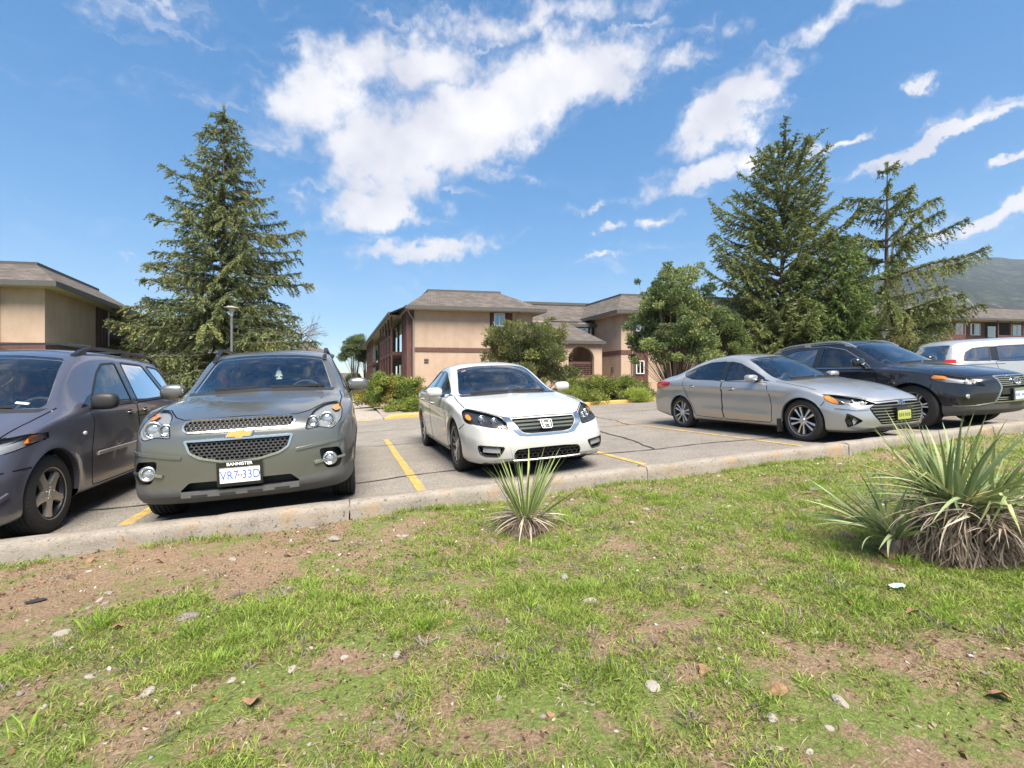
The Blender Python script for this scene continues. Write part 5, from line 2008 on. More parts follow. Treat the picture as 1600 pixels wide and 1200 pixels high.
SPEC['suv'] = dict(L=4.77, W=1.84, dia=.715, tyrew=.225, axles=(.95, 3.807), archR=.405, lowz=.24, flare=.02, flarew=.07, paint=M['p_suv'],
    top=[(0,.86),(.06,.92),(.3,.985),(.7,1.05),(1.05,1.105),(1.2,1.14),(1.3,1.19),(1.95,1.55),(2.15,1.615),(2.7,1.665),(3.7,1.655),(4.3,1.59),(4.55,1.36),(4.77,1.02)],
    edge=[(0,.62,.83),(.3,.69,.93),(.9,.74,1.035),(1.35,.745,1.10),(2.1,.665,1.52),(2.4,.645,1.585),(3.7,.63,1.575),(4.3,.60,1.49),(4.6,.64,1.15),(4.77,.68,.95)],
    shoulder=[(0,.76,.78),(.35,.85,.89),(.9,.90,.99),(1.5,.90,1.04),(3,.90,1.08),(4.2,.885,1.11),(4.77,.80,.95)],
    mid=[(0,.80,.55),(.4,.89,.6),(1,.92,.66),(3.8,.92,.70),(4.77,.84,.6)],
    rocker=[(0,.79,.30),(.4,.87,.29),(1,.88,.30),(3.8,.88,.31),(4.77,.82,.38)],
    bottom=[(0,.235),(.5,.225),(1.3,.23),(4,.25),(4.77,.36)],
    sweepF=.30, powF=3.2, soft=1, sweepR=.12, noseF=[(.15,.10),(.25,.05),(.36,.0),(.55,0),(.8,.02),(.88,.05),(.98,.13),(1.2,.14)], noseR=[(.2,.05),(.5,0),(.9,.05),(1.1,0),(1.6,0)])
SPEC['white'] = dict(L=4.86, W=1.85, dia=.66, tyrew=.225, axles=(.96, 3.735), archR=.365, lowz=.17, paint=M['p_white'],
    top=[(0,.655),(.06,.715),(.3,.785),(.7,.865),(1.1,.925),(1.3,.955),(1.42,1.0),(2.1,1.355),(2.3,1.41),(2.7,1.455),(3.1,1.445),(3.5,1.385),(3.8,1.29),(4.2,1.135),(4.35,1.11),(4.75,1.08),(4.86,.98)],
    edge=[(0,.58,.63),(.3,.67,.745),(.8,.72,.845),(1.25,.735,.91),(1.5,.725,.955),(2.25,.635,1.315),(2.5,.62,1.37),(2.9,.61,1.385),(3.35,.60,1.345),(3.75,.60,1.22),(4.15,.64,1.08),(4.45,.68,1.05),(4.86,.62,.95)],
    shoulder=[(0,.74,.585),(.3,.83,.68),(.8,.895,.80),(1.4,.905,.89),(2,.90,.925),(3,.90,.955),(3.8,.89,.985),(4.4,.86,.98),(4.86,.78,.90)],
    mid=[(0,.79,.45),(.4,.89,.5),(1,.92,.56),(3.8,.92,.62),(4.86,.84,.55)],
    rocker=[(0,.78,.23),(.4,.87,.22),(1,.88,.24),(3.8,.88,.25),(4.86,.82,.32)],
    bottom=[(0,.17),(.5,.165),(1.3,.175),(4,.19),(4.86,.3)],
    creases=[([(1.2,.74),(2.5,.80),(4.6,.88)], .022, .09)],
    sweepF=.32, powF=4.2, soft=1, sweepR=.14, noseF=[(.15,.07),(.24,.02),(.36,0),(.5,.015),(.62,.05),(.72,.12),(.9,.14)], noseR=[(.2,.05),(.5,0),(.8,.04),(1.0,0),(1.6,0)])
SPEC['silver'] = dict(L=4.62, W=1.80, dia=.634, tyrew=.22, axles=(.87, 3.57), archR=.352, lowz=.17, paint=M['p_silver'],
    top=[(0,.64),(.06,.70),(.3,.77),(.7,.85),(1.1,.915),(1.25,.945),(1.36,.99),(2.05,1.335),(2.25,1.39),(2.6,1.43),(3.0,1.415),(3.4,1.34),(3.8,1.215),(4.15,1.095),(4.3,1.07),(4.52,1.05),(4.62,.95)],
    edge=[(0,.56,.615),(.3,.65,.73),(.8,.70,.835),(1.2,.715,.90),(1.45,.705,.945),(2.2,.605,1.295),(2.45,.59,1.345),(2.8,.58,1.355),(3.2,.57,1.31),(3.6,.57,1.20),(4.0,.61,1.07),(4.25,.65,1.03),(4.62,.60,.93)],
    shoulder=[(0,.72,.57),(.3,.81,.66),(.8,.87,.79),(1.4,.88,.875),(2,.875,.905),(3,.875,.935),(3.7,.865,.965),(4.2,.84,.965),(4.62,.76,.90)],
    mid=[(0,.77,.44),(.4,.865,.5),(1,.89,.55),(3.6,.89,.60),(4.62,.82,.55)],
    rocker=[(0,.76,.23),(.4,.84,.22),(1,.85,.23),(3.6,.85,.24),(4.62,.80,.32)],
    bottom=[(0,.17),(.5,.165),(1.3,.17),(3.8,.185),(4.62,.3)],
    creases=[([(1.0,.735),(2.5,.80),(4.4,.875)], .030, .09), ([(1.35,.345),(3.1,.40)], .024, .07)],
    sweepF=.34, powF=3.1, soft=1, sweepR=.14, noseF=[(.15,.07),(.24,.02),(.36,0),(.5,.015),(.62,.05),(.72,.12),(.9,.14)], noseR=[(.2,.05),(.5,0),(.8,.04),(1.0,0),(1.6,0)])
SPEC['black'] = dict(L=4.77, W=1.885, dia=.74, tyrew=.235, axles=(.94, 3.68), archR=.415, lowz=.24, flare=.018, flarew=.07, paint=M['p_black'],
    top=[(0,.84),(.06,.90),(.3,.97),(.7,1.035),(1.1,1.085),(1.25,1.115),(1.35,1.16),(2.05,1.54),(2.25,1.60),(2.75,1.655),(3.4,1.63),(4.0,1.545),(4.35,1.40),(4.6,1.17),(4.77,1.0)],
    edge=[(0,.62,.81),(.3,.70,.92),(.9,.75,1.02),(1.4,.755,1.085),(2.2,.625,1.50),(2.5,.605,1.56),(3.4,.595,1.535),(4.0,.57,1.43),(4.4,.61,1.22),(4.77,.66,.95)],
    shoulder=[(0,.76,.76),(.35,.86,.87),(.9,.92,.97),(1.5,.92,1.02),(3,.92,1.06),(4.1,.90,1.10),(4.77,.80,.95)],
    mid=[(0,.81,.55),(.4,.90,.6),(1,.94,.66),(3.8,.94,.70),(4.77,.85,.6)],
    rocker=[(0,.80,.30),(.4,.88,.29),(1,.90,.30),(3.8,.90,.31),(4.77,.84,.38)],
    bottom=[(0,.26),(.5,.22),(1.3,.23),(4,.25),(4.77,.36)],
    sweepF=.36, soft=1, sweepR=.14, noseF=[(.15,.18),(.25,.10),(.36,.03),(.55,0),(.8,.02),(.88,.06),(.98,.14),(1.2,.15)], noseR=[(.2,.05),(.5,0),(.9,.05),(1.1,0),(1.6,0)])
SPEC['van'] = dict(L=5.15, W=1.98, dia=.68, tyrew=.225, axles=(.97, 4.05), archR=.395, lowz=.2, paint=M['p_van'],
    top=[(0,.84),(.06,.90),(.3,.97),(.7,1.05),(.95,1.12),(1.05,1.17),(1.85,1.60),(2.1,1.665),(2.8,1.725),(4.4,1.71),(4.85,1.64),(5.05,1.3),(5.15,1.0)],
    edge=[(0,.62,.81),(.3,.72,.92),(.8,.78,1.02),(1.1,.80,1.08),(1.95,.68,1.545),(2.3,.67,1.615),(2.9,.67,1.64),(4.3,.66,1.62),(4.8,.64,1.54),(5.05,.72,1.1),(5.15,.75,.95)],
    shoulder=[(0,.76,.76),(.35,.88,.87),(.8,.95,.98),(1.3,.955,1.03),(3,.955,1.05),(4.8,.94,1.05),(5.15,.87,.95)],
    mid=[(0,.82,.55),(.4,.93,.6),(1,.975,.66),(4.2,.975,.70),(5.15,.90,.6)],
    rocker=[(0,.82,.26),(.4,.92,.26),(1,.94,.27),(4.1,.94,.28),(5.15,.88,.36)],
    bottom=[(0,.2),(.5,.2),(1.3,.2),(4.3,.22),(5.15,.34)],
    sweepF=.34, soft=1, sweepR=.08, noseF=[(.15,.10),(.25,.05),(.36,.0),(.55,0),(.8,.02),(.88,.05),(.98,.13),(1.2,.14)], noseR=[(.2,.05),(.5,0),(.9,.03),(1.1,0),(1.6,0)])

POS = dict(mpv=(-3.29, 4.16, 0.0), suv=(-.825, 4.40, 0.0), white=(2.185, 5.01, 0.0), silver=(7.39, 4.50, .015), black=(9.92, 4.42, 0.0))
vx, vy = wpt(1492, 12.9)
_f = cdir(1, 0)
VAN_RZ = math.atan2(_f[0], -_f[1])        # nose (-y of the model) turned to camera right
_n = (vx + _f[0]*5.15 - cdir(0, -1)[0]*.99, vy + _f[1]*5.15 - cdir(0, -1)[1]*.99)
POS['van'] = (_n[0], _n[1], VAN_RZ)
# ------------------------------------------------------------------ vehicle details
def frame_at(car, view, u, v, side=1):
    c, n = car.hit(view, u, v, side)
    X = Vector((1, 0, 0)) if view in ('front', 'top') else Vector((0, 1, 0))
    X = (X - n * X.dot(n)).normalized()
    Y = n.cross(X)
    m = Matrix.Identity(4)
    for i in range(3):
        m[i][0], m[i][1], m[i][2], m[i][3] = X[i], Y[i], n[i], c[i]
    return m

def plaque(mb, mtx, poly, h0, h1):
    n = len(poly)
    vs = [mtx @ Vector((p[0], p[1], h0)) for p in poly] + [mtx @ Vector((p[0]*.94, p[1]*.94, h1)) for p in poly]
    fs = [tuple(range(n, 2*n))] + [(i, (i+1) % n, n+(i+1) % n, n+i) for i in range(n)]
    mb.add(vs, fs)

def ring_plaque(mb, mtx, outer, inner, h0, h1):
    n = len(outer)
    vs = []
    for P, h in ((outer, h0), (outer, h1), (inner, h1), (inner, h0)):
        vs += [mtx @ Vector((p[0], p[1], h)) for p in P]
    fs = []
    for k in range(3):
        fs += [(k*n+i, k*n+(i+1) % n, (k+1)*n+(i+1) % n, (k+1)*n+i) for i in range(n)]
    mb.add(vs, fs)

def ellipse(a, b, n=28):
    return [(a*math.cos(2*PI*i/n), b*math.sin(2*PI*i/n)) for i in range(n)]

def side_glass(car, polys, trim=.026, trim_mat='blackplastic', pillar=()):
    """polys: list of (polygon, glass key)"""
    for side in (1, -1):
        for poly, g in polys:
            P = rp(poly, .035)
            o = car.take(car.cut('side', P, side, nmin=.05), 'window', M[g], offset=-.003)
            car.ribbon('window_seal', M[trim_mat], 'side', P, trim, side, .002, True, o)
        for poly in pillar:
            fs = car.cut('side', poly, side, nmin=.05)
            if fs:
                car.take(fs, 'pillar_trim', M['gloss_black'])

def screen(car, poly, lim, name='windshield', view='front', g='glass', trim=.035):
    P = rp(poly, .05)
    fs = car.cut(view, P, lim=lim, nmin=.06)
    o = car.take(fs, name, M[g], offset=-.002)
    return o

def doors(car, polys, handles, hmat='paint', sizes=(.2, .028)):
    sp = car.sp
    for side in (1, -1):
        for k, poly in enumerate(polys):
            fs = car.cut('side', rp(poly, .05), side)
            o = car.take(fs, 'door', sp['paint'])
            car.ribbon('door_gap', M['gap'], 'side', rp(poly, .05), .011, side, .0012, True, o)
            hy, hz = handles[k]
            c, n = car.hit('side', hy, hz, side)
            m = MB()
            L_, t = sizes
            rbox(m, c.x + side*.022, hy, hz, .022, L_, t, 3, 8)
            m.box(min(c.x-.01*side, c.x+.02*side), max(c.x-.01*side, c.x+.02*side), hy-L_*.42, hy-L_*.3, hz-.01, hz+.01)
            m.box(min(c.x-.01*side, c.x+.02*side), max(c.x-.01*side, c.x+.02*side), hy+L_*.3, hy+L_*.42, hz-.01, hz+.01)
            m.build('handle', sp['paint'] if hmat == 'paint' else M[hmat], o, True)
            cup = [(hy + L_*.36*a, hz + t*1.0*b) for a, b in ellipse(1, 1, 14)]
            cm = MB()
            pr = car.path('side', cup, side, .05, False, .0015)
            cm.add([p for p, _ in pr], [tuple(range(len(pr)))])
            cm.build('handle_shade', M['gap'], o)  # flat black patch painted as the shade in the handle cup

def lamps(car, poly, depth=.06, inward=.04, proj=(), amber=None, bezel='reflector', name='headlight', lim=(-1, 1.3), bars=()):
    for sx in (1, -1):
        P = [(u*sx, v) for u, v in poly]
        P = P if sx > 0 else P[::-1]
        P = rp(P, .03)
        am = None
        fs = car.cut('front', P, lim=lim, nmin=.015)
        b = car.to_mesh(fs, name, M[bezel], None, 0, (-sx*inward, depth, 0), walls=(0, depth, 0))
        car.take(fs, 'lens', M['lens'], b, .001)
        car.ribbon('lamp_seal', M['gap'], 'front', P, .008, 1, .001, True, b, .04)
        for (u, v, r, dd) in proj:
            c, n = car.hit('front', u*sx, v)
            m = MB()
            rings(m, c.x - sx*inward*.6, c.y + depth*.75, c.z, [(r*1.25, 0), (r*1.25, dd), (r*1.08, dd+.006), (r, dd), (r*.98, dd*.4)], 24)
            m.build('lamp_ring', M['satin'], b, True)
            m = MB()
            rings(m, c.x - sx*inward*.6, c.y + depth*.75, c.z, [(r*.97, dd*.3), (r*.8, dd*.62), (r*.45, dd*.85), (.0008, dd*.92)], 20)
            m.build('projector', M['bulb'], b, True)
        if amber:
            m = MB()
            Q = rp([(u*sx, v) for u, v in amber], .015)
            pr = car.path('front', Q, 1, .03, True, -.006)
            pts = [p for p, _ in pr]
            cc = sum(pts, Vector()) / len(pts)
            m.add([cc] + pts, [(0, 1+i, 1+(i+1) % len(pts)) for i in range(len(pts))])
            m.build('turn_signal', M['amber'], b)
        for pts, w, mk in bars:
            car.ribbon('lamp_strip', M[mk], 'front', [(u*sx, v) for u, v in pts], w, 1, -.012, False, b, height=.006)

def opening(car, poly, depth, mat='blackplastic', name='grille', r=.03, lim=(-1, .9)):
    P = rp(poly, r)
    fs = car.cut('front', P, lim=lim, nmin=.02)
    return car.pocket(fs, name, M[mat], depth), P

def bars_across(car, parent, rows, mat, h, d, off, name='grille_bar'):
    """rows: (z, half width) or (z, x0, x1)"""
    for row in rows:
        z, x0, x1 = (row[0], -row[1], row[1]) if len(row) == 2 else row
        pr = car.path('front', [(x0, z), (x1, z)], 1, .06, False, 0)
        m = MB()
        m.bar([p + Vector((0, off, 0)) for p, _ in pr], d, h)
        m.build(name, M[mat], parent)

def gap(car, name, view, pts, side=1, w=.011, closed=False, lim=None):
    return car.ribbon(name, M['gap'], view, pts, w, side, .0012, closed)

def wipers(car, pts_list):
    """each: list of (x, z) on the screen in front view"""
    for pts in pts_list:
        pr = car.path('front', pts, 1, .08, False, .012)
        m = MB()
        m.bar([p for p, _ in pr], .016, .022)
        m.build('wiper', M['blackplastic'], car.root)

def roof_rails(car, xy, y0, y1, mat, lift=.055, w=.035, h=.03, foot=True):
    for sx in (1, -1):
        ys = np.linspace(y0, y1, 14)
        pts = []
        for i, y in enumerate(ys):
            x = xy(y) * sx
            c, n = car.hit('top', x, y)
            t = min(i, len(ys)-1-i)
            l = lift * min(1, (t / 1.6)) + .006
            pts.append((c.x, c.y, c.z + l))
        m = MB()
        m.bar(pts, w, h)
        for i in (1, 7, 12):
            m.box(pts[i][0]-w*.45, pts[i][0]+w*.45, pts[i][1]-.06, pts[i][1]+.06, pts[i][2]-lift-.02, pts[i][2]-h*.3)
        m.build('roof_rail', M[mat], car.root, False, .004)

def tail_lamps(car, poly, lim_y, mat='redlens'):
    for side in (1, -1):
        fs = car.cut('side', rp(poly, .03), side, nmin=-.2)
        if fs:
            o = car.take(fs, 'tail_light', M[mat], offset=.004)

def rear_screen(car, poly, lim):
    fs = car.cut('rear', rp(poly, .05), lim=lim, nmin=.06)
    if fs:
        o = car.take(fs, 'rear_window', M['tint' if car.sp.get('tintrear', True) else 'glass'], offset=-.002)

def body_patch(car, view, poly, name, mat, lim=(-9, 99), nmin=.02, side=1, offset=0.0):
    fs = car.cut(view, poly, side, lim, nmin)
    if fs:
        return car.take(fs, name, M[mat], offset=offset)

CARS = {}
M['plateink'] = simple('plate dark print', (.10, .12, .05), .5)
M['emblem'] = simple('badge metal', (.50, .50, .50), .35, .8)
M['darkmesh'] = grainy('dark grille plastic', (.05, .05, .052), .15, 150, .45, .1, .001)
# ============ grey green crossover
def build_suv():
    c = Car('crossover', SPEC['suv'])
    c.arches()
    screen(c, [(-.70,1.135),(-.35,1.158),(0,1.165),(.35,1.158),(.70,1.135),(.575,1.525),(.3,1.555),(0,1.562),(-.3,1.555),(-.575,1.525)], (1.0, 2.7))
    body_patch(c, 'front', [(-.70,1.105),(0,1.128),(.70,1.105),(.72,1.14),(.35,1.158),(0,1.165),(-.35,1.158),(-.72,1.14)], 'cowl_panel', 'blackplastic', (1.0, 1.7), .02)
    side_glass(c, [([(1.62,1.13),(1.95,1.30),(2.3,1.50),(2.62,1.525),(2.60,1.11)], 'glass'), ([(2.72,1.115),(2.72,1.525),(3.35,1.52),(3.62,1.48),(3.70,1.16)], 'tint'),
                   ([(3.82,1.18),(3.74,1.45),(4.05,1.43),(4.3,1.33),(4.2,1.22)], 'tint')], pillar=[[(2.60,1.11),(2.72,1.11),(2.72,1.52),(2.62,1.52)]])
    rear_screen(c, [(-.55,1.15),(.55,1.15),(.46,1.5),(-.46,1.5)], (4.1, 5))
    lamps(c, [(.495,.778),(.515,.86),(.56,.94),(.65,.985),(.76,.995),(.80,.93),(.79,.84),(.71,.765),(.61,.795)], .07, .03,
          proj=[(.685,.845,.058,.035), (.575,.845,.04,.028)], amber=[(.70,.955),(.775,.98),(.785,.93),(.74,.92)])
    # two-part grille with chrome surrounds
    ug, P = opening(c, [(-.385,.815),(-.415,.85),(-.405,.895),(-.365,.91),(.365,.91),(.405,.895),(.415,.85),(.385,.815)], .05)
    c.ribbon('chrome_surround', M['chrome'], 'front', P, .022, 1, .002, True, ug, .025, .008)
    hexmesh(c, 'grille_mesh', M['darkmesh'], inset(P, .006), 'front', .034, .022, .006, .018, ug)
    lg, P2 = opening(c, [(-.385,.735),(-.395,.75),(.395,.75),(.385,.735),(.36,.655),(.29,.61),(.15,.575),(0,.562),(-.15,.575),(-.29,.61),(-.36,.655)], .05, r=.02)
    c.ribbon('chrome_surround', M['chrome'], 'front', P2, .024, 1, .002, True, lg, .025, .008)
    hexmesh(c, 'grille_mesh', M['darkmesh'], inset(P2, .008), 'front', .036, .024, .0065, .018, lg)
    mt = frame_at(c, 'front', 0, .782)
    bow = [(-1,-.2),(-.82,.2),(-.27,.2),(-.20,.36),(.34,.36),(.27,.2),(1,.2),(.82,-.2),(.27,-.2),(.20,-.36),(-.34,-.36),(-.27,-.2)]
    e = MB(); plaque(e, mt, [(p[0]*.112, p[1]*.112*.95) for p in bow], 0, .012)
    eo = e.build('emblem', M['chrome'], c.root)
    e = MB(); plaque(e, mt, [(p[0]*.100, p[1]*.097) for p in bow], .011, .015)
    e.build('emblem_face', M['gold'], eo)
    # fog lamps in their pockets
    for sx in (1, -1):
        P = rp([(sx*u, v) for u, v in [(.60,.605),(.765,.60),(.79,.52),(.765,.425),(.655,.42),(.615,.50)]], .03)
        fs = c.cut('front', P if sx > 0 else P[::-1], lim=(-1, .9), nmin=.02)
        po = c.pocket(fs, 'fog_pocket', M['blackplastic'], .06, dirv=(-sx*.4, 1, 0))
        q, n = c.hit('front', sx*.69, .505)
        m = MB(); rings(m, q.x-sx*.01, q.y+.035, q.z, [(.062, 0), (.064, .035), (.055, .05), (.044, .044), (.040, .02)], 28)
        m.build('fog_ring', M['satin'], po, True)
        m = MB(); rings(m, q.x-sx*.01, q.y+.035, q.z, [(.041, .02), (.03, .03), (.001, .034)], 20)
        m.build('fog_lens', M['bulb'], po, True)
        pr = c.path('front', [(sx*.555,.487),(sx*.64,.50)], 1, .03, False, .012)
        m = MB(); m.bar([p for p, _ in pr], .016, .024); m.build('fog_bar', M['satin'], po, False, .003)
        pr = c.path('front', [(sx*.735,.507),(sx*.80,.512)], 1, .03, False, .006)
        m = MB(); m.bar([p for p, _ in pr], .014, .02); m.build('fog_bar', M['satin'], po, False, .003)
        c.ribbon('bumper_crease', SPEC['suv']['paint'], 'front', [(sx*.42,.618),(sx*.62,.645),(sx*.80,.672)], .03, 1, .0, False, None, .03, .010)
    # lower intake, skid panel, unpainted cladding
    op, P3 = opening(c, [(-.435,.36),(-.37,.418),(.37,.418),(.435,.36),(.43,.345),(-.43,.345)], .10, r=.015)
    body_patch(c, 'front', [(-1.0,.445),(-.72,.41),(-.43,.372),(.43,.372),(.72,.41),(1.0,.445),(1.0,.1),(-1.0,.1)], 'bumper_cladding', 'greyplastic', (-1, .62), .0)
    for side in (1, -1):
        body_patch(c, 'side', [(.3,.40),(4.5,.40),(4.5,.1),(.3,.1)], 'sill_cladding', 'greyplastic', nmin=-.5, side=side)
    m = MB()
    pr = c.path('front', [(-.43,.325),(0,.322),(.43,.325)], 1, .05, False, .004)
    m.bar([p for p, _ in pr], .03, .045); sk = m.build('skid_bar', M['greyplastic'], c.root)
    for x in (-.30, -.1, .1, .30):
        pr = c.path('front', [(x-.055,.318),(x+.055,.318)], 1, .05, False, .022)
        m = MB(); m.bar([p for p, _ in pr], .014, .022); m.build('skid_rib', M['blackplastic'], sk)
    gap(c, 'hood_gap', 'front', [(-.76,.998),(-.64,.99),(-.52,.935),(-.43,.915),(0,.925),(.43,.915),(.52,.935),(.64,.99),(.76,.998)])
    for sx in (1, -1):
        gap(c, 'hood_gap', 'top', [(sx*.775,.60),(sx*.795,1.0),(sx*.77,1.38)])
    doors(c, [[(1.46,.30),(1.42,.62),(1.50,1.075),(2.655,1.10),(2.655,.30)], [(2.67,.30),(2.67,1.10),(3.72,1.135),(3.66,.85),(3.36,.50),(3.30,.30)]], [(2.45,.93), (3.45,.97)])
    tail_lamps(c, [(4.25,1.12),(4.9,1.12),(4.9,.85),(4.4,.88)], None)
    for side in (1, -1):
        mirror_cap(c, side, (side*.975, 1.78, 1.165), (.25, .15, .165), SPEC['suv']['paint'], arm_to=(side*.83, 1.80, 1.10))
    roof_rails(c, lambda y: .60, 1.95, 4.15, 'darkmetal', .06)
    wipers(c, [[(-.45,1.152),(-.05,1.17)], [(.08,1.165),(.60,1.16)]])
    p = plate(c, 0, .462, c.hit('front', 0, .46)[0].y - .022, frame=M['gloss_black'], bg=M['platewhite'])
    yb = c.hit('front', 0, .46)[0].y - .022
    T = lambda x, z, dy=0: Matrix.Translation((x, yb - .0065 + dy, z)) @ FRONT_TXT
    text_mesh('plate_number', 'VR7', .098, M['plateblue'], p, T(-.078, .454), .0008, .80, .0002)
    text_mesh('plate_number', '33D', .098, M['plateblue'], p, T(.080, .454), .0008, .80, .0002)
    fl = MB(); fl.box(-.018, -.004, yb-.0075, yb-.006, .447, .463); fl.box(.002, .016, yb-.0075, yb-.006, .447, .463)
    fl.build('plate_flag', simple('plate flag red', (.5, .12, .12), .5), p)
    text_mesh('dealer_name', 'BANNISTER', .036, M['white'], p, Matrix.Translation((0, yb-.0125, .462+.0845)) @ FRONT_TXT, .0006, 1.0, .0007)
    text_mesh('plate_slogan', 'BRITISH COLUMBIA', .014, M['plateblue'], p, Matrix.Translation((0, yb-.0065, .462+.058)) @ FRONT_TXT, .0005, 1.0)
    fr = frame_at(c, 'front', 0, 1.37)
    f = MB()
    # card air freshener, a little fir tree, hung from the mirror
    tree = [(0,.075),(.018,.045),(.010,.045),(.027,.015),(.016,.015),(.036,-.022),(.010,-.022),(.010,-.036),(.026,-.036),(.026,-.05),(-.026,-.05),(-.026,-.036),(-.010,-.036),(-.010,-.022),(-.036,-.022),(-.016,.015),(-.027,.015),(-.010,.045),(-.018,.045)]
    f.add([(x*1.25+.05, 2.12, z*1.25+1.335) for x, z in tree] + [(x*1.25+.05, 2.123, z*1.25+1.335) for x, z in tree],
          [tuple(range(19)), tuple(range(19, 38))[::-1]] + [(i, (i+1) % 19, 19+(i+1) % 19, 19+i) for i in range(19)])
    f.build('air_freshener', simple('pale card', (.72, .86, .80), .6), c.root)
    f = MB(); rbox(f, .04, 2.06, 1.485, .24, .04, .07, 4, 8); f.tube([(.04, 2.06, 1.5), (.04, 1.98, 1.545)], .01, 6)
    f.build('rear_view_mirror', M['seatdark'], c.root, True)
    interior(c, 1.35, 1.10, [(.38, 2.35, .62), (-.38, 2.35, .62)], .42, (1.3, 4.3, 1.08, .78), 1, (3.35, .62, 1.3))
    def wh(): return make_wheel(.715, .225, .222, [(2*PI*k/5, [(.05,0,.035),(.21,0,.03)]) for k in range(5)], M['rim_silver'], M['rim_dark'])
    c.wheels(wh)
    c.finish(SPEC['suv']['paint'], M['blackplastic'], (1.25, 4.5, 1.0))
    c.place(*POS['suv'])
    tag(c.root, 'grey green crossover with split honeycomb grille, gold bow tie emblem and plate VR7 33D', 'car', 'cars parked in the lot')
    return c

# ============ white sedan
def build_white():
    c = Car('white_sedan', SPEC['white'])
    c.arches()
    screen(c, [(-.70,.945),(-.35,.965),(0,.972),(.35,.965),(.70,.945),(.555,1.335),(.3,1.37),(0,1.377),(-.3,1.37),(-.555,1.335)], (1.0, 2.9))
    body_patch(c, 'front', [(-.70,.925),(0,.946),(.70,.925),(.72,.95),(.35,.965),(0,.972),(-.35,.965),(-.72,.95)], 'cowl_panel', 'blackplastic', (1.1, 1.8), .02)
    side_glass(c, [([(1.66,.975),(2.0,1.135),(2.35,1.28),(2.66,1.325),(2.66,.985)], 'glass'), ([(2.76,.99),(2.76,1.325),(3.1,1.315),(3.42,1.24),(3.72,1.10),(3.72,1.035),(3.5,1.01)], 'glass')],
               trim_mat='gloss_black', pillar=[[(2.66,.985),(2.76,.985),(2.76,1.325),(2.66,1.325)], [(1.50,.945),(1.66,.975),(1.70,1.0),(1.62,.93)]])
    rear_screen(c, [(-.60,1.12),(.60,1.12),(.47,1.36),(-.47,1.36)], (3.3, 4.5))
    lamps(c, [(.455,.572),(.47,.64),(.50,.70),(.64,.755),(.80,.795),(.855,.765),(.86,.69),(.845,.64),(.65,.60)], .07, .03, bezel='lampdark',
          proj=[(.70,.685,.036,.03), (.59,.665,.03,.025)], amber=[(.785,.70),(.80,.745),(.835,.735),(.842,.69),(.81,.672)])
    gr, P = opening(c, [(-.40,.68),(.40,.68),(.36,.60),(.30,.528),(.2,.512),(-.2,.512),(-.30,.528),(-.36,.60)], .05, r=.03)
    bars_across(c, gr, [(.652,.375), (.612,.35), (.572,.33)], 'satin', .018, .02, .012)
    # chrome wings and lower chrome moustache
    for sx in (1, -1):
        Q = [(sx*u, v) for u, v in [(.405,.685),(.49,.708),(.452,.60),(.34,.50),(.25,.487),(.25,.508),(.305,.525),(.37,.60)]]
        fs = c.cut('front', Q if sx > 0 else Q[::-1], lim=(-1, .9), nmin=.02)
        c.take(fs, 'chrome_wing', M['chrome'], gr, .006)
    Q = [(-.25,.508),(.25,.508),(.25,.487),(0,.482),(-.25,.487)]
    c.take(c.cut('front', Q[::-1], lim=(-1, .9), nmin=.02), 'chrome_wing', M['chrome'], gr, .006)
    mt = frame_at(c, 'front', 0, .605)
    mt.translation += Vector((0, -.012, 0))
    e = MB()
    fo = rp([(-.064,-.056),(.064,-.056),(.074,.058),(-.074,.058)], .026, 4); fi = rp([(-.059,-.052),(.059,-.052),(.069,.054),(-.069,.054)], .024, 4)
    ring_plaque(e, mt, fo, fi, -.01, .008)
    plaque(e, mt, [(-.042,-.040),(-.028,-.040),(-.033,.046),(-.051,.046)], -.01, .009)
    plaque(e, mt, [(.028,-.040),(.042,-.040),(.051,.046),(.033,.046)], -.01, .009)
    plaque(e, mt, [(-.030,-.006),(.030,-.006),(.030,.008),(-.030,.008)], -.01, .008)
    eo = e.build('emblem', M['emblem'], c.root)
    e = MB(); plaque(e, mt, fi, -.012, -.002); e.build('emblem_field', M['lampdark'], eo)
    for sx in (1, -1):
        Q = rp([(sx*u, v) for u, v in [(.52,.375),(.79,.40),(.77,.31),(.72,.285),(.585,.275)]], .025)
        fs = c.cut('front', Q if sx > 0 else Q[::-1], lim=(-1, .9), nmin=.02)
        po = c.pocket(fs, 'fog_pocket', M['blackplastic'], .05, dirv=(-sx*.4, 1, 0))
        c.ribbon('fog_surround', M['gloss_black'], 'front', Q, .022, 1, .0015, True, po, .03, .003)
        pr = c.path('front', [(sx*.57,.338),(sx*.75,.355)], 1, .04, False, -.016)
        m = MB(); m.bar([p for p, _ in pr], .014, .055); m.build('fog_lens', M['reflector'], po)
        gap(c, 'bumper_gap', 'front', [(sx*.86,.63),(sx*.90,.56)])
    lg, P3 = opening(c, [(-.42,.285),(-.385,.34),(-.2,.35),(.2,.35),(.385,.34),(.42,.285),(.40,.222),(-.40,.222)], .06, r=.025)
    hexmesh(c, 'grille_mesh', M['gloss_black'], inset(P3, .005), 'front', .062, .036, .007, .014, lg)
    c.ribbon('chrome_lip', M['emblem'], 'front', [(-.42,.218),(-.2,.212),(.2,.212),(.42,.218)], .018, 1, .004, False, lg, .04, .008)
    body_patch(c, 'front', [(-.42,.212),(.42,.212),(.46,.1),(-.46,.1)], 'lower_lip', 'blackplastic', (-1, .6), .0)
    gap(c, 'hood_gap', 'front', [(-.80,.80),(-.64,.765),(-.50,.712),(-.40,.692),(0,.70),(.40,.692),(.50,.712),(.64,.765),(.80,.80)])
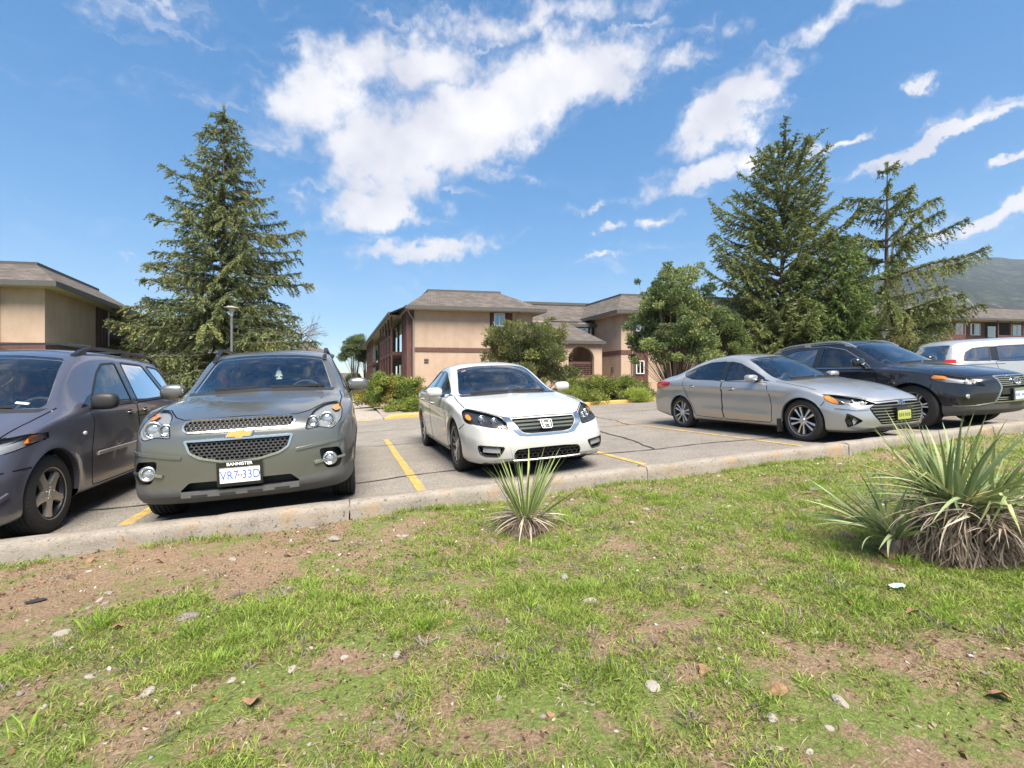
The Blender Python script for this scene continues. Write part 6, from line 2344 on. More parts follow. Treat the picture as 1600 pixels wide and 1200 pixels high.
    for sx in (1, -1):
        gap(c, 'hood_gap', 'top', [(sx*.80,.75),(sx*.80,1.1),(sx*.765,1.48)])
    doors(c, [[(1.44,.24),(1.40,.6),(1.52,.925),(2.70,.965),(2.70,.24)], [(2.715,.24),(2.715,.965),(3.74,1.005),(3.66,.78),(3.38,.45),(3.30,.26)]], [(2.45,.835), (3.48,.875)])
    for side in (1, -1):
        c.ribbon('sill_strip', M['satin'], 'side', [(1.45,.215),(3.25,.225)], .02, side, .003, False, None, .1, .004)
        mirror_cap(c, side, (side*1.0, 1.72, 1.005), (.235, .15, .135), SPEC['white']['paint'], arm_to=(side*.86, 1.74, .955))
    tail_lamps(c, [(4.3,.97),(5,.97),(5,.80),(4.45,.82)], None)
    wipers(c, [[(-.55,.962),(-.02,.975)], [(.05,.972),(.55,.962)]])
    # little red and white sticker in the screen corner
    mt = frame_at(c, 'front', -.475, 1.305)
    m = MB(); plaque(m, mt, [(-.035,-.02),(.035,-.02),(.035,.02),(-.035,.02)], -.006, -.005); m.build('sticker', simple('sticker red', (.62, .18, .13), .5), c.root)
    f = MB(); rbox(f, 0, 2.22, 1.30, .24, .04, .065, 4, 8); f.tube([(0, 2.22, 1.31), (0, 2.14, 1.37)], .01, 6)
    f.build('rear_view_mirror', M['seatdark'], c.root, True)
    interior(c, 1.5, .90, [(.37, 2.42, .46), (-.37, 2.42, .46)], .30, (1.45, 4.0, .92, .78), 1, (3.25, .46, 1.3))
    sp_ = []
    for k in range(5):
        a = 2*PI*k/5
        sp_ += [(a-.16, [(.045,0,.016),(.12,-.004,.013),(.222,-.012,.015)]), (a+.16, [(.045,0,.016),(.12,.004,.013),(.222,.012,.015)])]
    def wh(): return make_wheel(.66, .225, .230, sp_, M['rim_silver'], M['rim_dark'], dish=.01)
    c.wheels(wh)
    c.finish(SPEC['white']['paint'], M['blackplastic'], (1.4, 4.2, .9))
    c.place(*POS['white'])
    tag(c.root, 'white four-door sedan facing the kerb, chrome H emblem and honeycomb lower grille', 'car', 'cars parked in the lot')
    return c

# ============ silver sedan
def build_silver():
    c = Car('silver_sedan', SPEC['silver'])
    c.arches()
    screen(c, [(-.68,.935),(-.35,.955),(0,.962),(.35,.955),(.68,.935),(.535,1.305),(.3,1.34),(0,1.35),(-.3,1.34),(-.535,1.305)], (1.0, 2.8))
    body_patch(c, 'front', [(-.68,.915),(0,.936),(.68,.915),(.70,.94),(.35,.955),(0,.962),(-.35,.955),(-.70,.94)], 'cowl_panel', 'blackplastic', (1.1, 1.8), .02)
    side_glass(c, [([(1.60,.96),(1.90,1.105),(2.2,1.235),(2.44,1.285),(2.40,.955)], 'glass'), ([(2.50,.96),(2.54,1.29),(2.95,1.285),(3.3,1.215),(3.62,1.115),(3.52,1.055),(3.25,.99)], 'glass')],
               trim_mat='gloss_black', pillar=[[(2.40,.955),(2.50,.955),(2.54,1.29),(2.44,1.285)], [(1.46,.915),(1.60,.96),(1.66,.99),(1.60,.93)]])
    c.ribbon('quarter_bar', M['gloss_black'], 'side', [(3.30,1.21),(3.22,.995)], .022, -1, .003, False)
    c.ribbon('quarter_bar', M['gloss_black'], 'side', [(3.30,1.21),(3.22,.995)], .022, 1, .003, False)
    rear_screen(c, [(-.58,1.10),(.58,1.10),(.45,1.33),(-.45,1.33)], (3.2, 4.3))
    lamps(c, [(.44,.572),(.56,.642),(.70,.692),(.80,.712),(.835,.65),(.80,.575),(.62,.556)], .06, .03, bezel='lampdark',
          proj=[(.655,.615,.018,.014), (.575,.60,.015,.012)], amber=[(.755,.70),(.80,.712),(.835,.65),(.80,.578),(.785,.58)], bars=[([(.765,.69),(.745,.585)], .010, 'satin')])
    gr, P = opening(c, [(-.46,.575),(-.2,.585),(.2,.585),(.46,.575),(.555,.51),(.50,.40),(.40,.285),(-.40,.285),(-.50,.40),(-.555,.51)], .06, r=.02)
    bars_across(c, gr, [(.545,.50), (.505,.53), (.465,.51), (.425,.49), (.385,.46), (.345,.43), (.31,.40)], 'satin', .010, .03, .012)
    mt = frame_at(c, 'front', 0, .572)
    mt.translation += Vector((0, -.006, 0))
    e = MB(); ring_plaque(e, mt, ellipse(.068, .036), ellipse(.057, .027), -.008, .008)
    plaque(e, mt, [(-.040,-.022),(-.026,-.022),(-.012,.026),(-.024,.026)], -.008, .007)
    plaque(e, mt, [(.012,-.026),(.024,-.026),(.040,.022),(.026,.022)], -.008, .007)
    plaque(e, mt, [(-.028,-.006),(.024,-.002),(.028,.008),(-.022,.004)], -.008, .006)
    e.build('emblem', M['chrome'], c.root)
    for sx in (1, -1):
        Q = rp([(sx*u, v) for u, v in [(.775,.455),(.64,.345),(.765,.25),(.785,.35)]], .012)
        fs = c.cut('front', Q if sx < 0 else Q[::-1], lim=(-1, .9), nmin=.02)
        po = c.pocket(fs, 'bumper_inlet', M['gloss_black'], .05, dirv=(-sx*.5, 1, 0))
        q, n = c.hit('front', sx*.735, .345)
        m = MB(); m.add([q + Vector((-sx*.03, .012, .05)), q + Vector((-sx*.075, -.01, 0)), q + Vector((-sx*.02, .012, -.06)), q + Vector((-sx*.01, .02, 0))], [(0, 1, 2, 3)])
        m.build('fog_lens', M['reflector'], po)
        c.ribbon('bumper_fin', SPEC['silver']['paint'], 'front', [(sx*.56,.51),(sx*.70,.50),(sx*.81,.53)], .03, 1, 0, False, None, .03, .012)
        gap(c, 'bumper_gap', 'front', [(sx*.835,.62),(sx*.86,.55)])
    body_patch(c, 'front', [(-.84,.205),(-.58,.215),(-.42,.265),(.42,.265),(.58,.215),(.84,.205),(.84,.1),(-.84,.1)], 'lower_lip', 'greyplastic', (-1, .7), .0)
    gap(c, 'hood_gap', 'front', [(-.80,.715),(-.70,.70),(-.55,.655),(-.45,.60),(0,.61),(.45,.60),(.55,.655),(.70,.70),(.80,.715)])
    for sx in (1, -1):
        gap(c, 'hood_gap', 'top', [(sx*.775,.70),(sx*.785,1.0),(sx*.75,1.40)])
    doors(c, [[(1.42,.25),(1.38,.55),(1.47,.90),(2.435,.94),(2.435,.25)], [(2.45,.25),(2.45,.94),(3.50,1.03),(3.46,.80),(3.22,.47),(3.16,.27)]], [(2.22,.795), (3.22,.845)])
    tail_lamps(c, [(3.86,.925),(4.12,.965),(4.8,.95),(4.8,.80),(4.25,.80),(3.96,.845)], None)
    for side in (1, -1):
        c.ribbon('sill_strip', M['blackplastic'], 'side', [(1.30,.19),(3.15,.20)], .03, side, .002, False, None, .1)
        mirror_cap(c, side, (side*.965, 1.70, .985), (.22, .17, .115), SPEC['silver']['paint'], arm_to=(side*.80, 1.66, .945))
        # mud flap behind each front wheel
        m = MB(); m.box(side*.84-.10, side*.84+.03, 1.235, 1.25, .12, .33); m.build('mud_flap', M['blackplastic'], c.root)
    wipers(c, [[(-.52,.952),(-.02,.966)], [(.05,.962),(.52,.952)]])
    p = plate(c, 0, .405, c.hit('front', 0, .41)[0].y - .012, .30, .155, M['gloss_black'], M['plategreen'])
    yb = c.hit('front', 0, .41)[0].y - .012
    m = MB(); m.box(-.12, .12, yb-.0075, yb-.006, .455, .475); m.build('plate_band', M['white'], p)
    m = MB()
    for x in (-.10, -.06, -.02, .03, .07, .11):
        m.box(x-.012, x+.012, yb-.0074, yb-.006, .375, .425)
    m.build('plate_number', M['plateink'], p)
    interior(c, 1.45, .88, [(.36, 2.25, .45), (-.36, 2.25, .45)], .30, (1.4, 3.8, .9, .75), 1, (3.0, .45, 1.25))
    sp_ = []
    for k in range(5):
        a = 2*PI*k/5
        sp_ += [(a-.20, [(.045,0,.010),(.10,-.006,.011),(.215,-.004,.019)]), (a+.20, [(.045,0,.010),(.10,.006,.011),(.215,.004,.019)])]
    def wh(): return make_wheel(.634, .22, .222, sp_, M['rim_silver'], M['rim_dark'], dish=.006)
    c.wheels(wh)
    c.finish(SPEC['silver']['paint'], M['blackplastic'], (1.4, 4.0, .88))
    c.place(*POS['silver'])
    tag(c.root, 'silver fastback sedan seen from its passenger side, yellow green front plate', 'car', 'cars parked in the lot')
    return c

# ============ black crossover
def build_black():
    c = Car('black_crossover', SPEC['black'])
    c.arches()
    screen(c, [(-.71,1.105),(-.35,1.128),(0,1.135),(.35,1.128),(.71,1.105),(.575,1.515),(.3,1.55),(0,1.558),(-.3,1.55),(-.575,1.515)], (1.0, 2.8))
    body_patch(c, 'front', [(-.71,1.08),(0,1.105),(.71,1.08),(.73,1.11),(.35,1.128),(0,1.135),(-.35,1.128),(-.73,1.11)], 'cowl_panel', 'blackplastic', (1.1, 1.8), .02)
    wins = [([(1.66,1.085),(1.92,1.24),(2.25,1.43),(2.66,1.495),(2.62,1.115)], 'glass'), ([(2.74,1.12),(2.78,1.50),(3.28,1.48),(3.52,1.42),(3.46,1.145)], 'tint'), ([(3.58,1.155),(3.62,1.39),(3.85,1.33),(4.02,1.22)], 'tint')]
    side_glass(c, wins, trim_mat='gloss_black', pillar=[[(2.62,1.115),(2.74,1.12),(2.78,1.50),(2.66,1.495)], [(3.46,1.145),(3.58,1.155),(3.62,1.39),(3.52,1.42)]])
    for side in (1, -1):
        c.ribbon('chrome_trim', M['chrome'], 'side', [(4.06,1.20),(3.6,1.128),(2.7,1.09),(1.60,1.055),(1.85,1.225),(2.2,1.43),(2.62,1.52),(3.0,1.525)], .016, side, .003, False, None, .05, .004)
    rear_screen(c, [(-.56,1.16),(.56,1.16),(.46,1.47),(-.46,1.47)], (3.9, 5))
    lamps(c, [(.575,.70),(.62,.76),(.70,.845),(.80,.895),(.88,.915),(.905,.85),(.885,.785),(.74,.735)], .06, .03,
          proj=[(.725,.80,.024,.02), (.66,.765,.020,.016)], amber=[(.82,.885),(.885,.908),(.90,.85),(.84,.835)])
    gr, P = opening(c, [(-.40,.855),(.40,.855),(.385,.78),(.345,.68),(.40,.56),(.455,.455),(-.455,.455),(-.40,.56),(-.345,.68),(-.385,.78)], .06, r=.02)
    c.ribbon('chrome_surround', M['chrome'], 'front', P, .024, 1, .002, True, gr, .025, .01)
    bars_across(c, gr, [(.825,.385), (.795,.38), (.765,.37), (.735,.36), (.705,.35), (.52,.41), (.49,.425)], 'satin', .012, .02, .014)
    bars_across(c, gr, [(.62,.355)], 'p_black_bar', .10, .03, .006, 'bumper_beam')
    mt = frame_at(c, 'front', 0, .765)
    mt.translation += Vector((0, -.012, 0))
    e = MB(); ring_plaque(e, mt, ellipse(.085, .06), ellipse(.073, .049), -.01, .008)
    plaque(e, mt, [(-.030,-.026),(.050,-.026),(.048,-.014),(-.012,-.014),(.018,.046),(.004,.046)], -.01, .007)
    e.build('emblem', M['chrome'], c.root)
    for sx in (1, -1):
        q, n = c.hit('front', sx*.775, .555)
        m = MB(); rings(m, q.x, q.y+.012, q.z, [(.06, 0), (.055, .015), (.045, .018), (.001, .02)], 24, .62)
        fo = m.build('fog_lamp', M['reflector'], c.root, True)
        gap(c, 'bumper_gap', 'front', [(sx*.905,.76),(sx*.925,.66)])
    body_patch(c, 'front', [(-1.0,.40),(-.72,.40),(-.46,.445),(.46,.445),(.72,.40),(1.0,.40),(1.0,.1),(-1.0,.1)], 'bumper_cladding', 'greyplastic', (-1, .62), .0)
    c.ribbon('chrome_lip', M['satin'], 'front', [(-.85,.405),(-.7,.41),(-.46,.45),(.46,.45),(.7,.41),(.85,.405)], .014, 1, .003, False, None, .04, .004)
    for side in (1, -1):
        body_patch(c, 'side', [(.3,.37),(4.5,.37),(4.5,.1),(.3,.1)], 'sill_cladding', 'greyplastic', nmin=-.5, side=side)
    gap(c, 'hood_gap', 'front', [(-.87,.925),(-.78,.905),(-.66,.86),(-.42,.875),(0,.885),(.42,.875),(.66,.86),(.78,.905),(.87,.925)])
    for sx in (1, -1):
        gap(c, 'hood_gap', 'top', [(sx*.84,.70),(sx*.825,1.0),(sx*.80,1.42)])
    doors(c, [[(1.47,.33),(1.43,.62),(1.52,1.03),(2.675,1.085),(2.675,.33)], [(2.69,.33),(2.69,1.085),(3.56,1.12),(3.50,.85),(3.24,.52),(3.20,.33)]], [(2.47,.93), (3.36,.96)])
    tail_lamps(c, [(4.05,1.10),(4.9,1.10),(4.9,.88),(4.25,.90)], None)
    for side in (1, -1):
        mirror_cap(c, side, (side*1.01, 1.74, 1.175), (.25, .17, .15), SPEC['black']['paint'], arm_to=(side*.84, 1.72, 1.08))
    roof_rails(c, lambda y: .60 - .02*(y-2), 2.05, 3.95, 'rim_silver', .05, .04, .03)
    wipers(c, [[(-.52,1.125),(-.02,1.138)], [(.05,1.135),(.52,1.125)]])
    p = plate(c, 0, .555, c.hit('front', 0, .56)[0].y - .03, .305, .155, M['satin'], M['platewhite'])
    yb = c.hit('front', 0, .56)[0].y - .03
    m = MB()
    for k, x in enumerate((-.11, -.07, -.03, .03, .07, .11)):
        m.box(x-.013, x+.013, yb-.0072, yb-.006, .53, .575)
    m.build('plate_number', M['plateblue'], p)
    interior(c, 1.45, 1.06, [(.38, 2.35, .60), (-.38, 2.35, .60)], .42, (1.4, 4.1, 1.04, .80), 1, (3.2, .60, 1.3))
    sp_ = []
    for k in range(7):
        a = 2*PI*k/7
        sp_ += [(a-.12, [(.05,0,.012),(.235,-.002,.011)]), (a+.12, [(.05,0,.012),(.235,.002,.011)])]
    def wh(): return make_wheel(.74, .235, .243, sp_, M['rim_silver'], M['rim_dark'], dish=.012)
    c.wheels(wh)
    c.finish(SPEC['black']['paint'], M['blackplastic'], (1.35, 4.3, 1.0))
    c.place(*POS['black'])
    tag(c.root, 'black crossover with chrome spindle grille and silver roof rails beside the silver sedan', 'car', 'cars parked in the lot')
    return c

# ============ slate minivan
def build_mpv():
    c = Car('slate_minivan', SPEC['mpv'])
    c.arches()
    screen(c, [(-.755,1.06),(-.4,1.085),(0,1.095),(.4,1.085),(.755,1.06),(.60,1.555),(.3,1.59),(0,1.60),(-.3,1.59),(-.60,1.555)], (.9, 2.6))
    body_patch(c, 'front', [(-.755,1.03),(0,1.065),(.755,1.03),(.775,1.06),(.4,1.085),(0,1.095),(-.4,1.085),(-.775,1.06)], 'cowl_panel', 'blackplastic', (.9, 1.7), .02)
    wins = [([(1.80,1.09),(1.98,1.24),(2.2,1.41),(2.40,1.515),(2.74,1.545),(2.70,1.075)], 'glass'), ([(2.86,1.08),(2.90,1.555),(3.55,1.55),(3.84,1.12)], 'tint'), ([(3.98,1.13),(3.70,1.545),(4.06,1.53),(4.34,1.40),(4.44,1.17)], 'tint')]
    side_glass(c, wins, pillar=[[(2.70,1.075),(2.86,1.08),(2.90,1.555),(2.74,1.545)], [(3.84,1.12),(3.98,1.13),(3.70,1.545),(3.55,1.55)], [(1.56,1.04),(1.80,1.07),(1.92,1.19),(1.80,1.16)]])
    rear_screen(c, [(-.60,1.12),(.60,1.12),(.52,1.55),(-.52,1.55)], (4.2, 5))
    lamps(c, [(.42,.66),(.44,.735),(.62,.80),(.78,.845),(.885,.868),(.905,.85),(.895,.80),(.86,.75),(.74,.69)], .06, .03,
          proj=[(.74,.765,.050,.03), (.58,.725,.042,.03)], amber=[(.872,.852),(.90,.857),(.893,.81),(.88,.785)])
    gr, P = opening(c, [(-.36,.72),(.36,.72),(.30,.62),(-.30,.62)], .05)
    bars_across(c, gr, [(.67,.34)], 'chrome', .02, .02, .01)
    lo, P = opening(c, [(-.62,.40),(.62,.40),(.72,.33),(.55,.27),(-.55,.27),(-.72,.33)], .06)
    bars_across(c, lo, [(.335,.66)], 'blackplastic', .018, .02, .01)
    gap(c, 'bumper_gap', 'front', [(-.90,.60),(-.6,.57),(0,.555),(.6,.57),(.90,.60)], w=.010)
    for sx in (1, -1):
        c.ribbon('bumper_lip', SPEC['mpv']['paint'], 'front', [(sx*.70,.30),(sx*.80,.34),(sx*.86,.43)], .035, 1, 0, False, None, .03, .016)
        gap(c, 'hood_gap', 'top', [(sx*.74,.50),(sx*.79,.9),(sx*.80,1.28)])
    gap(c, 'hood_gap', 'front', [(-.78,.852),(-.62,.808),(-.42,.742),(0,.75),(.42,.742),(.62,.808),(.78,.852)])
    doors(c, [[(1.66,.27),(1.62,.62),(1.74,.90),(1.68,1.035),(2.78,1.06),(2.78,.27)], [(2.795,.27),(2.795,1.06),(3.90,1.10),(3.84,.80),(3.52,.62),(3.40,.27)]], [(2.58,.955), (3.02,.965)], 'paint', (.18, .03))
    for side in (1, -1):
        c.ribbon('side_moulding', M['rim_worn'], 'side', [(1.74,.575),(3.4,.60)], .045, side, .0, False, None, .1, .014)
        body_patch(c, 'side', [(1.36,.285),(3.44,.295),(3.44,.1),(1.36,.1)], 'sill_panel', 'p_sill', nmin=-.5, side=side)
        q, n = c.hit('side', 1.53, .80, side)
        m = MB(); rbox(m, q.x, 1.53, .80, .02, .06, .038, 2.4, 8); m.build('side_marker', M['platewhite'], c.root, True)
        mirror_cap(c, side, (side*.985, 1.74, 1.10), (.23, .15, .17), M['blackplastic'], arm_to=(side*.86, 1.78, 1.05))
        c.ribbon('door_gap', M['gap'], 'side', [(2.80,.90),(4.2,.93)], .010, side, .0012, False)
    tail_lamps(c, [(4.45,1.1),(5,1.1),(5,.8),(4.6,.82)], None)
    roof_rails(c, lambda y: .60, 2.05, 4.35, 'darkmetal', .055, .045, .03)
    for y in (2.45, 3.9):
        m = MB(); z = c.hit('top', 0, y)[0].z + .045
        m.bar([(-.60, y, z-.02), (-.3, y, z+.012), (.3, y, z+.012), (.60, y, z-.02)], .05, .02); m.build('roof_crossbar', M['darkmetal'], c.root)
    wipers(c, [[(-.55,1.085),(.0,1.11)], [(.02,1.10),(.58,1.082)]])
    mt = frame_at(c, 'front', .60, 1.125)
    m = MB(); plaque(m, mt, [(-.045,-.018),(.045,-.018),(.045,.018),(-.045,.018)], -.008, -.007); m.build('sticker', M['white'], c.root)
    interior(c, 1.25, 1.02, [(.42, 2.15, .62), (-.42, 2.15, .62)], .40, (1.2, 4.3, 1.04, .80), 1, (3.4, .62, 1.35))
    sp_ = [(2*PI*k/5, [(.04,0,.05),(.10,0,.034),(.16,0,.031),(.212,0,.044)]) for k in range(5)]
    def wh(): return make_wheel(.665, .215, .214, sp_, M['rim_worn'], M['rim_dark'], dish=-.004)
    c.wheels(wh)
    c.finish(SPEC['mpv']['paint'], M['blackplastic'], (1.1, 4.4, 1.0))
    c.place(*POS['mpv'])
    tag(c.root, 'slate violet minivan with worn five-spoke wheels and black roof rack, at the left edge', 'car', 'cars parked in the lot')
    return c

# ============ pale minivan
def build_van():
    c = Car('pale_minivan', SPEC['van'])
    c.arches()
    screen(c, [(-.78,1.07),(0,1.11),(.78,1.07),(.64,1.565),(0,1.62),(-.64,1.565)], (.8, 2.7))
    wins = [([(1.52,1.08),(1.75,1.25),(2.08,1.43),(2.50,1.475),(2.66,1.045)], 'glass'), ([(2.82,1.045),(2.66,1.48),(3.70,1.475),(3.84,1.06)], 'tint'), ([(4.06,1.08),(3.94,1.47),(4.40,1.44),(4.62,1.34),(4.80,1.10)], 'tint')]
    side_glass(c, wins, pillar=[[(2.66,1.045),(2.82,1.045),(2.66,1.48),(2.50,1.475)], [(3.84,1.06),(4.06,1.08),(3.94,1.47),(3.70,1.475)]])
    rear_screen(c, [(-.64,1.12),(.64,1.12),(.56,1.56),(-.56,1.56)], (4.5, 6))
    lamps(c, [(.50,.74),(.52,.84),(.68,.90),(.86,.92),(.90,.84),(.86,.76)], .06, .03, proj=[(.70,.83,.05,.03)])
    gr, P = opening(c, [(-.42,.84),(.42,.84),(.38,.66),(-.38,.66)], .05)
    c.ribbon('chrome_surround', M['chrome'], 'front', P, .02, 1, .002, True, gr, .03, .006)
    bars_across(c, gr, [(.79,.40), (.75,.40), (.71,.39)], 'chrome', .012, .02, .012)
    opening(c, [(-.5,.42),(.5,.42),(.45,.32),(-.45,.32)], .05)
    doors(c, [[(1.40,.30),(1.36,.62),(1.48,1.03),(2.72,1.035),(2.72,.30)], [(2.735,.30),(2.735,1.035),(3.96,1.05),(3.90,.85),(3.66,.60),(3.56,.30)]], [(2.57,.87), (3.0,.87)], 'blackplastic', (.24, .035))
    for side in (1, -1):
        c.ribbon('side_moulding', M['blackplastic'], 'side', [(1.45,.52),(3.58,.52)], .035, side, .0, False, None, .1, .010)
        body_patch(c, 'side', [(1.38,.30),(3.66,.30),(3.66,.1),(1.38,.1)], 'sill_panel', 'blackplastic', nmin=-.5, side=side)
        c.ribbon('slide_rail', M['gap'], 'side', [(3.7,.98),(4.75,.99)], .014, side, .0015, False)
        mirror_cap(c, side, (side*1.10, 1.55, 1.12), (.22, .15, .17), SPEC['van']['paint'], arm_to=(side*.93, 1.58, 1.06))
    tail_lamps(c, [(4.86,1.15),(5.3,1.15),(5.3,.75),(4.95,.78)], None)
    interior(c, 1.2, 1.04, [(.45, 2.1, .62), (-.45, 2.1, .62)], .40, (1.15, 4.7, 1.02, .86), 1, (3.5, .62, 1.4))
    sp_ = [(2*PI*k/5, [(.05,0,.04),(.205,0,.03)]) for k in range(5)]
    def wh(): return make_wheel(.68, .225, .215, sp_, M['rim_silver'], M['rim_dark'])
    c.wheels(wh)
    c.finish(SPEC['van']['paint'], M['blackplastic'], (1.1, 4.9, 1.0))
    c.place(*POS['van'])
    tag(c.root, 'pale silver minivan with dark side windows at the right edge, behind the black crossover', 'car', 'cars parked in the lot')
    return c

M['p_black_bar'] = SPEC['black']['paint']
M['p_sill'] = paint('sill paint', (.20, .20, .23), .55, .35)
for fn in (build_mpv, build_suv, build_white, build_silver, build_black, build_van):
    CARS[fn.__name__] = fn()
# ------------------------------------------------------------------ verge: grass, litter, stones, yuccas
def gp(px, py):
    """point of the verge seen at a photo position"""
    xc, zc = (px-800)/738.5, -(py-600)/738.5
    d = Vector((CY*xc+SY, -SY*xc+CY, zc))
    t = CAM_H / -zc
    for _ in range(12):
        x, y = d.x*t, d.y*t
        z = ground(x, y) + (verge_z(x, y) - .01 if y < CURB_Y-.2 else 0)
        t = (CAM_H - z) / -zc
    return d.x*t, d.y*t, CAM_H + zc*t

def vnoise(x, y, s, seed):
    r = np.random.default_rng(seed)
    T = r.random((128, 128))
    u, v = x*s, y*s
    i, j = np.floor(u).astype(int), np.floor(v).astype(int)
    fu, fv = u-i, v-j
    fu = fu*fu*(3-2*fu); fv = fv*fv*(3-2*fv)
    g = lambda a, b: T[a % 128, b % 128]
    return (g(i, j)*(1-fu)+g(i+1, j)*fu)*(1-fv) + (g(i, j+1)*(1-fu)+g(i+1, j+1)*fu)*fv

def cover(x, y):
    """how grassy a spot is, 0..1"""
    c = .38*vnoise(x, y, 1.1, 1) + .36*vnoise(x, y, 3.4, 2) + .26*vnoise(x, y, 9, 3)
    c = c + .045*np.clip(x-.5, -3, 4) * .6                                    # greener to the right
    bare = np.exp(-((x+1.6)/2.2)**2 - ((y-3.6)/.7)**2)*.33                   # trodden strip along the kerb at the left
    bare2 = np.exp(-((y-4.15)/.22)**2)*.10
    return np.clip((c - bare - bare2 - .35)/.17, 0, 1)

def zz_at(x, y):
    w = np.clip((CURB_Y - .25 - y)/.5, 0, 1)
    return .045*x - .007*y - .01 + w*(.030*np.sin(x*1.9+1.3*y)*np.cos(y*2.3-.6*x) + .016*np.sin(5.1*x+2.2*y)*np.sin(4.3*y-1.1*x)) + .012*np.sin(3.1*x)

def grass():
    rng = np.random.default_rng(5)
    Cs, Hs, Ts, Ws, Ls = [], [], [], [], []
    def field(n, zmin, zmax, per, hgt, wid, spread, cover_pow, palette, thresh=.0, upright=.5):
        # tuft centres spread evenly over the picture width at camera depth zmin..zmax
        n = int(n*1.28)
        Z = np.sqrt(rng.uniform(zmin**2, zmax**2, n)) if zmax < 6 else rng.uniform(zmin, zmax, n)
        xc = rng.uniform(-1.45, 1.9, n)*Z
        x = CY*xc + SY*Z; y = -SY*xc + CY*Z
        ok = (y < CURB_Y-.25) & (rng.random(n) < np.clip(cover(x, y), 0, 1)**cover_pow + thresh)
        x, y, Z = x[ok], y[ok], Z[ok]
        m = len(x)
        k = per
        X = np.repeat(x, k); Y = np.repeat(y, k)
        an = rng.uniform(0, 6.28, m*k); rr = spread*np.sqrt(rng.random(m*k))*np.repeat(rng.uniform(.5, 1.3, m), k)
        X = X + np.cos(an)*rr; Y = Y + np.sin(an)*rr
        hh = hgt*np.repeat(rng.uniform(.5, 1.35, m), k)*rng.uniform(.55, 1.2, m*k)
        lean = rng.normal(0, upright, (m*k, 2)) + np.stack([np.cos(an), np.sin(an)], 1)*.45
        D = np.concatenate([lean, np.ones((m*k, 1))], 1)
        tone = np.clip(np.repeat(rng.random(m), k)*.75 + rng.normal(0, .16, m*k)+.12, 0, 1)[:, None]
        c0, c1 = np.array(palette[0]), np.array(palette[1])
        Cs.append(np.stack([X, Y, zz_at(X, Y)], 1)); Ls.append(unit(D)); Hs.append(hh); Ws.append(np.full(m*k, wid)*rng.uniform(.7, 1.3, m*k)); Ts.append(c0*(1-tone)+c1*tone)
    G = ((.11, .17, .028), (.36, .45, .10))
    field(8000, 1.15, 2.6, 14, .034, .0036, .045, 1.0, G)
    field(7600, 2.4, 4.6, 9, .034, .0052, .055, 1.0, G)
    field(7000, 4.4, 8.0, 7, .042, .009, .07, .9, G, .10)
    field(2500, 7.0, 10.0, 7, .045, .012, .10, .8, ((.19, .24, .05), (.37, .42, .13)), .2)
    # thin mossy growth between the tufts
    field(42000, 1.15, 5.4, 6, .017, .0038, .05, .5, ((.14, .18, .035), (.40, .44, .12)), .03, .9)
    # a few taller bright tufts
    field(420, 1.2, 4.6, 34, .078, .0044, .05, 1.6, ((.12, .21, .022), (.31, .44, .07)), 0, .38)
    # dead grey brown tufts and straw
    field(420, 1.2, 4.8, 26, .045, .0046, .05, .3, ((.14, .115, .10), (.34, .29, .25)), .12, .8)
    field(14000, 1.2, 5.5, 4, .034, .0032, .06, .2, ((.26, .20, .12), (.46, .38, .25)), .25, 2.4)
    n = 900
    x = rng.uniform(-7, 14, n); y = CURB_Y - .235 - np.abs(rng.normal(0, .05, n))
    ok = rng.random(n) < np.clip(vnoise(x, y, 1.7, 21)*1.6-.35, 0, 1)
    x, y = x[ok], y[ok]; m = len(x); k = 16
    X = np.repeat(x, k)+rng.normal(0, .03, m*k); Y = np.minimum(np.repeat(y, k)+rng.normal(0, .022, m*k), CURB_Y-.22)
    tone = np.clip(np.repeat(rng.random(m), k)+rng.normal(0, .15, m*k), 0, 1)[:, None]
    Cs.append(np.stack([X, Y, zz_at(X, Y)], 1)); Ls.append(unit(np.concatenate([rng.normal(0, .5, (m*k, 2)), np.ones((m*k, 1))], 1))); Hs.append(rng.uniform(.03, .075, m*k)); Ws.append(np.full(m*k, .005)); Ts.append(np.array(G[0])*(1-tone)+np.array(G[1])*tone)
    C = np.concatenate(Cs); D = np.concatenate(Ls); H = np.concatenate(Hs); Wd = np.concatenate(Ws); T = np.concatenate(Ts)
    n = len(C)
    S = np.cross(D, np.array([0, 0, 1.0])) + rng.normal(0, .35, (n, 3)); S = unit(S - D*np.sum(S*D, 1)[:, None])
    V = np.empty((n, 4, 3))
    bend = np.concatenate([D[:, :2]*H[:, None]*.35, -np.abs(H*.10)[:, None]], 1)
    V[:, 0] = C - D*.006
    V[:, 1] = C + D*(H*.5)[:, None] + S*(Wd*.5)[:, None]
    V[:, 2] = C + D*H[:, None] + bend
    V[:, 3] = C + D*(H*.5)[:, None] - S*(Wd*.5)[:, None]
    o = fast_mesh('grass', V.reshape(-1, 3), np.arange(n*4).reshape(n, 4), M['grassblade'], None, False, np.repeat(np.clip(T, 0, 1), 4, 0))
    tag(o, 'patchy short green grass growing on the verge', 'grass', kind='stuff')
    print('grass blades', n)
    # crumbled leaf litter and wood chips
    n = 72000
    Z = np.sqrt(rng.uniform(1.15**2, 6.5**2, n)); xc = rng.uniform(-1.45, 1.9, n)*Z
    x = CY*xc + SY*Z; y = -SY*xc + CY*Z
    lit = .5*vnoise(x, y, 1.6, 9) + .5*vnoise(x, y, 5, 10)
    ok = (y < CURB_Y-.22) & (rng.random(n) < np.clip(1.15-cover(x, y), .22, 1)*np.clip((lit-.30)*3.2, .08, 1))
    x, y = x[ok], y[ok]
    n = len(x)
    Cc = np.stack([x, y, zz_at(x, y)+rng.uniform(.002, .012, n)], 1)
    Dd = rng.normal(size=(n, 3))*np.array([1, 1, .28])
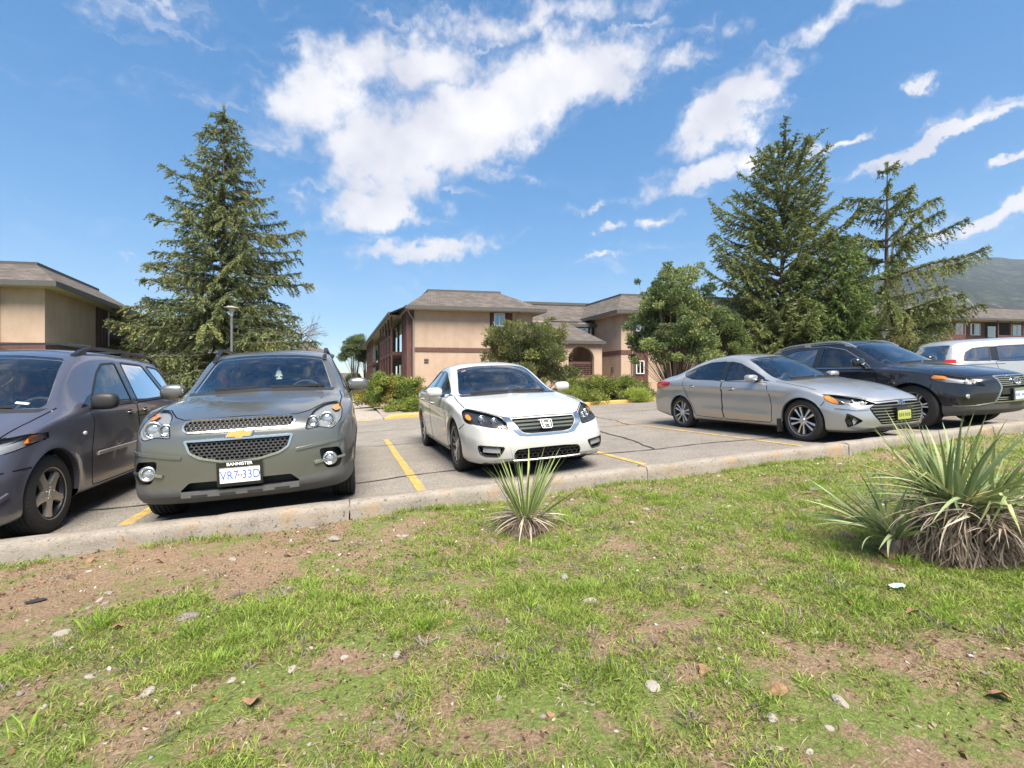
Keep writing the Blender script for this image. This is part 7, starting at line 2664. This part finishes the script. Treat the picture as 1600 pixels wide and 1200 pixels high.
    L = rng.uniform(.006, .026, n)
    V, F = diamonds(Cc, Dd, L, L*rng.uniform(.25, .7, n), rng, .3)
    pal = np.array([(.12, .07, .042), (.20, .125, .075), (.30, .21, .14), (.16, .115, .09), (.34, .15, .06), (.40, .33, .25)])
    T = pal[rng.choice(6, n, p=(.24, .27, .19, .17, .04, .09))]*rng.uniform(.7, 1.25, (n, 1))
    tag(fast_mesh('leaf_litter', V, F, M['grassblade'], None, False, np.repeat(np.clip(T, 0, 1), 4, 0)), 'brown leaf litter and chips in the bare patches of the verge', 'litter', kind='stuff')
grass()
def chips():
    rng = np.random.default_rng(8)
    n = 6400
    Z = np.sqrt(rng.uniform(1.15**2, 8.5**2, n)); xc = rng.uniform(-1.45, 1.9, n)*Z
    x = CY*xc + SY*Z; y = -SY*xc + CY*Z
    cl = vnoise(x, y, 1.3, 31)*.6 + vnoise(x, y, 4, 32)*.4
    ok = (y < CURB_Y-.22) & (rng.random(n) < np.clip((cl-.38)*3.5 + .5*np.exp(-((y-3.9)/.4)**2), .03, 1))
    x, y, Z = x[ok], y[ok], Z[ok]; n = len(x)
    s = rng.uniform(.004, .011, n)*(1+.12*Z)
    base = np.array([(1, 0, 0), (-.3, .9, 0), (-.5, -.8, 0), (.1, .1, .75), (.5, -.6, .3)])
    V = base[None]*s[:, None, None]*(1+.4*rng.normal(size=(n, 5, 3)))
    a = rng.uniform(0, 6.28, n); ca, sa = np.cos(a)[:, None], np.sin(a)[:, None]
    R = V.copy(); R[:, :, 0] = V[:, :, 0]*ca - V[:, :, 1]*sa; R[:, :, 1] = V[:, :, 0]*sa + V[:, :, 1]*ca
    R += np.stack([x, y, zz_at(x, y)], 1)[:, None]
    F = np.array([(0, 1, 3), (1, 2, 3), (2, 4, 3), (4, 0, 3), (0, 4, 2), (0, 2, 1)])[None] + 5*np.arange(n)[:, None, None]
    T = np.array([(.44, .40, .345)])*rng.uniform(.35, 1.15, (n, 1))
    tag(fast_mesh('gravel_chips', R.reshape(-1, 3), F.reshape(-1, 3), M['chip'], None, False, np.repeat(np.clip(T, 0, 1), 5, 0)), 'tiny pale gravel chips strewn over the verge', 'gravel', kind='stuff')
M['chip'] = leaf_mat('gravel chip', .9, .0, .2)
chips()

# ---- stones, each one its own
def stone_mat():
    m, nt, out = new_mat('pale stone')
    co = objcoord(nt)
    oi = nd(nt, 'ShaderNodeObjectInfo')
    n = noise(nt, 18, 5, .7, co); n2 = noise(nt, 90, 3, .7, co)
    r = ramp(nt, n.outputs[0], [(.3, (.20, .18, .155)), (.55, (.37, .345, .305)), (.75, (.50, .475, .44))])
    t = ramp(nt, oi.outputs['Random'], [(0, (.62, .58, .54)), (.5, (.95, .92, .88)), (1, (1.12, 1.1, 1.06))])
    c = mixc(nt, 1, r.outputs[0], t.outputs[0], 'MULTIPLY')
    b = principled(nt, out, Roughness=.9)
    nt.links.new(c, b.inputs['Base Color'])
    nt.links.new(bump(nt, mth(nt, 'ADD', n.outputs[0], n2.outputs[0]), .5, .05), b.inputs['Normal'])
    return m
M['stone'] = stone_mat()
stone_me = []
for k in range(7):
    r = random.Random(40+k)
    bm = bmesh.new()
    bmesh.ops.create_icosphere(bm, subdivisions=2, radius=.5)
    ax = [Vector((r.gauss(0, 1), r.gauss(0, 1), r.gauss(0, 1))).normalized() for _ in range(7)]
    of = [r.uniform(.30, .46) for _ in range(7)]
    for v in bm.verts:
        for a, o_ in zip(ax, of):
            d = v.co.dot(a) - o_
            if d > 0: v.co -= a*d*.85
        v.co.x *= 1.25; v.co.z *= r.uniform(.62, .66)
        v.co += Vector((r.gauss(0, .012), r.gauss(0, .012), r.gauss(0, .012)))
    me = bpy.data.meshes.new('stone'); bm.to_mesh(me); bm.free()
    me.materials.append(M['stone'])
    me.polygons.foreach_set('use_smooth', [True]*len(me.polygons))
    me.set_sharp_from_angle(angle=math.radians(24))
    stone_me.append(me)
ONES = ['', 'first', 'second', 'third', 'fourth', 'fifth', 'sixth', 'seventh', 'eighth', 'ninth', 'tenth', 'eleventh', 'twelfth', 'thirteenth', 'fourteenth', 'fifteenth', 'sixteenth', 'seventeenth', 'eighteenth', 'nineteenth']
def nth(i):
    return ONES[i] if i < 20 else 'twentieth' if i == 20 else 'twenty-' + ONES[i-20] if i < 30 else 'thirtieth' if i == 30 else 'thirty-' + ONES[i-30]
LOOSE = {}
def settle_labels():
    for where, lst in LOOSE.items():
        for i, (px, o) in enumerate(sorted(lst, key=lambda t: t[0])):
            o['label'] = (nth(i+1) + ' from left of ' if len(lst) > 1 else 'lone one of the ') + where
def stone(px, py, wpx, k, label=None):
    x, y, z = gp(px, py)
    Z = SY*x + CY*y
    s = wpx/738.5*Z
    o = bpy.data.objects.new('stone', stone_me[k % 7])
    col.objects.link(o)
    o.location = (x, y, z + s*.04)
    o.rotation_euler = (rnd.uniform(-.25, .25), rnd.uniform(-.25, .25), rnd.uniform(0, 6.28))
    o.scale = (s*.85, s*.85*rnd.uniform(.7, 1), s*rnd.uniform(.6, .95))
    if not label:
        side = 'below the minivan' if px < 220 else 'below the crossover' if px < 620 else 'round the small yucca' if px < 960 else 'between the yuccas' if px < 1280 else 'near the large yucca'
        near = 'by the kerb' if py < 841-.1158*px+130 else 'in the mid grass' if py < 1010 else 'in the nearest grass'
        LOOSE.setdefault('small pale stones ' + near + ', ' + side, []).append((px, o))
        label = 'small pale stone'
    tag(o, label, 'stone', 'stones scattered on the verge')
big = [(292, 967, 36, 'broad flat pale stone in the grass at lower left'), (231, 1083, 26, 'long pale stone near the bottom left, lying at a slant'), (142, 1058, 17, 'small rounded stone left of the slanted one'),
       (522, 844, 26, 'white stone in the bare strip below the crossover'), (1312, 1098, 30, 'blunt white stone at the bottom right'), (622, 1024, 24, 'rounded cream stone at the centre of the lower grass'),
       (1150, 720, 18, 'pale stone lying against the near kerb'), (882, 903, 20, 'flattish beige stone below the small yucca'), (920, 941, 26, 'grey stone sunk in grass below the small yucca'),
       (1020, 1074, 28, 'grey lumpy stone right of the lower centre'), (1206, 1123, 24, 'white stone at the bottom edge'), (1094, 826, 17, 'pale stone in open grass between the yuccas'),
       (95, 992, 26, 'cream stone beside a brown clod at the left'), (1272, 766, 20, 'pale stone left of the large yucca'), (363, 875, 16, 'white pebble on the bare strip at the left')]
for k, (a, b, w, lb) in enumerate(big):
    stone(a, b, w, k, lb)
sr = random.Random(77)
cnt = 0
while cnt < 150:
    px = sr.uniform(20, 1590)
    if cnt < 85:
        py = 841-.1158*px + sr.uniform(26, 120)*(1 if px > 500 else 1.2)
        if not (px > 430): 
            if sr.random() < .5: continue
        w = sr.uniform(5, 14)
    else:
        py = sr.uniform(880, 1190); w = sr.uniform(6, 17)
    stone(px, py, w, cnt)
    cnt += 1

# ---- dry leaves, a wrapper, a dark clod
M['dryleaf'] = grainy('dry leaf', (.22, .125, .07), .45, 60, .8, .3, .002)
lv = []
for k in range(4):
    r = random.Random(k+5)
    V, F = [], []
    n = 7
    for i in range(n):
        t = i/(n-1)
        w = .34*math.sin(PI*min(1, t*.92+.08))**.8*(1+.25*r.uniform(-1, 1))
        zc = .22*math.sin(t*3+k) + r.uniform(-.04, .04)
        V += [(-w, t-.5, zc+w*.7*r.uniform(.3, 1)), (0, t-.5, zc), (w, t-.5, zc+w*.7*r.uniform(.3, 1))]
        if i:
            a = 3*(i-1); F += [(a, a+1, a+4, a+3), (a+1, a+2, a+5, a+4)]
    o = mesh_obj('dry_leaf', V, F, M['dryleaf'])
    lv.append(o.data); bpy.data.objects.remove(o)
dl = [(395, 1101, 34, 'curled rusty leaf near the bottom left'), (1384, 872, 30, 'rusty dead leaf in front of the large yucca'), (1262, 772, 12, None), (60, 912, 16, None), (1100, 1052, 24, 'dry brown leaf right of the lower centre'),
      (1215, 1085, 30, 'crumpled dark brown leaf at the lower right'), (700, 975, 16, None), (505, 975, 18, None), (1560, 1095, 34, 'tan dead leaf at the bottom right corner'), (1425, 960, 22, None), (862, 1120, 16, None),
      (610, 1075, 20, None), (182, 985, 20, None), (1330, 945, 14, None), (1190, 830, 10, None), (960, 872, 12, None), (450, 870, 12, None), (250, 880, 14, None), (140, 878, 14, None), (1500, 985, 18, None)]
for k, (a, b, w, lb) in enumerate(dl):
    x, y, z = gp(a, b)
    s = w/738.5*(SY*x+CY*y)
    o = bpy.data.objects.new('dry_leaf', lv[k % 4]); col.objects.link(o)
    o.location = (x, y, z + s*.12); o.scale = (s, s, s*.8)
    o.rotation_euler = (rnd.uniform(-.4, .4), rnd.uniform(-.4, .4), rnd.uniform(0, 6.28))
    where = ('below the minivan' if a < 300 else 'below the crossover' if a < 620 else 'below the small yucca' if a < 1150 else 'near the large yucca')
    if not lb: LOOSE.setdefault('small dry leaves on the verge ' + where, []).append((a, o))
    tag(o, lb or 'small dry leaf', 'leaf', 'dry leaves on the verge')
settle_labels()
x, y, z = gp(1404, 921)
m = MB()
r = random.Random(3)
V, F = [], []
for i in range(6):
    for j in range(4):
        V.append((x + (i-2.5)*.016 + r.uniform(-.004, .004), y + (j-1.5)*.012 + r.uniform(-.003, .003), z + .014 + r.uniform(0, .014)))
for i in range(5):
    for j in range(3):
        a = i*4+j; F.append((a, a+4, a+5, a+1))
mm, nt, out = new_mat('wrapper foil')
wn_ = noise(nt, 28, 2, .5, objcoord(nt)); rr = ramp(nt, wn_.outputs[0], [(.45, (.16, .38, .62)), (.55, (.72, .76, .78))])
pb = principled(nt, out, Roughness=.3); nt.links.new(rr.outputs[0], pb.inputs['Base Color'])
tag(mesh_obj('litter_wrapper', V, F, mm), 'crumpled blue and white wrapper in the grass below the large yucca', 'litter')
x, y, z = gp(55, 941)
o = bpy.data.objects.new('clod', stone_me[3].copy()); col.objects.link(o)
o.data.materials.clear(); o.data.materials.append(grainy('charred clod', (.03, .027, .025), .3, 30, .9, .5, .02))
o.location = (x, y, z+.008); o.scale = (.085, .045, .03); o.rotation_euler = (0, 0, .3)
tag(o, 'dark charred clod lying in the grass at the far left', 'clod')

# ---- yuccas
def blade_mesh(name, L, W, bend, fold, mat, n=9, kink=None, seed=0):
    """leaf growing along +z from the origin, bending towards +y"""
    r = random.Random(seed)
    V, F = [], []
    y = z = 0.0
    ang = 0.0
    for i in range(n):
        t = i/(n-1)
        w = W*(.55+.45*min(1, t*4))*(1-max(0, (t-.35)/.65)**1.7)+.0006
        V += [(-w/2, y - w*fold, z), (0, y, z), (w/2, y - w*fold, z)]
        if i:
            a = 3*(i-1); F += [(a, a+1, a+4, a+3), (a+1, a+2, a+5, a+4)]
        ang = bend*t**1.4 + (kink[1] if kink and t > kink[0] else 0)
        y += math.sin(ang)*L/(n-1); z += math.cos(ang)*L/(n-1)
    o = mesh_obj(name, V, F, mat, None, True)
    me = o.data
    bpy.data.objects.remove(o)
    return me
def yleaf_mat(name, stops, edge):
    m, nt, out = new_mat(name)
    co = objcoord(nt)
    oi = nd(nt, 'ShaderNodeObjectInfo')
    mp = nd(nt, 'ShaderNodeMapping', i_Scale=(60, 60, 3)); nt.links.new(co, mp.inputs[0])
    n = noise(nt, 3, 4, .6, mp.outputs[0])
    f = mth(nt, 'ADD', mth(nt, 'MULTIPLY', n.outputs[0], .5), mth(nt, 'MULTIPLY', oi.outputs['Random'], .5))
    r = ramp(nt, f, stops)
    b = principled(nt, out, Roughness=.5)
    b.inputs['Specular IOR Level'].default_value = .35
    nt.links.new(r.outputs[0], b.inputs['Base Color'])
    t = nd(nt, 'ShaderNodeBsdfTranslucent'); nt.links.new(r.outputs[0], t.inputs[0])
    mx = nd(nt, 'ShaderNodeMixShader', i_0=.18); nt.links.new(b.outputs[0], mx.inputs[1]); nt.links.new(t.outputs[0], mx.inputs[2]); nt.links.new(mx.outputs[0], out.inputs[0])
    return m
M['yucca'] = yleaf_mat('yucca leaf', [(.25, (.12, .175, .055)), (.5, (.22, .28, .095)), (.75, (.38, .41, .17))], 0)
M['yuccablue'] = yleaf_mat('blue green yucca leaf', [(.25, (.12, .175, .080)), (.5, (.21, .275, .13)), (.75, (.35, .39, .20))], 0)
M['yuccadead'] = yleaf_mat('dead yucca leaf', [(.25, (.19, .145, .115)), (.5, (.34, .28, .225)), (.75, (.52, .45, .36))], 0)
M['yuccatan'] = yleaf_mat('tan yucca leaf', [(.25, (.36, .25, .11)), (.5, (.50, .38, .19)), (.75, (.60, .50, .28))], 0)
def rosette(root, meshes, c, n, tilt0, tilt1, seed, name='leaf', scale=(.75, 1.1), az=None, towards=None, spin=.4, zj=.02, rj=.03):
    r = random.Random(seed)
    for k in range(n):
        o = bpy.data.objects.new(name, meshes[r.randrange(len(meshes))])
        col.objects.link(o); o.parent = root
        a = r.uniform(0, 2*PI) if az is None else r.gauss(az[0], az[1])
        tl = tilt0 + (tilt1-tilt0)*math.sqrt(r.random()) if tilt0 < tilt1 else r.uniform(tilt1, tilt0)
        # local: blade along +z bending to +y; tilt towards azimuth a
        q = Matrix.Rotation(a - PI/2, 3, 'Z') @ Matrix.Rotation(-tl, 3, 'X') @ Matrix.Rotation(r.gauss(0, spin), 3, 'Z')
        o.rotation_euler = q.to_euler()
        o.location = (c[0] + math.cos(a)*r.uniform(0, rj), c[1] + math.sin(a)*r.uniform(0, rj), c[2] + r.uniform(0, zj))
        s = r.uniform(*scale)
        o.scale = (s*r.uniform(.8, 1.15), s, s)
gl = [blade_mesh('leaf', .60, .0175, b_, .30, M['yucca'], seed=k) for k, b_ in enumerate((.05, .12, .22, .34))]
dd = [blade_mesh('dead_leaf', .34, .013, b_, .35, M['yuccadead'], seed=k) for k, b_ in enumerate((.2, .5, .9))]
x, y, z = gp(822, 829)
yu = empty('yucca', (x, y, z - .01))
tag(yu, 'small spiky yucca in front of the white sedan, narrow upright leaves over a dead skirt', 'plant')
rosette(yu, gl, (0, 0, .04), 44, .0, .55, 1, rj=.04)
rosette(yu, gl, (0, 0, .04), 14, .5, .95, 2, scale=(.65, .95), rj=.04)
rosette(yu, dd, (0, 0, .09), 90, 1.15, 1.75, 3, 'dead_leaf', (.55, 1.0), zj=.05, rj=.05)
rosette(yu, [blade_mesh('dead_leaf', .46, .010, .25, .3, M['yuccatan'], seed=9)], (0, 0, .08), 9, 1.2, 1.7, 4, 'dead_leaf', (.7, 1.1), zj=.04)
m = MB(); m.lathe([(.045, -.03), (.05, .03), (.035, .10), (.001, .12)], 12); m.build('stem', M['yuccadead'], yu, True)
# the large clump
bl = [blade_mesh('leaf', .58, .027, b_, .22, M['yuccablue'], seed=k) for k, b_ in enumerate((.2, .5, .85, 1.2))]
bl += [blade_mesh('leaf', .58, .028, .25, .2, M['yucca'], kink=(.55, 1.7), seed=8), blade_mesh('leaf', .52, .027, .5, .2, M['yucca'], kink=(.62, 1.2), seed=9), blade_mesh('leaf', .62, .025, .15, .22, M['yucca'], seed=10)]
up = [bl[0], bl[1], bl[6], bl[6]]
sk = [blade_mesh('dead_leaf', .46, .0125, b_, .3, M['yuccadead'], seed=20+k, n=8) for k, b_ in enumerate((.5, .9, 1.3, .3))]
tn = [blade_mesh('dead_leaf', .50, .018, .6, .25, M['yuccatan'], kink=(.5, 1.4), seed=31), blade_mesh('dead_leaf', .62, .010, .25, .25, M['yuccatan'], seed=32)]
x, y, z = gp(1490, 872)
yb = empty('yucca', (x, y, z - .02), -YAW)
tag(yb, 'large many headed yucca at the right edge with a heavy skirt of dead leaves', 'plant')
rosette(yb, up, (.02, .05, .30), 46, .0, .50, 11, scale=(.75, 1.05), rj=.10)
rosette(yb, bl, (.04, -.02, .30), 72, .45, 1.35, 12, scale=(.6, .95), rj=.10, zj=.08)
rosette(yb, up, (.30, .12, .24), 34, .0, .65, 13, scale=(.65, .95), rj=.08)
rosette(yb, bl, (.30, .05, .24), 36, .5, 1.35, 14, scale=(.6, .9), rj=.08)
rosette(yb, [bl[0], bl[1], bl[2]], (-.28, .10, .10), 44, .25, 1.25, 15, scale=(.65, .95), rj=.06, az=(PI*.98, .75))
rosette(yb, [bl[0], bl[1]], (-.24, .14, .10), 14, .1, .8, 16, scale=(.6, .85), rj=.06)
rosette(yb, sk, (.04, -.02, .26), 130, .95, 1.7, 17, 'dead_leaf', (.6, 1.0), zj=.10, rj=.22)
rosette(yb, sk, (.34, -.02, .22), 89, .95, 1.7, 18, 'dead_leaf', (.6, 1.0), zj=.10, rj=.20)
rosette(yb, sk, (.18, -.06, .22), 65, .9, 1.6, 19, 'dead_leaf', (.6, .95), zj=.10, rj=.24, az=(-PI/2, .9))
rosette(yb, tn, (.02, 0, .32), 16, .4, 1.3, 20, 'dead_leaf', (.7, 1.0), zj=.05, rj=.1)
def thatch(root, domes, n, seed, L, W, pal):
    rng = np.random.default_rng(seed)
    Cc, Dd = [], []
    for (cx, cy, rx, ry, h) in domes:
        a = rng.uniform(0, 6.28, n); e = np.arcsin(rng.uniform(.02, .97, n))
        q = rng.uniform(.72, 1.0, n)
        nx, ny, nz = np.cos(a)*np.cos(e), np.sin(a)*np.cos(e), np.sin(e)
        Cc.append(np.stack([cx+nx*rx*q, cy+ny*ry*q, nz*h*q], 1))
        Dd.append(np.stack([np.cos(a)*np.sin(e)+rng.normal(0, .35, n), np.sin(a)*np.sin(e)+rng.normal(0, .35, n), -np.cos(e)+rng.normal(0, .25, n)], 1))
    Cc = np.concatenate(Cc); Dd = np.concatenate(Dd)
    V, F = diamonds(Cc, Dd, L*rng.uniform(.6, 1.4, len(Cc)), W*rng.uniform(.6, 1.3, len(Cc)), rng, .08)
    t = rng.random((len(Cc), 1))
    T = np.array(pal[0])*(1-t) + np.array(pal[1])*t
    tag(fast_mesh('dead_thatch', V, F, M['grassblade'], root, False, np.repeat(T, 4, 0)), kind='stuff')
DP = ((.20, .15, .115), (.52, .43, .34))
thatch(yb, [(.06, .02, .33, .30, .30), (.36, .04, .30, .28, .25)], 1700, 3, .17, .009, DP)
thatch(yu, [(0, 0, .15, .15, .11)], 700, 4, .12, .007, DP)
m = MB()
for q in ((.02, .05, .30), (.30, .1, .24), (-.26, .12, .12)):
    m.lathe([(.05, -.05), (.055, q[2]*.5), (.045, q[2]), (.001, q[2]+.04)], 12, 'z', (q[0], q[1], 0))
    m.build('stem', M['yuccadead'], yb, True); m = MB()

# ------------------------------------------------------------------ the air, thin haze that pales the far hill
hz = MB(); hz.box(-2400, 3300, -60, 3300, -30, 600)
hm = bpy.data.materials.new('haze')
hm.use_nodes = True
hm.node_tree.nodes.clear()
ho = hm.node_tree.nodes.new('ShaderNodeOutputMaterial'); pv = hm.node_tree.nodes.new('ShaderNodeVolumePrincipled')
pv.inputs['Color'].default_value = (.72, .84, 1.0, 1); pv.inputs['Density'].default_value = .00016; pv.inputs['Anisotropy'].default_value = .2
hm.node_tree.links.new(pv.outputs[0], ho.inputs['Volume'])
tag(hz.build('haze', hm), 'thin bluish haze paling the far hill', 'haze', kind='stuff')
